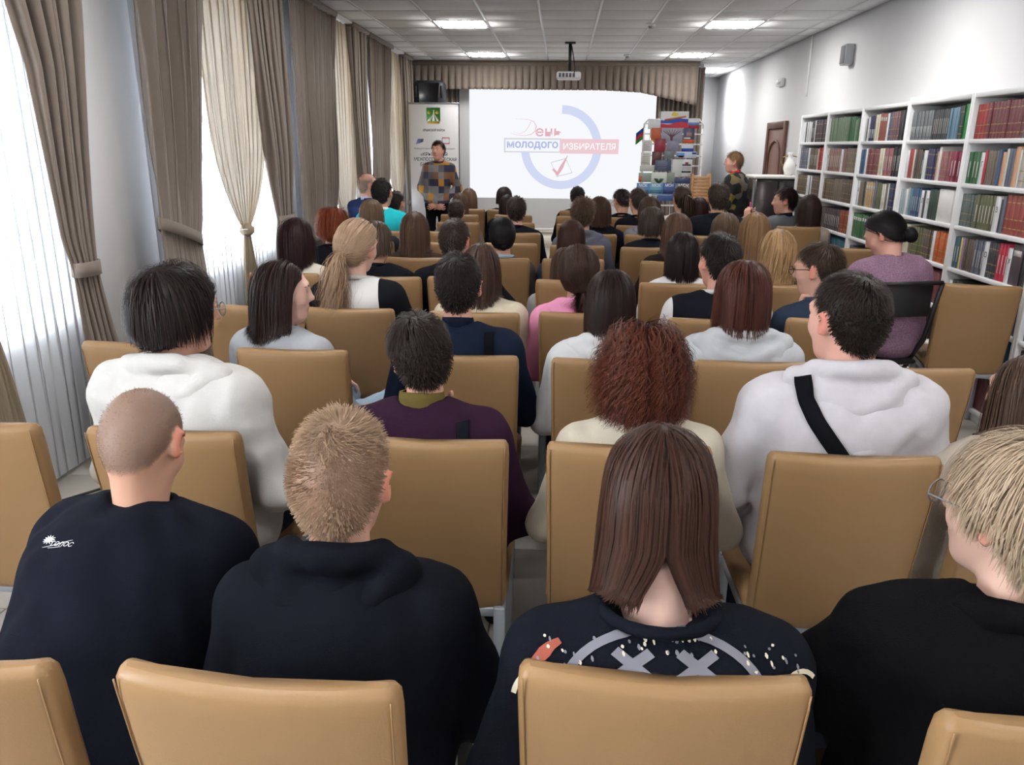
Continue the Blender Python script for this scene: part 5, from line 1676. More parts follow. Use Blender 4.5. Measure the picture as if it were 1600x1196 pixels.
    if hands:
        for i, sx in enumerate((-1, 1)):
            k = 'L' if sx < 0 else 'R'
            dv = A[k][2] if (k in A and len(A[k]) > 2) else (B((-sx * 0.25, 0.9, -0.25)) if not stand else B((-sx * 0.8, 0.35, -0.5)))
            pn = A[k][3] if (k in A and len(A[k]) > 3) else B((0, 0, -1)) if not stand else B((0, -1, 0))
            if k in A and A[k][1] == 'chin': dv, pn = H.w((sx * 0.012, 0.058, -0.09)) - wr[i], H.R @ np.array((-sx * 0.3, -1.0, 0.0))
            elif k in A and len(A[k]) > 2: dv, pn = B(dv), B(pn)
            cu = A[k][4] if (k in A and len(A[k]) > 4) else 0.45
            d_ = np.asarray(dv) / np.linalg.norm(dv)
            pieces.append(hand(wr[i] + 0.015 * d_, dv, pn, -sx, cu, s, vox=lo['hv']))
    BV, BQ, n0 = [], [], 0
    for v, q in pieces: BV.append(v); BQ.append(q + n0); n0 += len(v)
    BV = np.concatenate(BV); BQ = np.concatenate(BQ)
    l = H.local(BV)
    isH = np.arange(len(BV)) < len(hv)
    az_ = np.degrees(np.arctan2(l[:, 0], l[:, 1] + 0.014))
    earz = (np.abs(l[:, 0]) > 0.0785 * wide) & (l[:, 2] < 0.036) & isH
    sc_w = np.clip((l[:, 2] - eye_line(az_)) / 0.014 + 0.5, 0, 1) * isH * ~earz
    if (hair or {}).get('bald'): sc_w = sc_w * np.clip((hair['bald'] - l[:, 2]) / 0.02 + 0.5, 0, 1)
    lips = np.clip(1.6 - np.hypot(l[:, 0] / 0.020, (l[:, 2] + 0.0615) / 0.0085), 0, 1) * (l[:, 1] > 0.078) * isH
    hm = hairmat(*hc)
    scalp_c = (hair or {}).get('scalp', tuple(int(0.75 * v) for v in hc[0]))
    me_ = raw_mesh('body', BV - base, BQ, [skin(skin_c, scalp_c)])
    for at, w_ in (('scalp', sc_w), ('ears', earz * 1.0), ('lips', lips * 0.8)):
        me_.attributes.new(at, 'FLOAT', 'POINT').data.foreach_set('value', np.asarray(w_, np.float32))
    link('body', me_, root)
    TRIS[0] += 2 * len(BQ)
    # clothes
    tp_ = dict(kind='sweater', col=(60, 60, 66)); tp_.update(top or {})
    kind = tp_['kind']
    ff = {'tshirt': 0.0, 'short': 0.0}.get(kind, 0.97)
    g = {'hoodie': 0.020, 'sweater': 0.014, 'jacket': 0.020, 'tshirt': 0.010}.get(kind, 0.012) + infl
    q = torso(g) + (sleeves(g * 0.8, ff) if ff else [cap(sh[i], sh[i] + (el[i] - sh[i]) * 0.8, 0.062, 0.064, 0.03) for i in range(2)])
    if kind in ('hoodie', 'sweater', 'jacket'):
        for i in range(2):
            v = wr[i] - el[i]; v = v / np.linalg.norm(v); c_ = wr[i] - v * 0.03
            q.append(cap(c_ - v * 0.02, c_ + v * 0.012, 0.043, k=0.01))
    cR = 0.062 + neckline
    q.append(cut(nb + B((0, 0.012, 0.055)), (cR + 0.004, cR + 0.006, 0.075 - neckline * 0.2), Rb, 0.02))
    sv, sq = solid(q, lo['shirt'], folds(seed, tp_.get('fold', 0.0045), tp_.get('fscale', 0.8)), relax=1)
    m_sh = tp_.get('mat') or fabric(tp_['col'], var=tp_.get('var', 0.10), bump=tp_.get('bump', 0.25))
    zone = None
    if 'col2' in tp_:
        zone = tp_['split']((sv - Sc) @ Rb, sw)
        m_sh = two_tone(tp_['col'], tp_['col2'])
    shirt = link({'hoodie': 'hoodie', 'tshirt': 't_shirt', 'jacket': 'jacket'}.get(kind, 'sweater'), raw_mesh('top_garment', sv - base, sq, [m_sh]), root)
    if zone is not None:
        shirt.data.attributes.new('zone', 'FLOAT', 'POINT').data.foreach_set('value', np.asarray(zone, np.float32))
    TRIS[0] += 2 * len(sq)
    # collar ring round the neck
    cc = collar or dict(col=tp_['col'], r=0.010, R=cR)
    n_ = 20
    ring = [nb + B(((cc.get('R', cR) + 0.004) * math.cos(t), 0.006 + (cc.get('R', cR) + 0.004) * math.sin(t), cc.get('z', 0.016) - 0.012 * math.sin(t) * 1.0)) for t in np.linspace(0, 2 * np.pi, n_, endpoint=False)]
    b = MB(); hh = cc.get('h', 0.0)
    if hh:
        ring = np.array(ring); lean_in = (ring - (nb + B((0, 0.006, 0)))) * np.array([1, 1, 0]) * -0.10
        V = np.stack([ring + [0, 0, -0.02], ring + [0, 0, hh * 0.5] + lean_in * 0.5, ring + [0, 0, hh] + lean_in, ring + [0, 0, hh] + lean_in * 2.2], 0); V = np.concatenate([V, V[:, :1]], 1)
        b.grid(V - base)
    else:
        b.tube(np.array(ring) - base, cc.get('r', 0.010), 7, closed=True)
    if kind != 'hoodie' or hh: b.build('collar', fabric(cc['col']), root, True)
    # hood hanging on the back
    coll = H.skull + [neck[0]] + torso(g)[2:] + [cap(sh[i], el[i], 0.05 + g, 0.045 + g, 0.03) for i in range(2)]
    if kind == 'hoodie':
        hd = dict(w=0.125, h=0.10, t=0.045, up=0.0); hd.update(hood or {})
        hw_, hh_, ht_ = hd['w'], hd['h'], hd['t']
        u_ = hd['up']
        Rt = Rb @ rotx(math.radians(-14))
        c0 = nb + B((0, -0.070, -0.02 - hh_ * 0.55 + u_))
        hp = [ell(c0, (hw_ * 0.92, ht_ * 0.8, hh_ * 0.95), Rt, 0.012)]
        def roll(ws, y0, z0, sag, back, rr, front=True):
            pts = [(-ws + 2 * ws * q / 10, y0 - back * math.sin(math.pi * q / 10) ** 0.8, z0 - sag * math.sin(math.pi * q / 10) ** 0.9) for q in range(11)]
            return [cap(nb + B(pts[q]), nb + B(pts[q + 1]), rr, k=0.010) for q in range(10)]
        hp += roll(hw_ * 0.66, -0.035, 0.012 + u_, -0.012, 0.035, 0.026)
        hp += roll(hw_ * 0.92, -0.035, -0.006 + u_, hh_ * 0.55, 0.062, 0.026)
        hp += roll(hw_ * 1.0, -0.035, -0.016 + u_, hh_ * 1.35, 0.072 + ht_ * 0.3, 0.024)
        for sx in (-1, 1):
            hp += [cap(nb + B((sx * hw_ * 0.66, -0.035, 0.012 + u_)), nb + B((sx * 0.080, 0.045, -0.010)), 0.028, 0.024, 0.012), cap(nb + B((sx * 0.080, 0.045, -0.010)), nb + B((sx * 0.045, 0.105, -0.06)), 0.024, 0.018, 0.02),
                   cap(nb + B((sx * hw_ * 0.95, -0.035, -0.01 + u_)), nb + B((sx * 0.085, 0.05, -0.03)), 0.028, 0.02, 0.02)]
        hp += [cut(nb + B((0, 0.014, 0.05 + u_)), (0.064, 0.068, 0.06), Rb, 0.012)]
        ov, oq = solid(hp, lo['shirt'] * 0.9, folds(seed + 5, 0.0035, 1.1, 0.9), relax=1)
        link('hood', raw_mesh('hood', ov - base, oq, [fabric(tp_.get('hoodcol', tp_['col']))]), root)
        TRIS[0] += 2 * len(oq)
        coll = coll + [ell(c0, (hw_, ht_ + 0.02, hh_ * 1.1), Rt, 0.03), cap(nb + B((-hw_ * 0.66, -0.04, 0.012 + u_)), nb + B((hw_ * 0.66, -0.04, 0.012 + u_)), 0.034, k=0.03)]
    # trousers and shoes
    pq = []
    if tp_.get('skirt'):
        pq = [ell(P0 + B((0, 0, -0.05)), (0.185, 0.15, 0.14), Rb, 0.05), cap(P0 + B((0, 0, -0.05)), np.array([P0[0], P0[1], 0.5]), 0.155, 0.14, 0.05)]
    else:
        pq = [ell(P0 + B((0, 0.01, -0.02)), (0.165 * bk, 0.13 * bk, 0.10), Rb, 0.04)]
    for i in range(2): pq += [cap(hipj[i], knees[i], 0.088, 0.068, 0.03), cap(knees[i], ank[i] + [0, 0, -0.02], 0.066, 0.052, 0.03)]
    pv, pqd = solid(pq, lo['pants'], folds(seed + 9, 0.005, 0.9))
    link('trousers', raw_mesh('trousers', pv - base, pqd, [legs if not isinstance(legs, tuple) else fabric(legs)]), root)
    TRIS[0] += 2 * len(pqd)
    if SHOE is None: SHOE = shoe_mesh()
    for i in range(2):
        o = link('shoe', SHOE, root, tuple(np.array([ank[i][0], ank[i][1], 0.0]) - base)); o.rotation_euler = (0, 0, math.radians(by))
    # hair
    if hair:
        hs = dict(hair)
        if lod != 1 or True: hs['three'] = False; hs['S'] = min(hs.get('S', 8), lo['S']) if hs['style'] != 'curly' else hs['S']
        n = int(lo['n'] * hs.get('dens', 1.0)); wd = lo['w'] * hs.get('wd', 1.0)
        if hs['style'] in ('short', 'fluffy', 'crop', 'buzz') and lod:
            n = int({1: 3200, 2: 2200, 3: 1400, 4: 900}[lod]); wd = {1: .0023, 2: .0030, 3: .0040, 4: .0052}[lod]
            hs['S'] = 4 if lod == 1 else 3
        Vh, Qh = make_hair(H, hv, hq, hs, coll, n, seed, wd)
        if hs.get('bald'):
            pass
        link('hair', raw_mesh('hair', Vh - base, Qh, [hm]), root)
        TRIS[0] += 2 * len(Qh)
        if hs['style'] == 'pony':
            tie = H.w(hs.get('tie', (0, -0.115, 0)))
            b = MB(); tt = np.linspace(0, 2 * np.pi, 12, endpoint=False)
            dv = H.R @ np.array(hs.get('dir', (0, -1.0, 0.15))); dv /= np.linalg.norm(dv)
            a_ = np.cross(dv, [0, 0, 1.0]); a_ /= np.linalg.norm(a_); b_ = np.cross(a_, dv)
            b.tube([tie + dv * 0.006 + 0.017 * (math.cos(t) * a_ + math.sin(t) * b_) - base for t in tt], 0.006, 6, closed=True); b.build('hair_tie', fabric(hs.get('tiecol', (60, 40, 40))), root, True)
    # face details
    if face:
        for sx in (-1, 1):
            b = MB(); b.ell(H.w((sx * 0.030, 0.0770, 0.009)) - base, np.array((0.0122, 0.0112, 0.0100)) * s, 14, 9); ey = b.build('eye', mat('eye_white', (224, 220, 216), rough=0.2), root, True)
            b = MB(); b.ell(H.w((sx * 0.030, 0.0868, 0.009)) - base, np.array((0.0060, 0.0024, 0.0062)) * s, 10, 6, M=H.R); b.build('iris', mat('iris_brown', (60, 42, 34), rough=0.2), ey, True)
            b = MB(); b.tube([H.w(v) - base for v in ((sx * 0.012, 0.0935, 0.029), (sx * 0.028, 0.0920, 0.034), (sx * 0.046, 0.0820, 0.029))], [0.0028 * s, 0.0030 * s, 0.0015 * s], 6); b.build('eyebrow', hm, root, True)
    if glasses:
        gm = mat('spectacle_frame_%d' % glasses[0], glasses, rough=0.3)
        gl_root = MB()
        for sx in (-1, 1):
            gl_root.tube([H.w((sx * 0.033 + 0.024 * math.cos(t), 0.109, 0.006 + 0.019 * math.sin(t))) - base for t in np.linspace(0, 2 * np.pi, 16, endpoint=False)], 0.0018 * s, 5, closed=True)
            gl_root.tube([H.w(v) - base for v in ((sx * 0.057, 0.108, 0.012), (sx * 0.075 * wide, 0.098, 0.013), (sx * 0.082 * wide, 0.02, 0.010), (sx * 0.080 * wide, -0.02, 0.0))], 0.0018 * s, 5)
        gl_root.tube([H.w(v) - base for v in ((-0.01, 0.111, 0.008), (0, 0.114, 0.011), (0.01, 0.111, 0.008))], 0.0016 * s, 5)
        go = gl_root.build('glasses', gm, root, True)
        for sx in (-1, 1):
            b = MB(); b.ell(H.w((sx * 0.033, 0.1085, 0.006)) - base, np.array((0.0225, 0.0006, 0.0175)) * s, 14, 6, M=H.R); b.build('lens', glass, go, True)
    if kind == 'hoodie':
        sv = np.concatenate([sv, ov]); sq = np.concatenate([sq, oq + len(sv) - len(ov)])
    info = dict(root=root, base=base, H=H, nb=nb, Sc=Sc, Rb=Rb, sh=sh, el=el, wr=wr, shirt_v=sv, shirt_q=sq, P0=P0, shirt=shirt, B=B)
    return info


def skin_to(info, pts, normal_dir, off=0.003):
    """drop points on the garment along a direction"""
    key = 'bvh'
    if key not in info:
        info[key] = BVHTree.FromPolygons([tuple(v) for v in info['shirt_v']], [tuple(q) for q in info['shirt_q']])
    out = []
    nd = Vector(normal_dir).normalized()
    for p in pts:
        h = info[key].ray_cast(Vector(p) - nd * 0.6, nd, 1.2)
        if h[0] is None:
            out.append(np.full(3, np.nan)); continue
        n = h[1]
        if n.dot(nd) > 0: n = -n
        out.append(np.array(h[0] + n * off))
    return np.array(out)


def strap(info, pts, width, col, nd=(0, 1, 0), name='bag_strap', n=40):
    """a flat strap lying on the garment; pts are offsets from the middle of the shoulders (body axes)"""
    P = np.array([info['Sc'] + info['B'](p) for p in pts])
    t = np.linspace(0, 1, len(P)); tt = np.linspace(0, 1, n)
    C = np.stack([np.interp(tt, t, P[:, k]) for k in range(3)], 1)
    ndv = np.asarray(nd, float); ndv /= np.linalg.norm(ndv)
    T = np.gradient(C, axis=0); W = np.cross(T, ndv); W /= np.linalg.norm(W, axis=1)[:, None]
    rows = [skin_to(info, C + W * width * k, nd, 0.004) for k in (-0.5, -0.25, 0, 0.25, 0.5)]
    V = np.stack(rows, 0)
    V = V[:, ~np.isnan(V).any((0, 2))]
    for _ in range(2): V[:, 1:-1] = (V[:, :-2] + 2 * V[:, 1:-1] + V[:, 2:]) / 4
    b = MB(); b.grid(V - info['base'])
    o = b.build(name, fabric(col, var=0.05), info['root'], True)
    sm = o.modifiers.new('thickness', 'SOLIDIFY'); sm.thickness = 0.003; sm.offset = 1
    return o


def print_on(info, strokes, col, nd=(0, 1, 0), name='print', frame=None):
    """flat print laid on the back of a garment: strokes = list of (points2d, width) in body x / z offsets from the shoulders"""
    b = MB()
    for pts, w in strokes:
        p2 = np.array(pts, float)
        seg = np.linalg.norm(np.diff(p2, axis=0), axis=1).sum()
        m = max(3, int(seg / 0.008) + 2)
        t = np.concatenate([[0], np.cumsum(np.linalg.norm(np.diff(p2, axis=0), axis=1))]); t /= max(t[-1], 1e-9)
        tt = np.linspace(0, 1, m)
        c = np.stack([np.interp(tt, t, p2[:, 0]), np.interp(tt, t, p2[:, 1])], 1)
        T = np.gradient(c, axis=0); T /= np.linalg.norm(T, axis=1)[:, None] + 1e-9
        Wd = np.stack([-T[:, 1], T[:, 0]], 1)
        w_ = np.interp(tt, np.linspace(0, 1, len(np.atleast_1d(w))), np.atleast_1d(w))[:, None]
        rows = []
        for k in (-0.5, 0.0, 0.5):
            q = c + Wd * w_ * k
            rows.append(skin_to(info, [info['Sc'] + info['B']((x, 0, z)) for x, z in q], info['B'](nd), 0.0022))
        R_ = np.stack(rows, 0)
        R_ = R_[:, ~np.isnan(R_).any((0, 2))]
        if R_.shape[1] > 1: b.grid(R_ - info['base'])
    return b.build(name, mat('ink_%d_%d_%d' % col, col, rough=0.8), info['root'], True)

# ------------------------------------------------------------------ the people of the photograph
ROW = {1: .91, 2: 1.86, 3: 2.70, 4: 3.48, 5: 4.42, 6: 5.27, 7: 6.1, 8: 6.9, 9: 7.75, 10: 8.65, 11: 9.5}
def LONG(l=0.42, **k): return dict(dict(style='long', len=l, S=13, thick=0.016), **k)
def SHORT(a=0.05, b_=0.016, **k): return dict(dict(style='short', len=(a, b_ * 0.7), S=4, lift=0.18, thick=0.010, wd=0.85, mess=0.14, fade=0.012), **k)
BLACKHAIR = ((26, 22, 24), (48, 40, 40)); DARK = ((34, 27, 25), (62, 48, 42)); BROWN = ((62, 45, 37), (98, 72, 58)); LBROWN = ((96, 76, 58), (140, 114, 90)); AUB = ((70, 38, 30), (112, 66, 50)); BLOND = ((148, 124, 92), (196, 172, 136)); ORANGE = ((112, 50, 24), (158, 82, 44)); PLUM = ((36, 20, 24), (66, 38, 42)); GREYBR = ((78, 66, 58), (118, 104, 92))
BLK = (20, 21, 26); NAVY = (22, 28, 44)

# first row
shaved = person('person in a black T-shirt with small white lettering, bending forward, nearest row', 216, 620, 1.52, hip=(-0.90, 1.16, 0), by=-8, head=(4, -38, -6), s=0.98, sw=0.175, lod=0,
    hair=dict(style='buzz', len=(0.002, 0.0015), S=2, lift=0.1, dens=1.4, wd=0.28, thick=0.0004, scalp=(128, 104, 91)), hc=((140, 114, 98), (172, 146, 128)), top=dict(kind='sweater', col=(18, 21, 30), loose=0.016, fold=0.005), arms={'L': ((-0.10, 0.08, -0.25), (0.02, 0.28, -0.33)), 'R': ((0.09, 0.06, -0.25), (0.0, 0.28, -0.30))}, ht=0.004, legs=(24, 26, 34), bulk=1.12)
blond = person('person in a plain black hoodie in the nearest row, on the curtain side', 530, 633, 1.27, row=0.93, hip=(-0.36, 1.20, 0), head=(-6, -8, 0), lod=0, s=1.02, sw=0.17,
    hair=dict(style='crop', len=(0.038, 0.005), S=4, lift=0.42, fade=0.05, mess=0.28, dens=1.9, wd=0.6, forward=0.35, scalp=(140, 112, 94)), hc=((148, 127, 106), (214, 192, 168)), top=dict(kind='hoodie', col=(16, 18, 25), fold=0.004), hood=dict(w=0.125, h=0.125, t=0.05, up=0.03), ht=0.024, legs=None or mat('camo_black', (34, 34, 37), rough=0.8, var=0.75, vscale=22), arms={'R': ((0.10, 0.04, -0.26), (0.02, 0.27, -0.36)), 'L': ((-0.09, 0.04, -0.26), (0.02, 0.25, -0.34))}, skin_c=(214, 166, 146), bulk=1.05)
girl = person('person in a black sweatshirt printed with grey crosses, nearest row', 1035, 660, 1.15, row=0.95, hip=(0.17, 1.22, 0), head=(0, -10, 0), lod=0, sw=0.168,
    hair=LONG(0.29, S=12, thick=0.010, dens=1.3, grav=26, bowl=-0.02, split=0.06), hc=((52, 33, 27), (92, 62, 50)), top=dict(kind='sweater', col=(16, 19, 27), loose=0.008, fold=0.004), neckline=0.022, ndrop=0.012, fwd=0.055, skin_c=(224, 186, 172), legs=(92, 108, 130))
rightp = person('person in black hoodie and glasses cut by the right edge of the picture', 1612, 682, 1.17, row=0.90, hip=(0.72, 1.16, 0), by=-6, head=(40, -2, 0), lod=0, s=1.0, sw=0.185,
    hair=dict(style='fluffy', len=(0.10, 0.05), S=7, lift=0.07, thick=0.022, mess=0.12, dens=2.0, wd=0.7, grav=5.0), hc=((192, 178, 154), (240, 228, 206)), top=dict(kind='hoodie', col=(11, 11, 14), fold=0.005, loose=0.01), hood=dict(w=0.13, h=0.12, t=0.05), glasses=(120, 118, 122), skin_c=(214, 176, 160), face=True, bulk=1.15, arms={'L': ((-0.15, 0.10, -0.24), (0.0, 0.28, -0.33))})

# second row
w1 = person('person in glasses and a loose white hoodie beside the window, second row', 268, 402, 2.06, row=1.86, hip=(-1.02, 2.10, 0), by=-6, head=(-42, -6, 0), lod=0, s=1.02, sw=0.18, hair=dict(style='medium', len=(0.15, 0.075), S=8, lift=0.10, grav=20.0, thick=0.024, mess=0.14, dens=1.3), hc=((30, 24, 24), (62, 50, 46)),
    top=dict(kind='hoodie', col=(204, 203, 201), fold=0.0055, fscale=0.9, loose=0.012), hood=dict(w=0.165, h=0.11, t=0.05, up=0.0), glasses=(120, 80, 60), face=True, ht=0.026, arms={'R': ((0.10, 0.02, -0.27), (0.06, 0.26, -0.40))})
purple = person('person in a dark purple sweater with olive collar, chin on hand', 657, 487, 2.12, row=1.86, hip=(-0.30, 2.12, 0), by=4, head=(8, -14, -12), lod=0, s=0.98, sw=0.185, hair=SHORT(0.06, 0.03, S=5, dens=1.5, mess=0.10, thick=0.016), hc=((36, 29, 27), (72, 58, 50)),
    top=dict(kind='sweater', col=(46, 26, 44), fold=0.005, loose=0.006), collar=dict(col=(96, 84, 46), R=0.066, h=0.045, z=0.005), arms={'L': ((-0.06, 0.18, -0.24), 'chin', None, None, 0.7), 'R': ((0.10, 0.03, -0.27), (0.02, 0.27, -0.36))}, ht=0.018, skin_c=(214, 164, 146))
curly = person('person in a cream sweater directly ahead of the printed sweatshirt', 1008, 486, 2.06, row=1.86, hip=(0.21, 2.12, 0), head=(0, -4, 0), lod=0, sw=0.165, hair=dict(style='curly', len=0.265, S=15, thick=0.036, wave=(0.011, 24.0), dens=0.8, wd=1.0, grav=12, ragged=0.15), hc=((78, 38, 27), (128, 72, 52)),
    top=dict(kind='sweater', col=(196, 188, 172), fold=0.004), ht=0.035, arms={'L': ((-0.09, 0.03, -0.25), (0.03, 0.26, -0.33)), 'R': ((0.09, 0.03, -0.25), (-0.03, 0.26, -0.33))})
w2 = person('person in a white hoodie with a black strap across the back', 1332, 420, 2.10, row=1.84, hip=(0.74, 2.10, 0), by=2, head=(24, -4, 0), lod=0, s=1.03, sw=0.195, hair=SHORT(0.045, 0.012, S=5, dens=1.7, mess=0.2, lift=0.12, forward=0.5), hc=((36, 30, 27), (70, 58, 51)),
    top=dict(kind='hoodie', col=(200, 197, 203), fold=0.0055, fscale=0.9, loose=0.012), hood=dict(w=0.15, h=0.125, t=0.055, up=0.02), ht=0.016, skin_c=(212, 164, 148), face=True, arms={'L': ((-0.10, 0.05, -0.27), (0.04, 0.20, -0.38)), 'R': ((0.10, 0.03, -0.27), (0.0, 0.26, -0.38))})
beige = person('person in a beige fleece at the right edge, second row', 1618, 548, 2.06, row=1.80, hip=(1.16, 2.05, 0), by=6, head=(6, -2, 0), lod=1, sw=0.20, hair=LONG(0.36), hc=((70, 54, 46), (118, 98, 82)), top=dict(kind='sweater', col=(196, 186, 172), fold=0.006, bump=0.6, loose=0.02), skin_c=(214, 170, 152))

# third row
hid = person('person mostly hidden behind the loose white hoodie by the window', 262, 452, 2.86, row=2.77, hip=(-1.52, 3.0, 0), lod=1, hair=LONG(0.30, wave=(0.012, 9.0), thick=0.03), hc=((96, 74, 56), (168, 142, 112)), top=dict(col=(60, 56, 54)))
prof = person('person in a pale grey sweater turned sideways in profile, third row', 440, 404, 2.92, row=2.72, hip=(-0.98, 2.98, 0), by=-18, head=(-58, -4, 0), lod=1, hair=LONG(0.36, S=14, part=0.03, thick=0.018, wave=(0.003, 8.0), dens=1.4), hc=((38, 25, 24), (70, 50, 45)),
    top=dict(kind='sweater', col=(168, 172, 178), fold=0.004), face=True, skin_c=(222, 180, 166), legs=(150, 170, 190), arms={'R': ((0.10, 0.05, -0.25), (0.12, 0.25, -0.30), (0.2, 0.9, 0.1), (0, 0, -1), 0.5)})
navy = person('person in a navy sweater with a black shoulder strap', 716, 391, 2.92, row=2.70, hip=(-0.35, 2.98, 0), head=(0, -3, 0), lod=1, s=1.03, sw=0.185, hair=SHORT(0.05, 0.018, dens=1.4, S=5, mess=0.14), hc=((30, 25, 26), (60, 50, 48)), top=dict(kind='sweater', col=(24, 32, 50), fold=0.004, loose=0.006),
    collar=dict(col=(22, 28, 46), R=0.062, h=0.035, z=0.006), skin_c=(216, 164, 146), ht=0.016)
whg = person('person in a white hoodie just ahead of the cream sweater, third row', 956, 417, 2.92, row=2.69, hip=(0.19, 2.96, 0), head=(2, -4, 0), lod=1, hair=LONG(0.25, S=11, dens=1.3, thick=0.012), hc=((36, 26, 25), (66, 50, 46)), top=dict(kind='hoodie', col=(206, 208, 211), fold=0.005), hood=dict(w=0.14, h=0.09))
aub = person('person in a pale grey hoodie beside the strapped white hoodie, third row', 1165, 402, 2.92, row=2.71, hip=(0.69, 2.96, 0), head=(-4, -3, 0), lod=1, s=1.04, hair=LONG(0.27, S=12, dens=1.4, thick=0.018), hc=((68, 36, 30), (112, 66, 52)), top=dict(kind='hoodie', col=(188, 192, 197), fold=0.006), hood=dict(w=0.16, h=0.10))

# fourth row
pony = person('person in a white top with black raglan sleeves, fourth row', 557, 342, 3.72, row=3.49, hip=(-0.97, 3.75, 0), by=0, head=(-22, -4, 8), lod=1, s=1.05, hair=dict(style='pony', len=0.32, S=8, thick=0.016, tie=(0.0, -0.118, -0.03), dir=(0, -0.8, -0.5), wave=(0.020, 10.0), dens=1.4), hc=((170, 148, 122), (226, 204, 176)),
    top=dict(kind='sweater', col=(220, 220, 220), col2=(24, 25, 30), split=lambda l, sw: np.abs(l[:, 0]) - np.minimum(0.125 + 0.10 * np.clip(-l[:, 2], -0.3, 0.6), 0.185), fold=0.003, loose=0.01), skin_c=(224, 184, 168), arms={'R': ((0.12, 0.05, -0.25), (0.05, 0.26, -0.33))})
bsw = person('person in a cream sweater just ahead of the navy sweater', 752, 377, 3.72, row=3.46, hip=(-0.37, 3.74, 0), head=(-6, -3, 0), lod=2, hair=LONG(0.31, dens=1.2), hc=((62, 47, 42), (104, 82, 72)), top=dict(kind='sweater', col=(206, 196, 176)), legs=(190, 150, 150))
pink = person('person in a pink hoodie, fourth row', 906, 384, 3.72, row=3.50, hip=(0.11, 3.76, 0), head=(0, -4, 0), lod=2, hair=dict(style='pony', len=0.12, S=8, thick=0.020, tie=(0.02, -0.085, -0.10), dir=(0, -0.5, -0.8), dens=1.3, tiecol=(40, 30, 30)), hc=((50, 37, 33), (90, 68, 58)), top=dict(kind='hoodie', col=(226, 150, 186), fold=0.005), hood=dict(w=0.13, h=0.09))
vars_ = person('person in a black and white college jacket, fourth row', 1126, 364, 3.72, row=3.43, hip=(0.70, 3.70, 0), head=(22, -5, 0), lod=1, s=1.04, sw=0.185, hair=SHORT(0.055, 0.02, dens=1.4, S=5, mess=0.2, lift=0.3), hc=((28, 24, 26), (64, 56, 56)), top=dict(kind='jacket', col=(22, 24, 32), col2=(206, 206, 208), split=lambda l, sw: np.abs(l[:, 0]) - (sw + 0.03), fold=0.003),
    collar=dict(col=(206, 206, 208), R=0.066, r=0.012), skin_c=(206, 158, 140), face=True)
glas = person('person in glasses and denim jacket resting chin on a fist', 1284, 377, 3.72, row=3.50, hip=(1.22, 3.74, 0), by=18, head=(34, -8, 0), lod=1, s=1.05, sw=0.175, hair=SHORT(0.05, 0.014, dens=1.4, S=5, forward=0.4), hc=((56, 44, 38), (104, 86, 74)), top=dict(kind='jacket', col=(38, 48, 64), fold=0.004), glasses=(24, 22, 24), skin_c=(214, 168, 150), face=True,
    arms={'L': ((-0.04, 0.20, -0.22), 'chin', None, None, 1.15)}, collar=dict(col=(52, 66, 88), R=0.066, h=0.03, z=0.006))

# fifth row
person('person in an off-white top by the curtain, fifth row', 463, 337, 4.66, row=4.46, hip=(-1.60, 4.70, 0), head=(-6, -3, 0), lod=2, s=1.05, hair=LONG(0.31, thick=0.024, dens=1.3), hc=PLUM, top=dict(kind='sweater', col=(216, 210, 198)))
pr = person('person in a black T-shirt with a white print, fifth row', 587, 343, 4.66, row=4.41, hip=(-1.02, 4.68, 0), head=(-20, -8, 0), lod=2, s=1.02, sw=0.18, hair=LONG(0.20, dens=1.1), hc=GREYBR, top=dict(kind='tshirt', col=(20, 22, 28), loose=0.01))
boy5 = person('person in a plain black sweater ahead of the navy one, fifth row', 711, 341, 4.64, row=4.44, hip=(-0.56, 4.70, 0), by=-6, head=(-8, -6, 0), lod=2, s=1.05, sw=0.19, hair=SHORT(0.045, 0.02, dens=1.3), hc=((50, 40, 36), (84, 68, 60)), top=dict(kind='sweater', col=(22, 23, 28), loose=0.01), arms={'R': ((0.20, 0.04, -0.22), (0.14, 0.26, -0.30))}, skin_c=(214, 160, 146))
person('person in a grey sweater mostly hidden behind the pink hoodie', 886, 384, 4.64, row=4.41, hip=(0.06, 4.68, 0), head=(4, -6, 0), lod=2, s=0.98, hair=LONG(0.26, dens=1.2), hc=BROWN, top=dict(kind='sweater', col=(150, 150, 148)), z_top=1)
person('person in a white top just ahead of the college jacket, fifth row', 1069, 360, 4.64, row=4.37, hip=(0.68, 4.66, 0), head=(-4, -4, 0), lod=2, s=1.03, hair=LONG(0.275, thick=0.016, dens=1.3), hc=((30, 23, 25), (58, 46, 46)), top=dict(kind='sweater', col=(220, 220, 222)), skin_c=(206, 164, 148))
person('person in a dark brown sweater just ahead of the denim jacket', 1217, 355, 4.64, row=4.40, hip=(1.25, 4.68, 0), head=(0, -4, 0), lod=2, s=1.03, hair=LONG(0.34, wave=(0.008, 8.0), thick=0.022, dens=1.3), hc=((172, 142, 102), (226, 198, 156)), top=dict(kind='sweater', col=(52, 42, 40)))

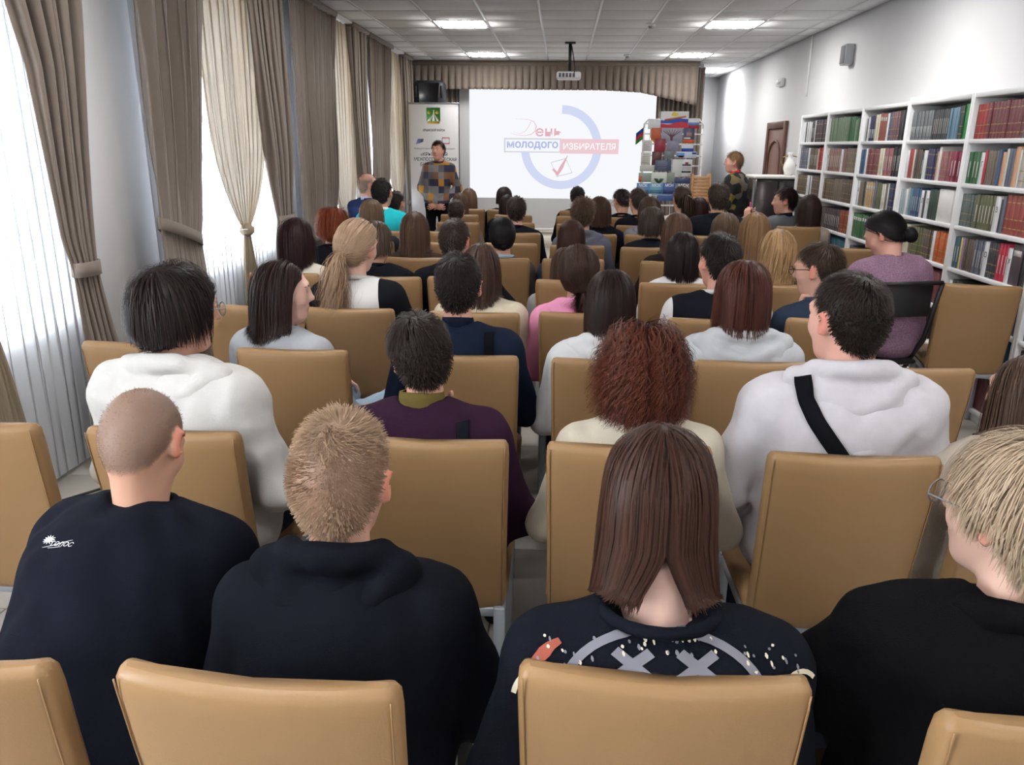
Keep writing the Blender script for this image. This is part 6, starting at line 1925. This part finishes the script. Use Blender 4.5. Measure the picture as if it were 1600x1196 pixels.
# sixth row
person('person in a black jacket seated beside the curtain, sixth row', 520, 318, 5.50, row=5.40, hip=(-1.56, 5.66, 0), head=(-6, -2, 0), lod=2, s=1.05, hair=dict(style='bob', len=0.20, S=8, thick=0.034, dens=1.5, wave=(0.006, 7)), hc=ORANGE, top=dict(kind='jacket', col=(18, 19, 24)), ht=0.026)
person('person in a brown sweater on the curtain side of the sixth row', 648, 328, 5.48, row=5.22, hip=(-1.0, 5.50, 0), head=(0, -3, 0), lod=2, s=1.05, hair=LONG(0.33, thick=0.018, dens=1.3), hc=((76, 58, 48), (122, 98, 82)), top=dict(kind='sweater', col=(62, 50, 44)))
person('person in a grey sweater with pale blue collar, sixth row', 785, 340, 5.46, row=5.28, hip=(-0.42, 5.54, 0), head=(6, -8, -4), lod=2, s=1.02, hair=dict(style='bun', S=8, thick=0.014, tie=(0.0, -0.09, -0.075), bun=0.022, dens=1.5), hc=((16, 16, 20), (30, 30, 36)), top=dict(kind='sweater', col=(88, 84, 84)), collar=dict(col=(152, 170, 186), R=0.07, r=0.016))
person('person in a slate-blue top next to the aisle, sixth row', 893, 341, 5.48, row=5.28, hip=(0.08, 5.54, 0), head=(2, -3, 0), lod=2, s=1.02, hair=LONG(0.32, dens=1.2), hc=((54, 32, 30), (88, 56, 50)), top=dict(kind='sweater', col=(58, 60, 76)))
person('person in a black-brown sweater ahead of the white top, sixth row', 1059, 330, 5.48, row=5.25, hip=(0.78, 5.52, 0), head=(0, -3, 0), lod=2, s=1.05, hair=LONG(0.34, thick=0.018, dens=1.3), hc=((86, 64, 52), (134, 106, 88)), top=dict(kind='sweater', col=(40, 32, 32)))
person('person in a taupe sweater on the bookcase side of the sixth row', 1181, 329, 5.48, row=5.30, hip=(1.30, 5.56, 0), head=(0, -3, 0), lod=2, s=1.06, hair=LONG(0.36, thick=0.02, dens=1.3), hc=((136, 108, 78), (196, 162, 122)), top=dict(kind='sweater', col=(70, 60, 52)))

# seventh row
person('person in a dark sweater directly behind the turquoise shirt', 580, 309, 6.30, row=6.1, head=(0, -4, 0), lod=3, s=1.02, hair=dict(style='bob', len=0.21, S=7, thick=0.016, dens=1.4), hc=((98, 80, 66), (142, 120, 100)), top=dict(kind='sweater', col=(40, 42, 50)))
person('person in a grey-blue hoodie on the aisle, seventh row', 912, 304, 6.30, row=6.05, hip=(0.15, 6.3, 0), head=(-6, -3, 0), lod=3, s=1.07, hair=dict(style='fluffy', len=(0.07, 0.022), S=5, lift=0.22, mess=0.28, thick=0.02, dens=1.6), hc=((74, 58, 48), (120, 98, 82)), top=dict(kind='hoodie', col=(96, 98, 112)), hood=dict(w=0.14, h=0.09), ht=0.024)
person('person in a dark navy top, seventh row, beside the grey-blue hoodie', 1019, 321, 6.30, row=6.0, hip=(0.70, 6.26, 0), head=(0, -6, 0), lod=3, s=1.02, hair=LONG(0.22, thick=0.02, dens=1.4), hc=((62, 54, 52), (98, 86, 80)), top=dict(kind='sweater', col=(28, 30, 40)))
person('person directly behind the broad black hoodie, seventh row', 1135, 330, 6.30, row=6.1, hip=(1.28, 6.36, 0), head=(0, -4, 0), lod=3, s=1.1, hair=LONG(0.28, thick=0.022, dens=1.4), hc=((98, 82, 68), (146, 126, 106)), top=dict(kind='sweater', col=(34, 34, 42)))

# eighth row
person('person in a turquoise shirt with white collar', 597, 277, 7.12, row=6.9, hip=(-1.60, 7.15, 0), head=(-14, 0, 0), lod=3, s=1.06, sw=0.185, hair=SHORT(0.045, 0.02, dens=1.5), hc=((26, 23, 26), (48, 42, 44)), top=dict(kind='tshirt', col=(40, 180, 190), loose=0.016), collar=dict(col=(228, 232, 232), R=0.068, r=0.014))
person('person in a black shirt on the aisle, eighth row, below the screen', 807, 306, 7.12, row=6.91, hip=(-0.40, 7.16, 0), head=(4, -3, 0), lod=3, s=1.02, sw=0.18, hair=dict(style='fluffy', len=(0.06, 0.016), S=5, lift=0.16, mess=0.28, forward=0.6, side=0.7, thick=0.014, dens=1.6), hc=((40, 33, 32), (82, 68, 62)), top=dict(kind='sweater', col=(22, 24, 32)), skin_c=(218, 166, 150))
person('person in a black hoodie letting one arm hang, eighth row', 938, 305, 7.12, row=6.9, hip=(0.33, 7.16, 0), head=(-4, -3, 0), lod=3, s=1.04, hair=LONG(0.26, thick=0.02, dens=1.3), hc=((66, 46, 38), (106, 78, 64)), top=dict(kind='hoodie', col=(18, 20, 27)), arms={'R': ((0.10, -0.02, -0.27), (0.10, 0.10, -0.48))})
person('person in a mid-grey hoodie, eighth row, ahead of the dark navy top', 1016, 305, 7.12, row=6.9, hip=(0.77, 7.16, 0), head=(0, -4, 0), lod=3, s=1.03, hair=dict(style='bob', len=0.22, S=7, thick=0.018, dens=1.4), hc=((62, 48, 44), (98, 80, 70)), top=dict(kind='hoodie', col=(112, 112, 122)))
person('broad person in a black hoodie, eighth row, near the raised phone', 1124, 283, 7.12, row=6.9, hip=(1.35, 7.16, 0), head=(0, -3, 0), lod=3, s=1.1, sw=0.20, hair=SHORT(0.05, 0.024, dens=1.5), hc=((52, 42, 38), (92, 76, 66)), top=dict(kind='hoodie', col=(22, 25, 31), loose=0.012), ht=0.016)

# ninth row and on
person('person beside the turquoise shirt, head turned towards the standing speaker', 618, 297, 7.97, row=7.75, hip=(-1.66, 8.0, 0), head=(-24, -3, 0), lod=4, s=1.04, hair=SHORT(0.04, 0.02, dens=1.6), hc=DARK, top=dict(kind='sweater', col=(24, 26, 34)), face=True)
person('person in a navy jacket and pale collar by the curtain, turned sideways', 575, 271, 8.75, hip=(-2.06, 8.86, 0), by=-30, head=(-30, 0, 0), lod=3, s=1.05, sw=0.19, hair=dict(style='buzz', len=(0.004, 0.006), S=2, lift=0.4, dens=0.8, wd=0.4, bald=0.055, scalp=(150, 128, 116)), hc=((136, 118, 108), (170, 152, 140)), top=dict(kind='jacket', col=(26, 36, 66)), collar=dict(col=(190, 194, 206), R=0.064, h=0.03, z=0.006), face=True, skin_c=(214, 164, 148), ht=0.004)
person('person in a grey-blue hoodie just before the standing person in patchwork', 713, 311, 7.97, row=7.78, hip=(-1.04, 8.03, 0), head=(0, -4, 0), lod=4, s=1.02, hair=SHORT(0.025, 0.012, dens=1.6), hc=((56, 45, 40), (88, 72, 64)), top=dict(kind='hoodie', col=(112, 122, 138)))
person('person in glasses and black sweater ahead of the mid-grey hoodie', 998, 292, 7.97, row=7.75, hip=(0.75, 8.0, 0), head=(20, -6, 0), lod=4, s=1.08, hair=SHORT(0.045, 0.01, dens=1.6), hc=((58, 48, 44), (98, 82, 74)), top=dict(kind='sweater', col=(18, 20, 26)), glasses=(60, 60, 64), face=True)
person('person in a white top just before the magazine rack', 1066, 290, 7.97, row=7.75, hip=(1.18, 8.0, 0), head=(12, -2, 0), lod=4, s=1.03, hair=dict(style='pony', len=0.26, S=7, thick=0.012, tie=(0.0, -0.112, 0.02), dens=1.5), hc=((56, 42, 38), (94, 74, 64)), top=dict(kind='sweater', col=(210, 206, 200)))
person('person in a beige-brown top, tenth row, curtain side', 719, 299, 8.87, row=8.7, hip=(-1.13, 8.95, 0), lod=4, s=1.0, hair=LONG(0.3, thick=0.016, dens=1.4), hc=((84, 66, 54), (128, 104, 86)), top=dict(col=(150, 130, 120)))
person('person in black just behind the lettered black T-shirt', 793, 302, 8.90, row=8.75, hip=(-0.58, 9.0, 0), lod=4, s=0.98, hair=LONG(0.3, dens=1.4), hc=DARK, top=dict(col=(20, 22, 28)))
person('person in glasses bowing the head, below the slide', 972, 295, 8.87, row=8.65, hip=(0.64, 8.92, 0), head=(30, -24, 0), lod=4, s=1.08, hair=SHORT(0.045, 0.02, dens=1.5), hc=((44, 36, 34), (76, 62, 56)), top=dict(kind='sweater', col=(18, 20, 26)), glasses=(150, 150, 155), face=True)
person('person beside the white top, in front of the wooden crate', 1093, 306, 8.87, row=8.65, hip=(1.50, 8.92, 0), lod=4, s=1.1, hair=LONG(0.3, thick=0.022, dens=1.4), hc=((44, 24, 28), (72, 44, 46)), top=dict(col=(30, 28, 34)))
person('person in a black T-shirt in the foremost row, curtain side', 733, 292, 9.72, row=9.55, hip=(-1.14, 9.8, 0), lod=4, s=1.08, hair=LONG(0.34, thick=0.02, dens=1.5), hc=((96, 76, 58), (140, 116, 92)), top=dict(kind='tshirt', col=(26, 26, 32)))
tall = person('person in a black T-shirt with white lettering, foremost row', 788, 290, 9.70, row=9.5, hip=(-0.69, 9.75, 0), lod=4, s=1.08, sw=0.2, hair=LONG(0.20, thick=0.012, dens=1.4), hc=((44, 36, 36), (72, 60, 58)), top=dict(kind='tshirt', col=(16, 18, 24), loose=0.02))
person('person in a black sweater alone in the foremost row below the ring', 903, 290, 9.70, row=9.5, hip=(0.19, 9.75, 0), head=(-4, 0, 0), lod=4, s=1.06, sw=0.185, hair=SHORT(0.035, 0.014, dens=1.6), hc=((22, 20, 24), (42, 38, 42)), top=dict(kind='sweater', col=(14, 15, 20)))

# beside the bookcases
phone_w = person('person in a grey jacket holding up a pink phone', 1229, 288, 8.75, hip=(2.18, 8.92, 0), by=28, head=(46, -4, 0), lod=3, s=1.2, sw=0.18, hair=dict(style='fluffy', len=(0.05, 0.03), S=5, lift=0.10, mess=0.18, thick=0.028), hc=((38, 22, 28), (68, 44, 48)), top=dict(kind='jacket', col=(96, 100, 106), loose=0.01), collar=dict(col=(24, 28, 44), R=0.07, h=0.05, z=0.0), face=True, skin_c=(212, 162, 144), ht=0.028,
    arms={'L': ((-0.06, 0.24, -0.16), (0.02, 0.42, 0.02), (0.1, 0.3, 0.9), (0.9, 0.1, 0), 0.7), 'R': ((0.02, 0.24, -0.16), (-0.20, 0.42, 0.0), (-0.2, 0.3, 0.9), (-0.9, 0.1, 0.0), 0.7)})
person('person in a beige sweater seated against the bookcase', 1266, 302, 8.06, row=7.9, hip=(2.44, 8.16, 0), head=(4, -6, 0), lod=3, s=1.18, hair=LONG(0.36, thick=0.018, dens=1.4), hc=((44, 33, 32), (78, 62, 56)), top=dict(kind='sweater', col=(166, 150, 140)))
lil = person('person in a lilac speckled sweater on the folding chair', 1386, 331, 4.92, hip=(2.02, 4.80, 0), by=20, head=(34, -32, 0), fwd=0.05, ndrop=-0.01, lod=1, s=1.08, sw=0.19, hair=dict(style='bun', S=8, thick=0.014, tie=(0.0, -0.095, -0.065), bun=0.045, dens=1.5), hc=((20, 18, 22), (40, 36, 40)), top=dict(kind='sweater', mat=mat('lilac_knit', (146, 114, 138), rough=0.95, var=0.85, vscale=130, bump=0.8, bscale=220), col=(140, 106, 132), loose=0.03, fold=0.006), bulk=1.18, skin_c=(206, 158, 142), legs=(40, 50, 72), face=True, ht=0.018,
    arms={'L': ((-0.06, 0.10, -0.26), (0.06, 0.30, -0.34)), 'R': ((0.08, 0.06, -0.27), (0.0, 0.28, -0.34))})

# standing
M_PATCH = mat('patchwork_knit', (110, 106, 104), rough=0.9)
nt = M_PATCH.node_tree
_tc = nt.nodes.new('ShaderNodeTexCoord'); _mp = nt.nodes.new('ShaderNodeMapping'); _mp.inputs['Scale'].default_value = (13.5, 1.2, 10.5); _mp.inputs['Location'].default_value = (0.35, 0.4, 0.2)
_fl = nt.nodes.new('ShaderNodeVectorMath'); _fl.operation = 'FLOOR'
_wn = nt.nodes.new('ShaderNodeTexWhiteNoise'); _wn.noise_dimensions = '3D'
_rp = nt.nodes.new('ShaderNodeValToRGB'); _rp.color_ramp.interpolation = 'CONSTANT'
nt.links.new(_tc.outputs['Object'], _mp.inputs['Vector']); nt.links.new(_mp.outputs['Vector'], _fl.inputs[0]); nt.links.new(_fl.outputs[0], _wn.inputs['Vector']); nt.links.new(_wn.outputs['Value'], _rp.inputs['Fac'])
for k, (p_, c_) in enumerate(((0.0, (48, 50, 72)), (0.28, (124, 122, 122)), (0.55, (172, 124, 48)), (0.78, (92, 88, 88)), (0.9, (120, 84, 62)))):
    if k < 2: el_ = _rp.color_ramp.elements[k]; el_.position = p_
    else: el_ = _rp.color_ramp.elements.new(p_)
    el_.color = (*lin(c_), 1)
nt.links.new(_rp.outputs['Color'], nt.nodes['Principled BSDF'].inputs['Base Color'])
standing = person('person in a grey, navy and ochre patchwork sweater standing before the banner', 684, 218, 11.15, hip=(-1.76, 11.2, 0.93), by=176, head=(-10, 0, 0), lod=3, s=1.06, sw=0.165, stand=True, hair=SHORT(0.05, 0.03, lift=0.05, thick=0.020, mess=0.08), hc=((50, 26, 26), (88, 54, 48)), top=dict(kind='sweater', mat=M_PATCH, col=(70, 70, 84), loose=0.010, fold=0.003), bulk=1.02, face=True, legs=(18, 18, 22), skin_c=(214, 160, 142), ht=0.02,
    arms={'L': ((-0.10, -0.01, -0.27), (0.13, 0.20, -0.46), (0.75, 0.25, -0.35), (0.2, -0.9, 0.2), 0.35), 'R': ((0.10, -0.01, -0.27), (-0.13, 0.20, -0.46), (-0.75, 0.25, -0.35), (-0.2, -0.9, 0.2), 0.35)})
M_CAM = mat('gold_leaf_knit', (30, 30, 34), rough=0.9)
nt = M_CAM.node_tree
_tc = nt.nodes.new('ShaderNodeTexCoord'); _v = nt.nodes.new('ShaderNodeTexVoronoi'); _v.inputs['Scale'].default_value = 11
_rp = nt.nodes.new('ShaderNodeValToRGB'); _rp.color_ramp.interpolation = 'CONSTANT'; _sep = nt.nodes.new('ShaderNodeSeparateColor')
nt.links.new(_tc.outputs['Object'], _v.inputs['Vector']); nt.links.new(_v.outputs['Color'], _sep.inputs[0]); nt.links.new(_sep.outputs[1], _rp.inputs['Fac'])
for k, (p_, c_) in enumerate(((0.0, (24, 24, 28)), (0.76, (104, 92, 60)), (0.84, (104, 96, 88)), (0.92, (126, 110, 52)), (0.98, (120, 48, 48)))):
    if k < 2: el_ = _rp.color_ramp.elements[k]; el_.position = p_
    else: el_ = _rp.color_ramp.elements.new(p_)
    el_.color = (*lin(c_), 1)
nt.links.new(_rp.outputs['Color'], nt.nodes['Principled BSDF'].inputs['Base Color'])
standing2 = person('person in a patterned black jacket and red scarf standing by the wall', 1148, 234, 10.4, hip=(2.20, 10.45, 0.90), by=62, head=(22, -2, 0), lod=3, s=1.08, sw=0.175, stand=True, hair=SHORT(0.055, 0.04, lift=0.06, thick=0.024, mess=0.10), hc=((146, 118, 88), (204, 172, 136)), top=dict(kind='jacket', col=(22, 22, 26), mat=M_CAM, loose=0.022), bulk=1.15, face=True, legs=(20, 20, 24), skin_c=(216, 166, 150), ht=0.022, collar=dict(col=(176, 36, 52), R=0.066, h=0.06, z=-0.006),
    arms={'L': ((-0.06, 0.04, -0.27), (0.05, 0.26, -0.30)), 'R': ((0.07, 0.02, -0.27), (-0.02, 0.26, -0.30))})
ph = phone_w
pw = (ph['wr'][0] + ph['wr'][1]) / 2 + ph['B']((0, 0.06, 0.13))
e = empty('phone', pw, math.radians(82)); tag(e, 'pink phone held up by the person in grey', 'phone')
b = MB(); b.rbox((-0.038, -0.005, -0.08), (0.038, 0.005, 0.08), 0.004); b.build('case', mat('pink_case', (206, 50, 110), rough=0.4), e)
b = MB(); b.box((-0.034, -0.0065, -0.074), (0.034, -0.0052, 0.074)); b.build('display', mat('phone_display', (60, 64, 74), rough=0.15), e)

# straps, prints
strap(w2, [(-0.135, 0, 0.085), (-0.128, 0, 0.03), (-0.105, 0, -0.02), (-0.02, 0, -0.13), (0.07, 0, -0.24), (0.13, 0, -0.36)], 0.042, (18, 18, 22))
strap(navy, [(0.125, 0, 0.06), (0.128, 0, 0.0), (0.115, 0, -0.12), (0.10, 0, -0.3)], 0.034, (16, 18, 24))
strap(purple, [(0.125, 0, 0.05), (0.13, 0, 0.0), (0.145, 0, -0.14), (0.15, 0, -0.3)], 0.036, (22, 24, 32))
GREY = (112, 112, 122); CRM = (206, 198, 176)
ND = (0, 0.86, -0.5)
arcp = [(-0.165, -0.09)] + [(0.15 * math.cos(t), -0.075 + 0.125 * math.sin(t)) for t in np.linspace(math.pi, 0, 24)] + [(0.155, -0.09)]
print_on(girl, [(arcp, 0.014), ([(-0.070, 0.012), (-0.018, -0.032)], 0.017), ([(-0.018, 0.012), (-0.070, -0.032)], 0.017), ([(0.022, 0.014), (0.074, -0.030)], 0.017), ([(0.074, 0.014), (0.022, -0.030)], 0.017)], GREY, ND, 'face_print')
rp_ = np.random.default_rng(3)
dots = [([(x, z), (x + 0.002, z - 0.004 - 0.006 * rp_.random())], [0.002, 0.003 + 0.003 * rp_.random(), 0.002]) for x, z in [(sx * rp_.uniform(0.10, 0.20), rp_.uniform(-0.08, 0.035)) for sx in (-1, 1) for _ in range(34)] + [(rp_.uniform(-0.06, 0.13), rp_.uniform(0.01, 0.045)) for _ in range(26)]]
print_on(girl, dots[::2], GREY, ND, 'splatter_print')['kind'] = 'stuff'
print_on(girl, dots[1::2], CRM, ND, 'splatter_print')['kind'] = 'stuff'
ls = [(-0.178 + 0.040 * math.cos(t), -0.085 + 0.060 * math.sin(t)) for t in np.linspace(2.9, -0.4, 18)]
rs_ = [(0.205 + 0.040 * math.cos(t), -0.08 + 0.070 * math.sin(t)) for t in np.linspace(1.0, 3.7, 18)]
print_on(girl, [(ls, 0.008), ([(-0.182, -0.055), (-0.178, -0.085)], [0.006, 0.013, 0.008]), (rs_, 0.008), ([(0.190, -0.055), (0.198, -0.045), (0.206, -0.06)], 0.009), ([(0.200, -0.075), (0.206, -0.11)], [0.011, 0.008])], CRM, ND, 'sleeve_face_print')
print_on(girl, [([(-0.208, -0.045), (-0.19, -0.02), (-0.165, 0.012), (-0.15, 0.022)], [0.006, 0.014, 0.020, 0.010])], (140, 66, 50), ND, 'orange_print')
lg = shaved
V, T = text_geo('ГОЛОС', 1.0, 0.0); k_ = 0.062 / np.ptp(V[:, 0])


def word_on(info, s, x, z, wid, col, nd=(0, 1, 0), slant=0.0, bold=0.0):
    V, T = text_geo(s, 1.0, bold); k = wid / np.ptp(V[:, 0])
    q = (V[:, :2] - V[:, :2].mean(0)) * k
    pts = [info['Sc'] + info['B']((x + a + slant * b_, 0, z + b_)) for a, b_ in q]
    P = skin_to(info, pts, info['B'](nd), 0.0025)
    if np.isnan(P).any(): P = np.where(np.isnan(P), np.nanmean(P, 0), P)
    b = MB(); b.add(P - info['base'], T); return b.build('lettering', mat('ink_white', (214, 216, 218), rough=0.8), info['root'])


word_on(shaved, 'ГОЛОС', -0.035, -0.085, 0.058, None, (0, 0.75, -0.66), 0.2)
star = [([(-0.085, -0.075), (-0.085 + 0.020 * math.cos(a), -0.075 + 0.013 * math.sin(a))], [0.007, 0.001]) for a in np.linspace(0, 6.28, 12, endpoint=False)]
print_on(shaved, star + [([(-0.09, -0.098), (-0.06, -0.088), (-0.02, -0.072)], [0.001, 0.002, 0.001]), ([(-0.075, -0.098), (-0.04, -0.092)], 0.001)], (214, 216, 218), (0, 0.75, -0.66), 'star_print')
print_on(pr, [([(0.03 + 0.03 * math.cos(t), -0.09 + 0.025 * math.sin(t)) for t in np.linspace(0, 6.28, 14)], 0.010), ([(0.095 + 0.025 * math.cos(t), -0.10 + 0.02 * math.sin(t)) for t in np.linspace(0, 6.28, 12)], 0.010), ([(0.0, -0.06), (0.04, -0.05), (0.08, -0.07)], 0.012), ([(0.03, -0.10), (0.07, -0.11)], 0.010)], (206, 208, 212), name='white_print')
word_on(tall, 'НАШ', 0.0, -0.055, 0.12, None, (0, 1, -0.3), 0.0, 0.02)
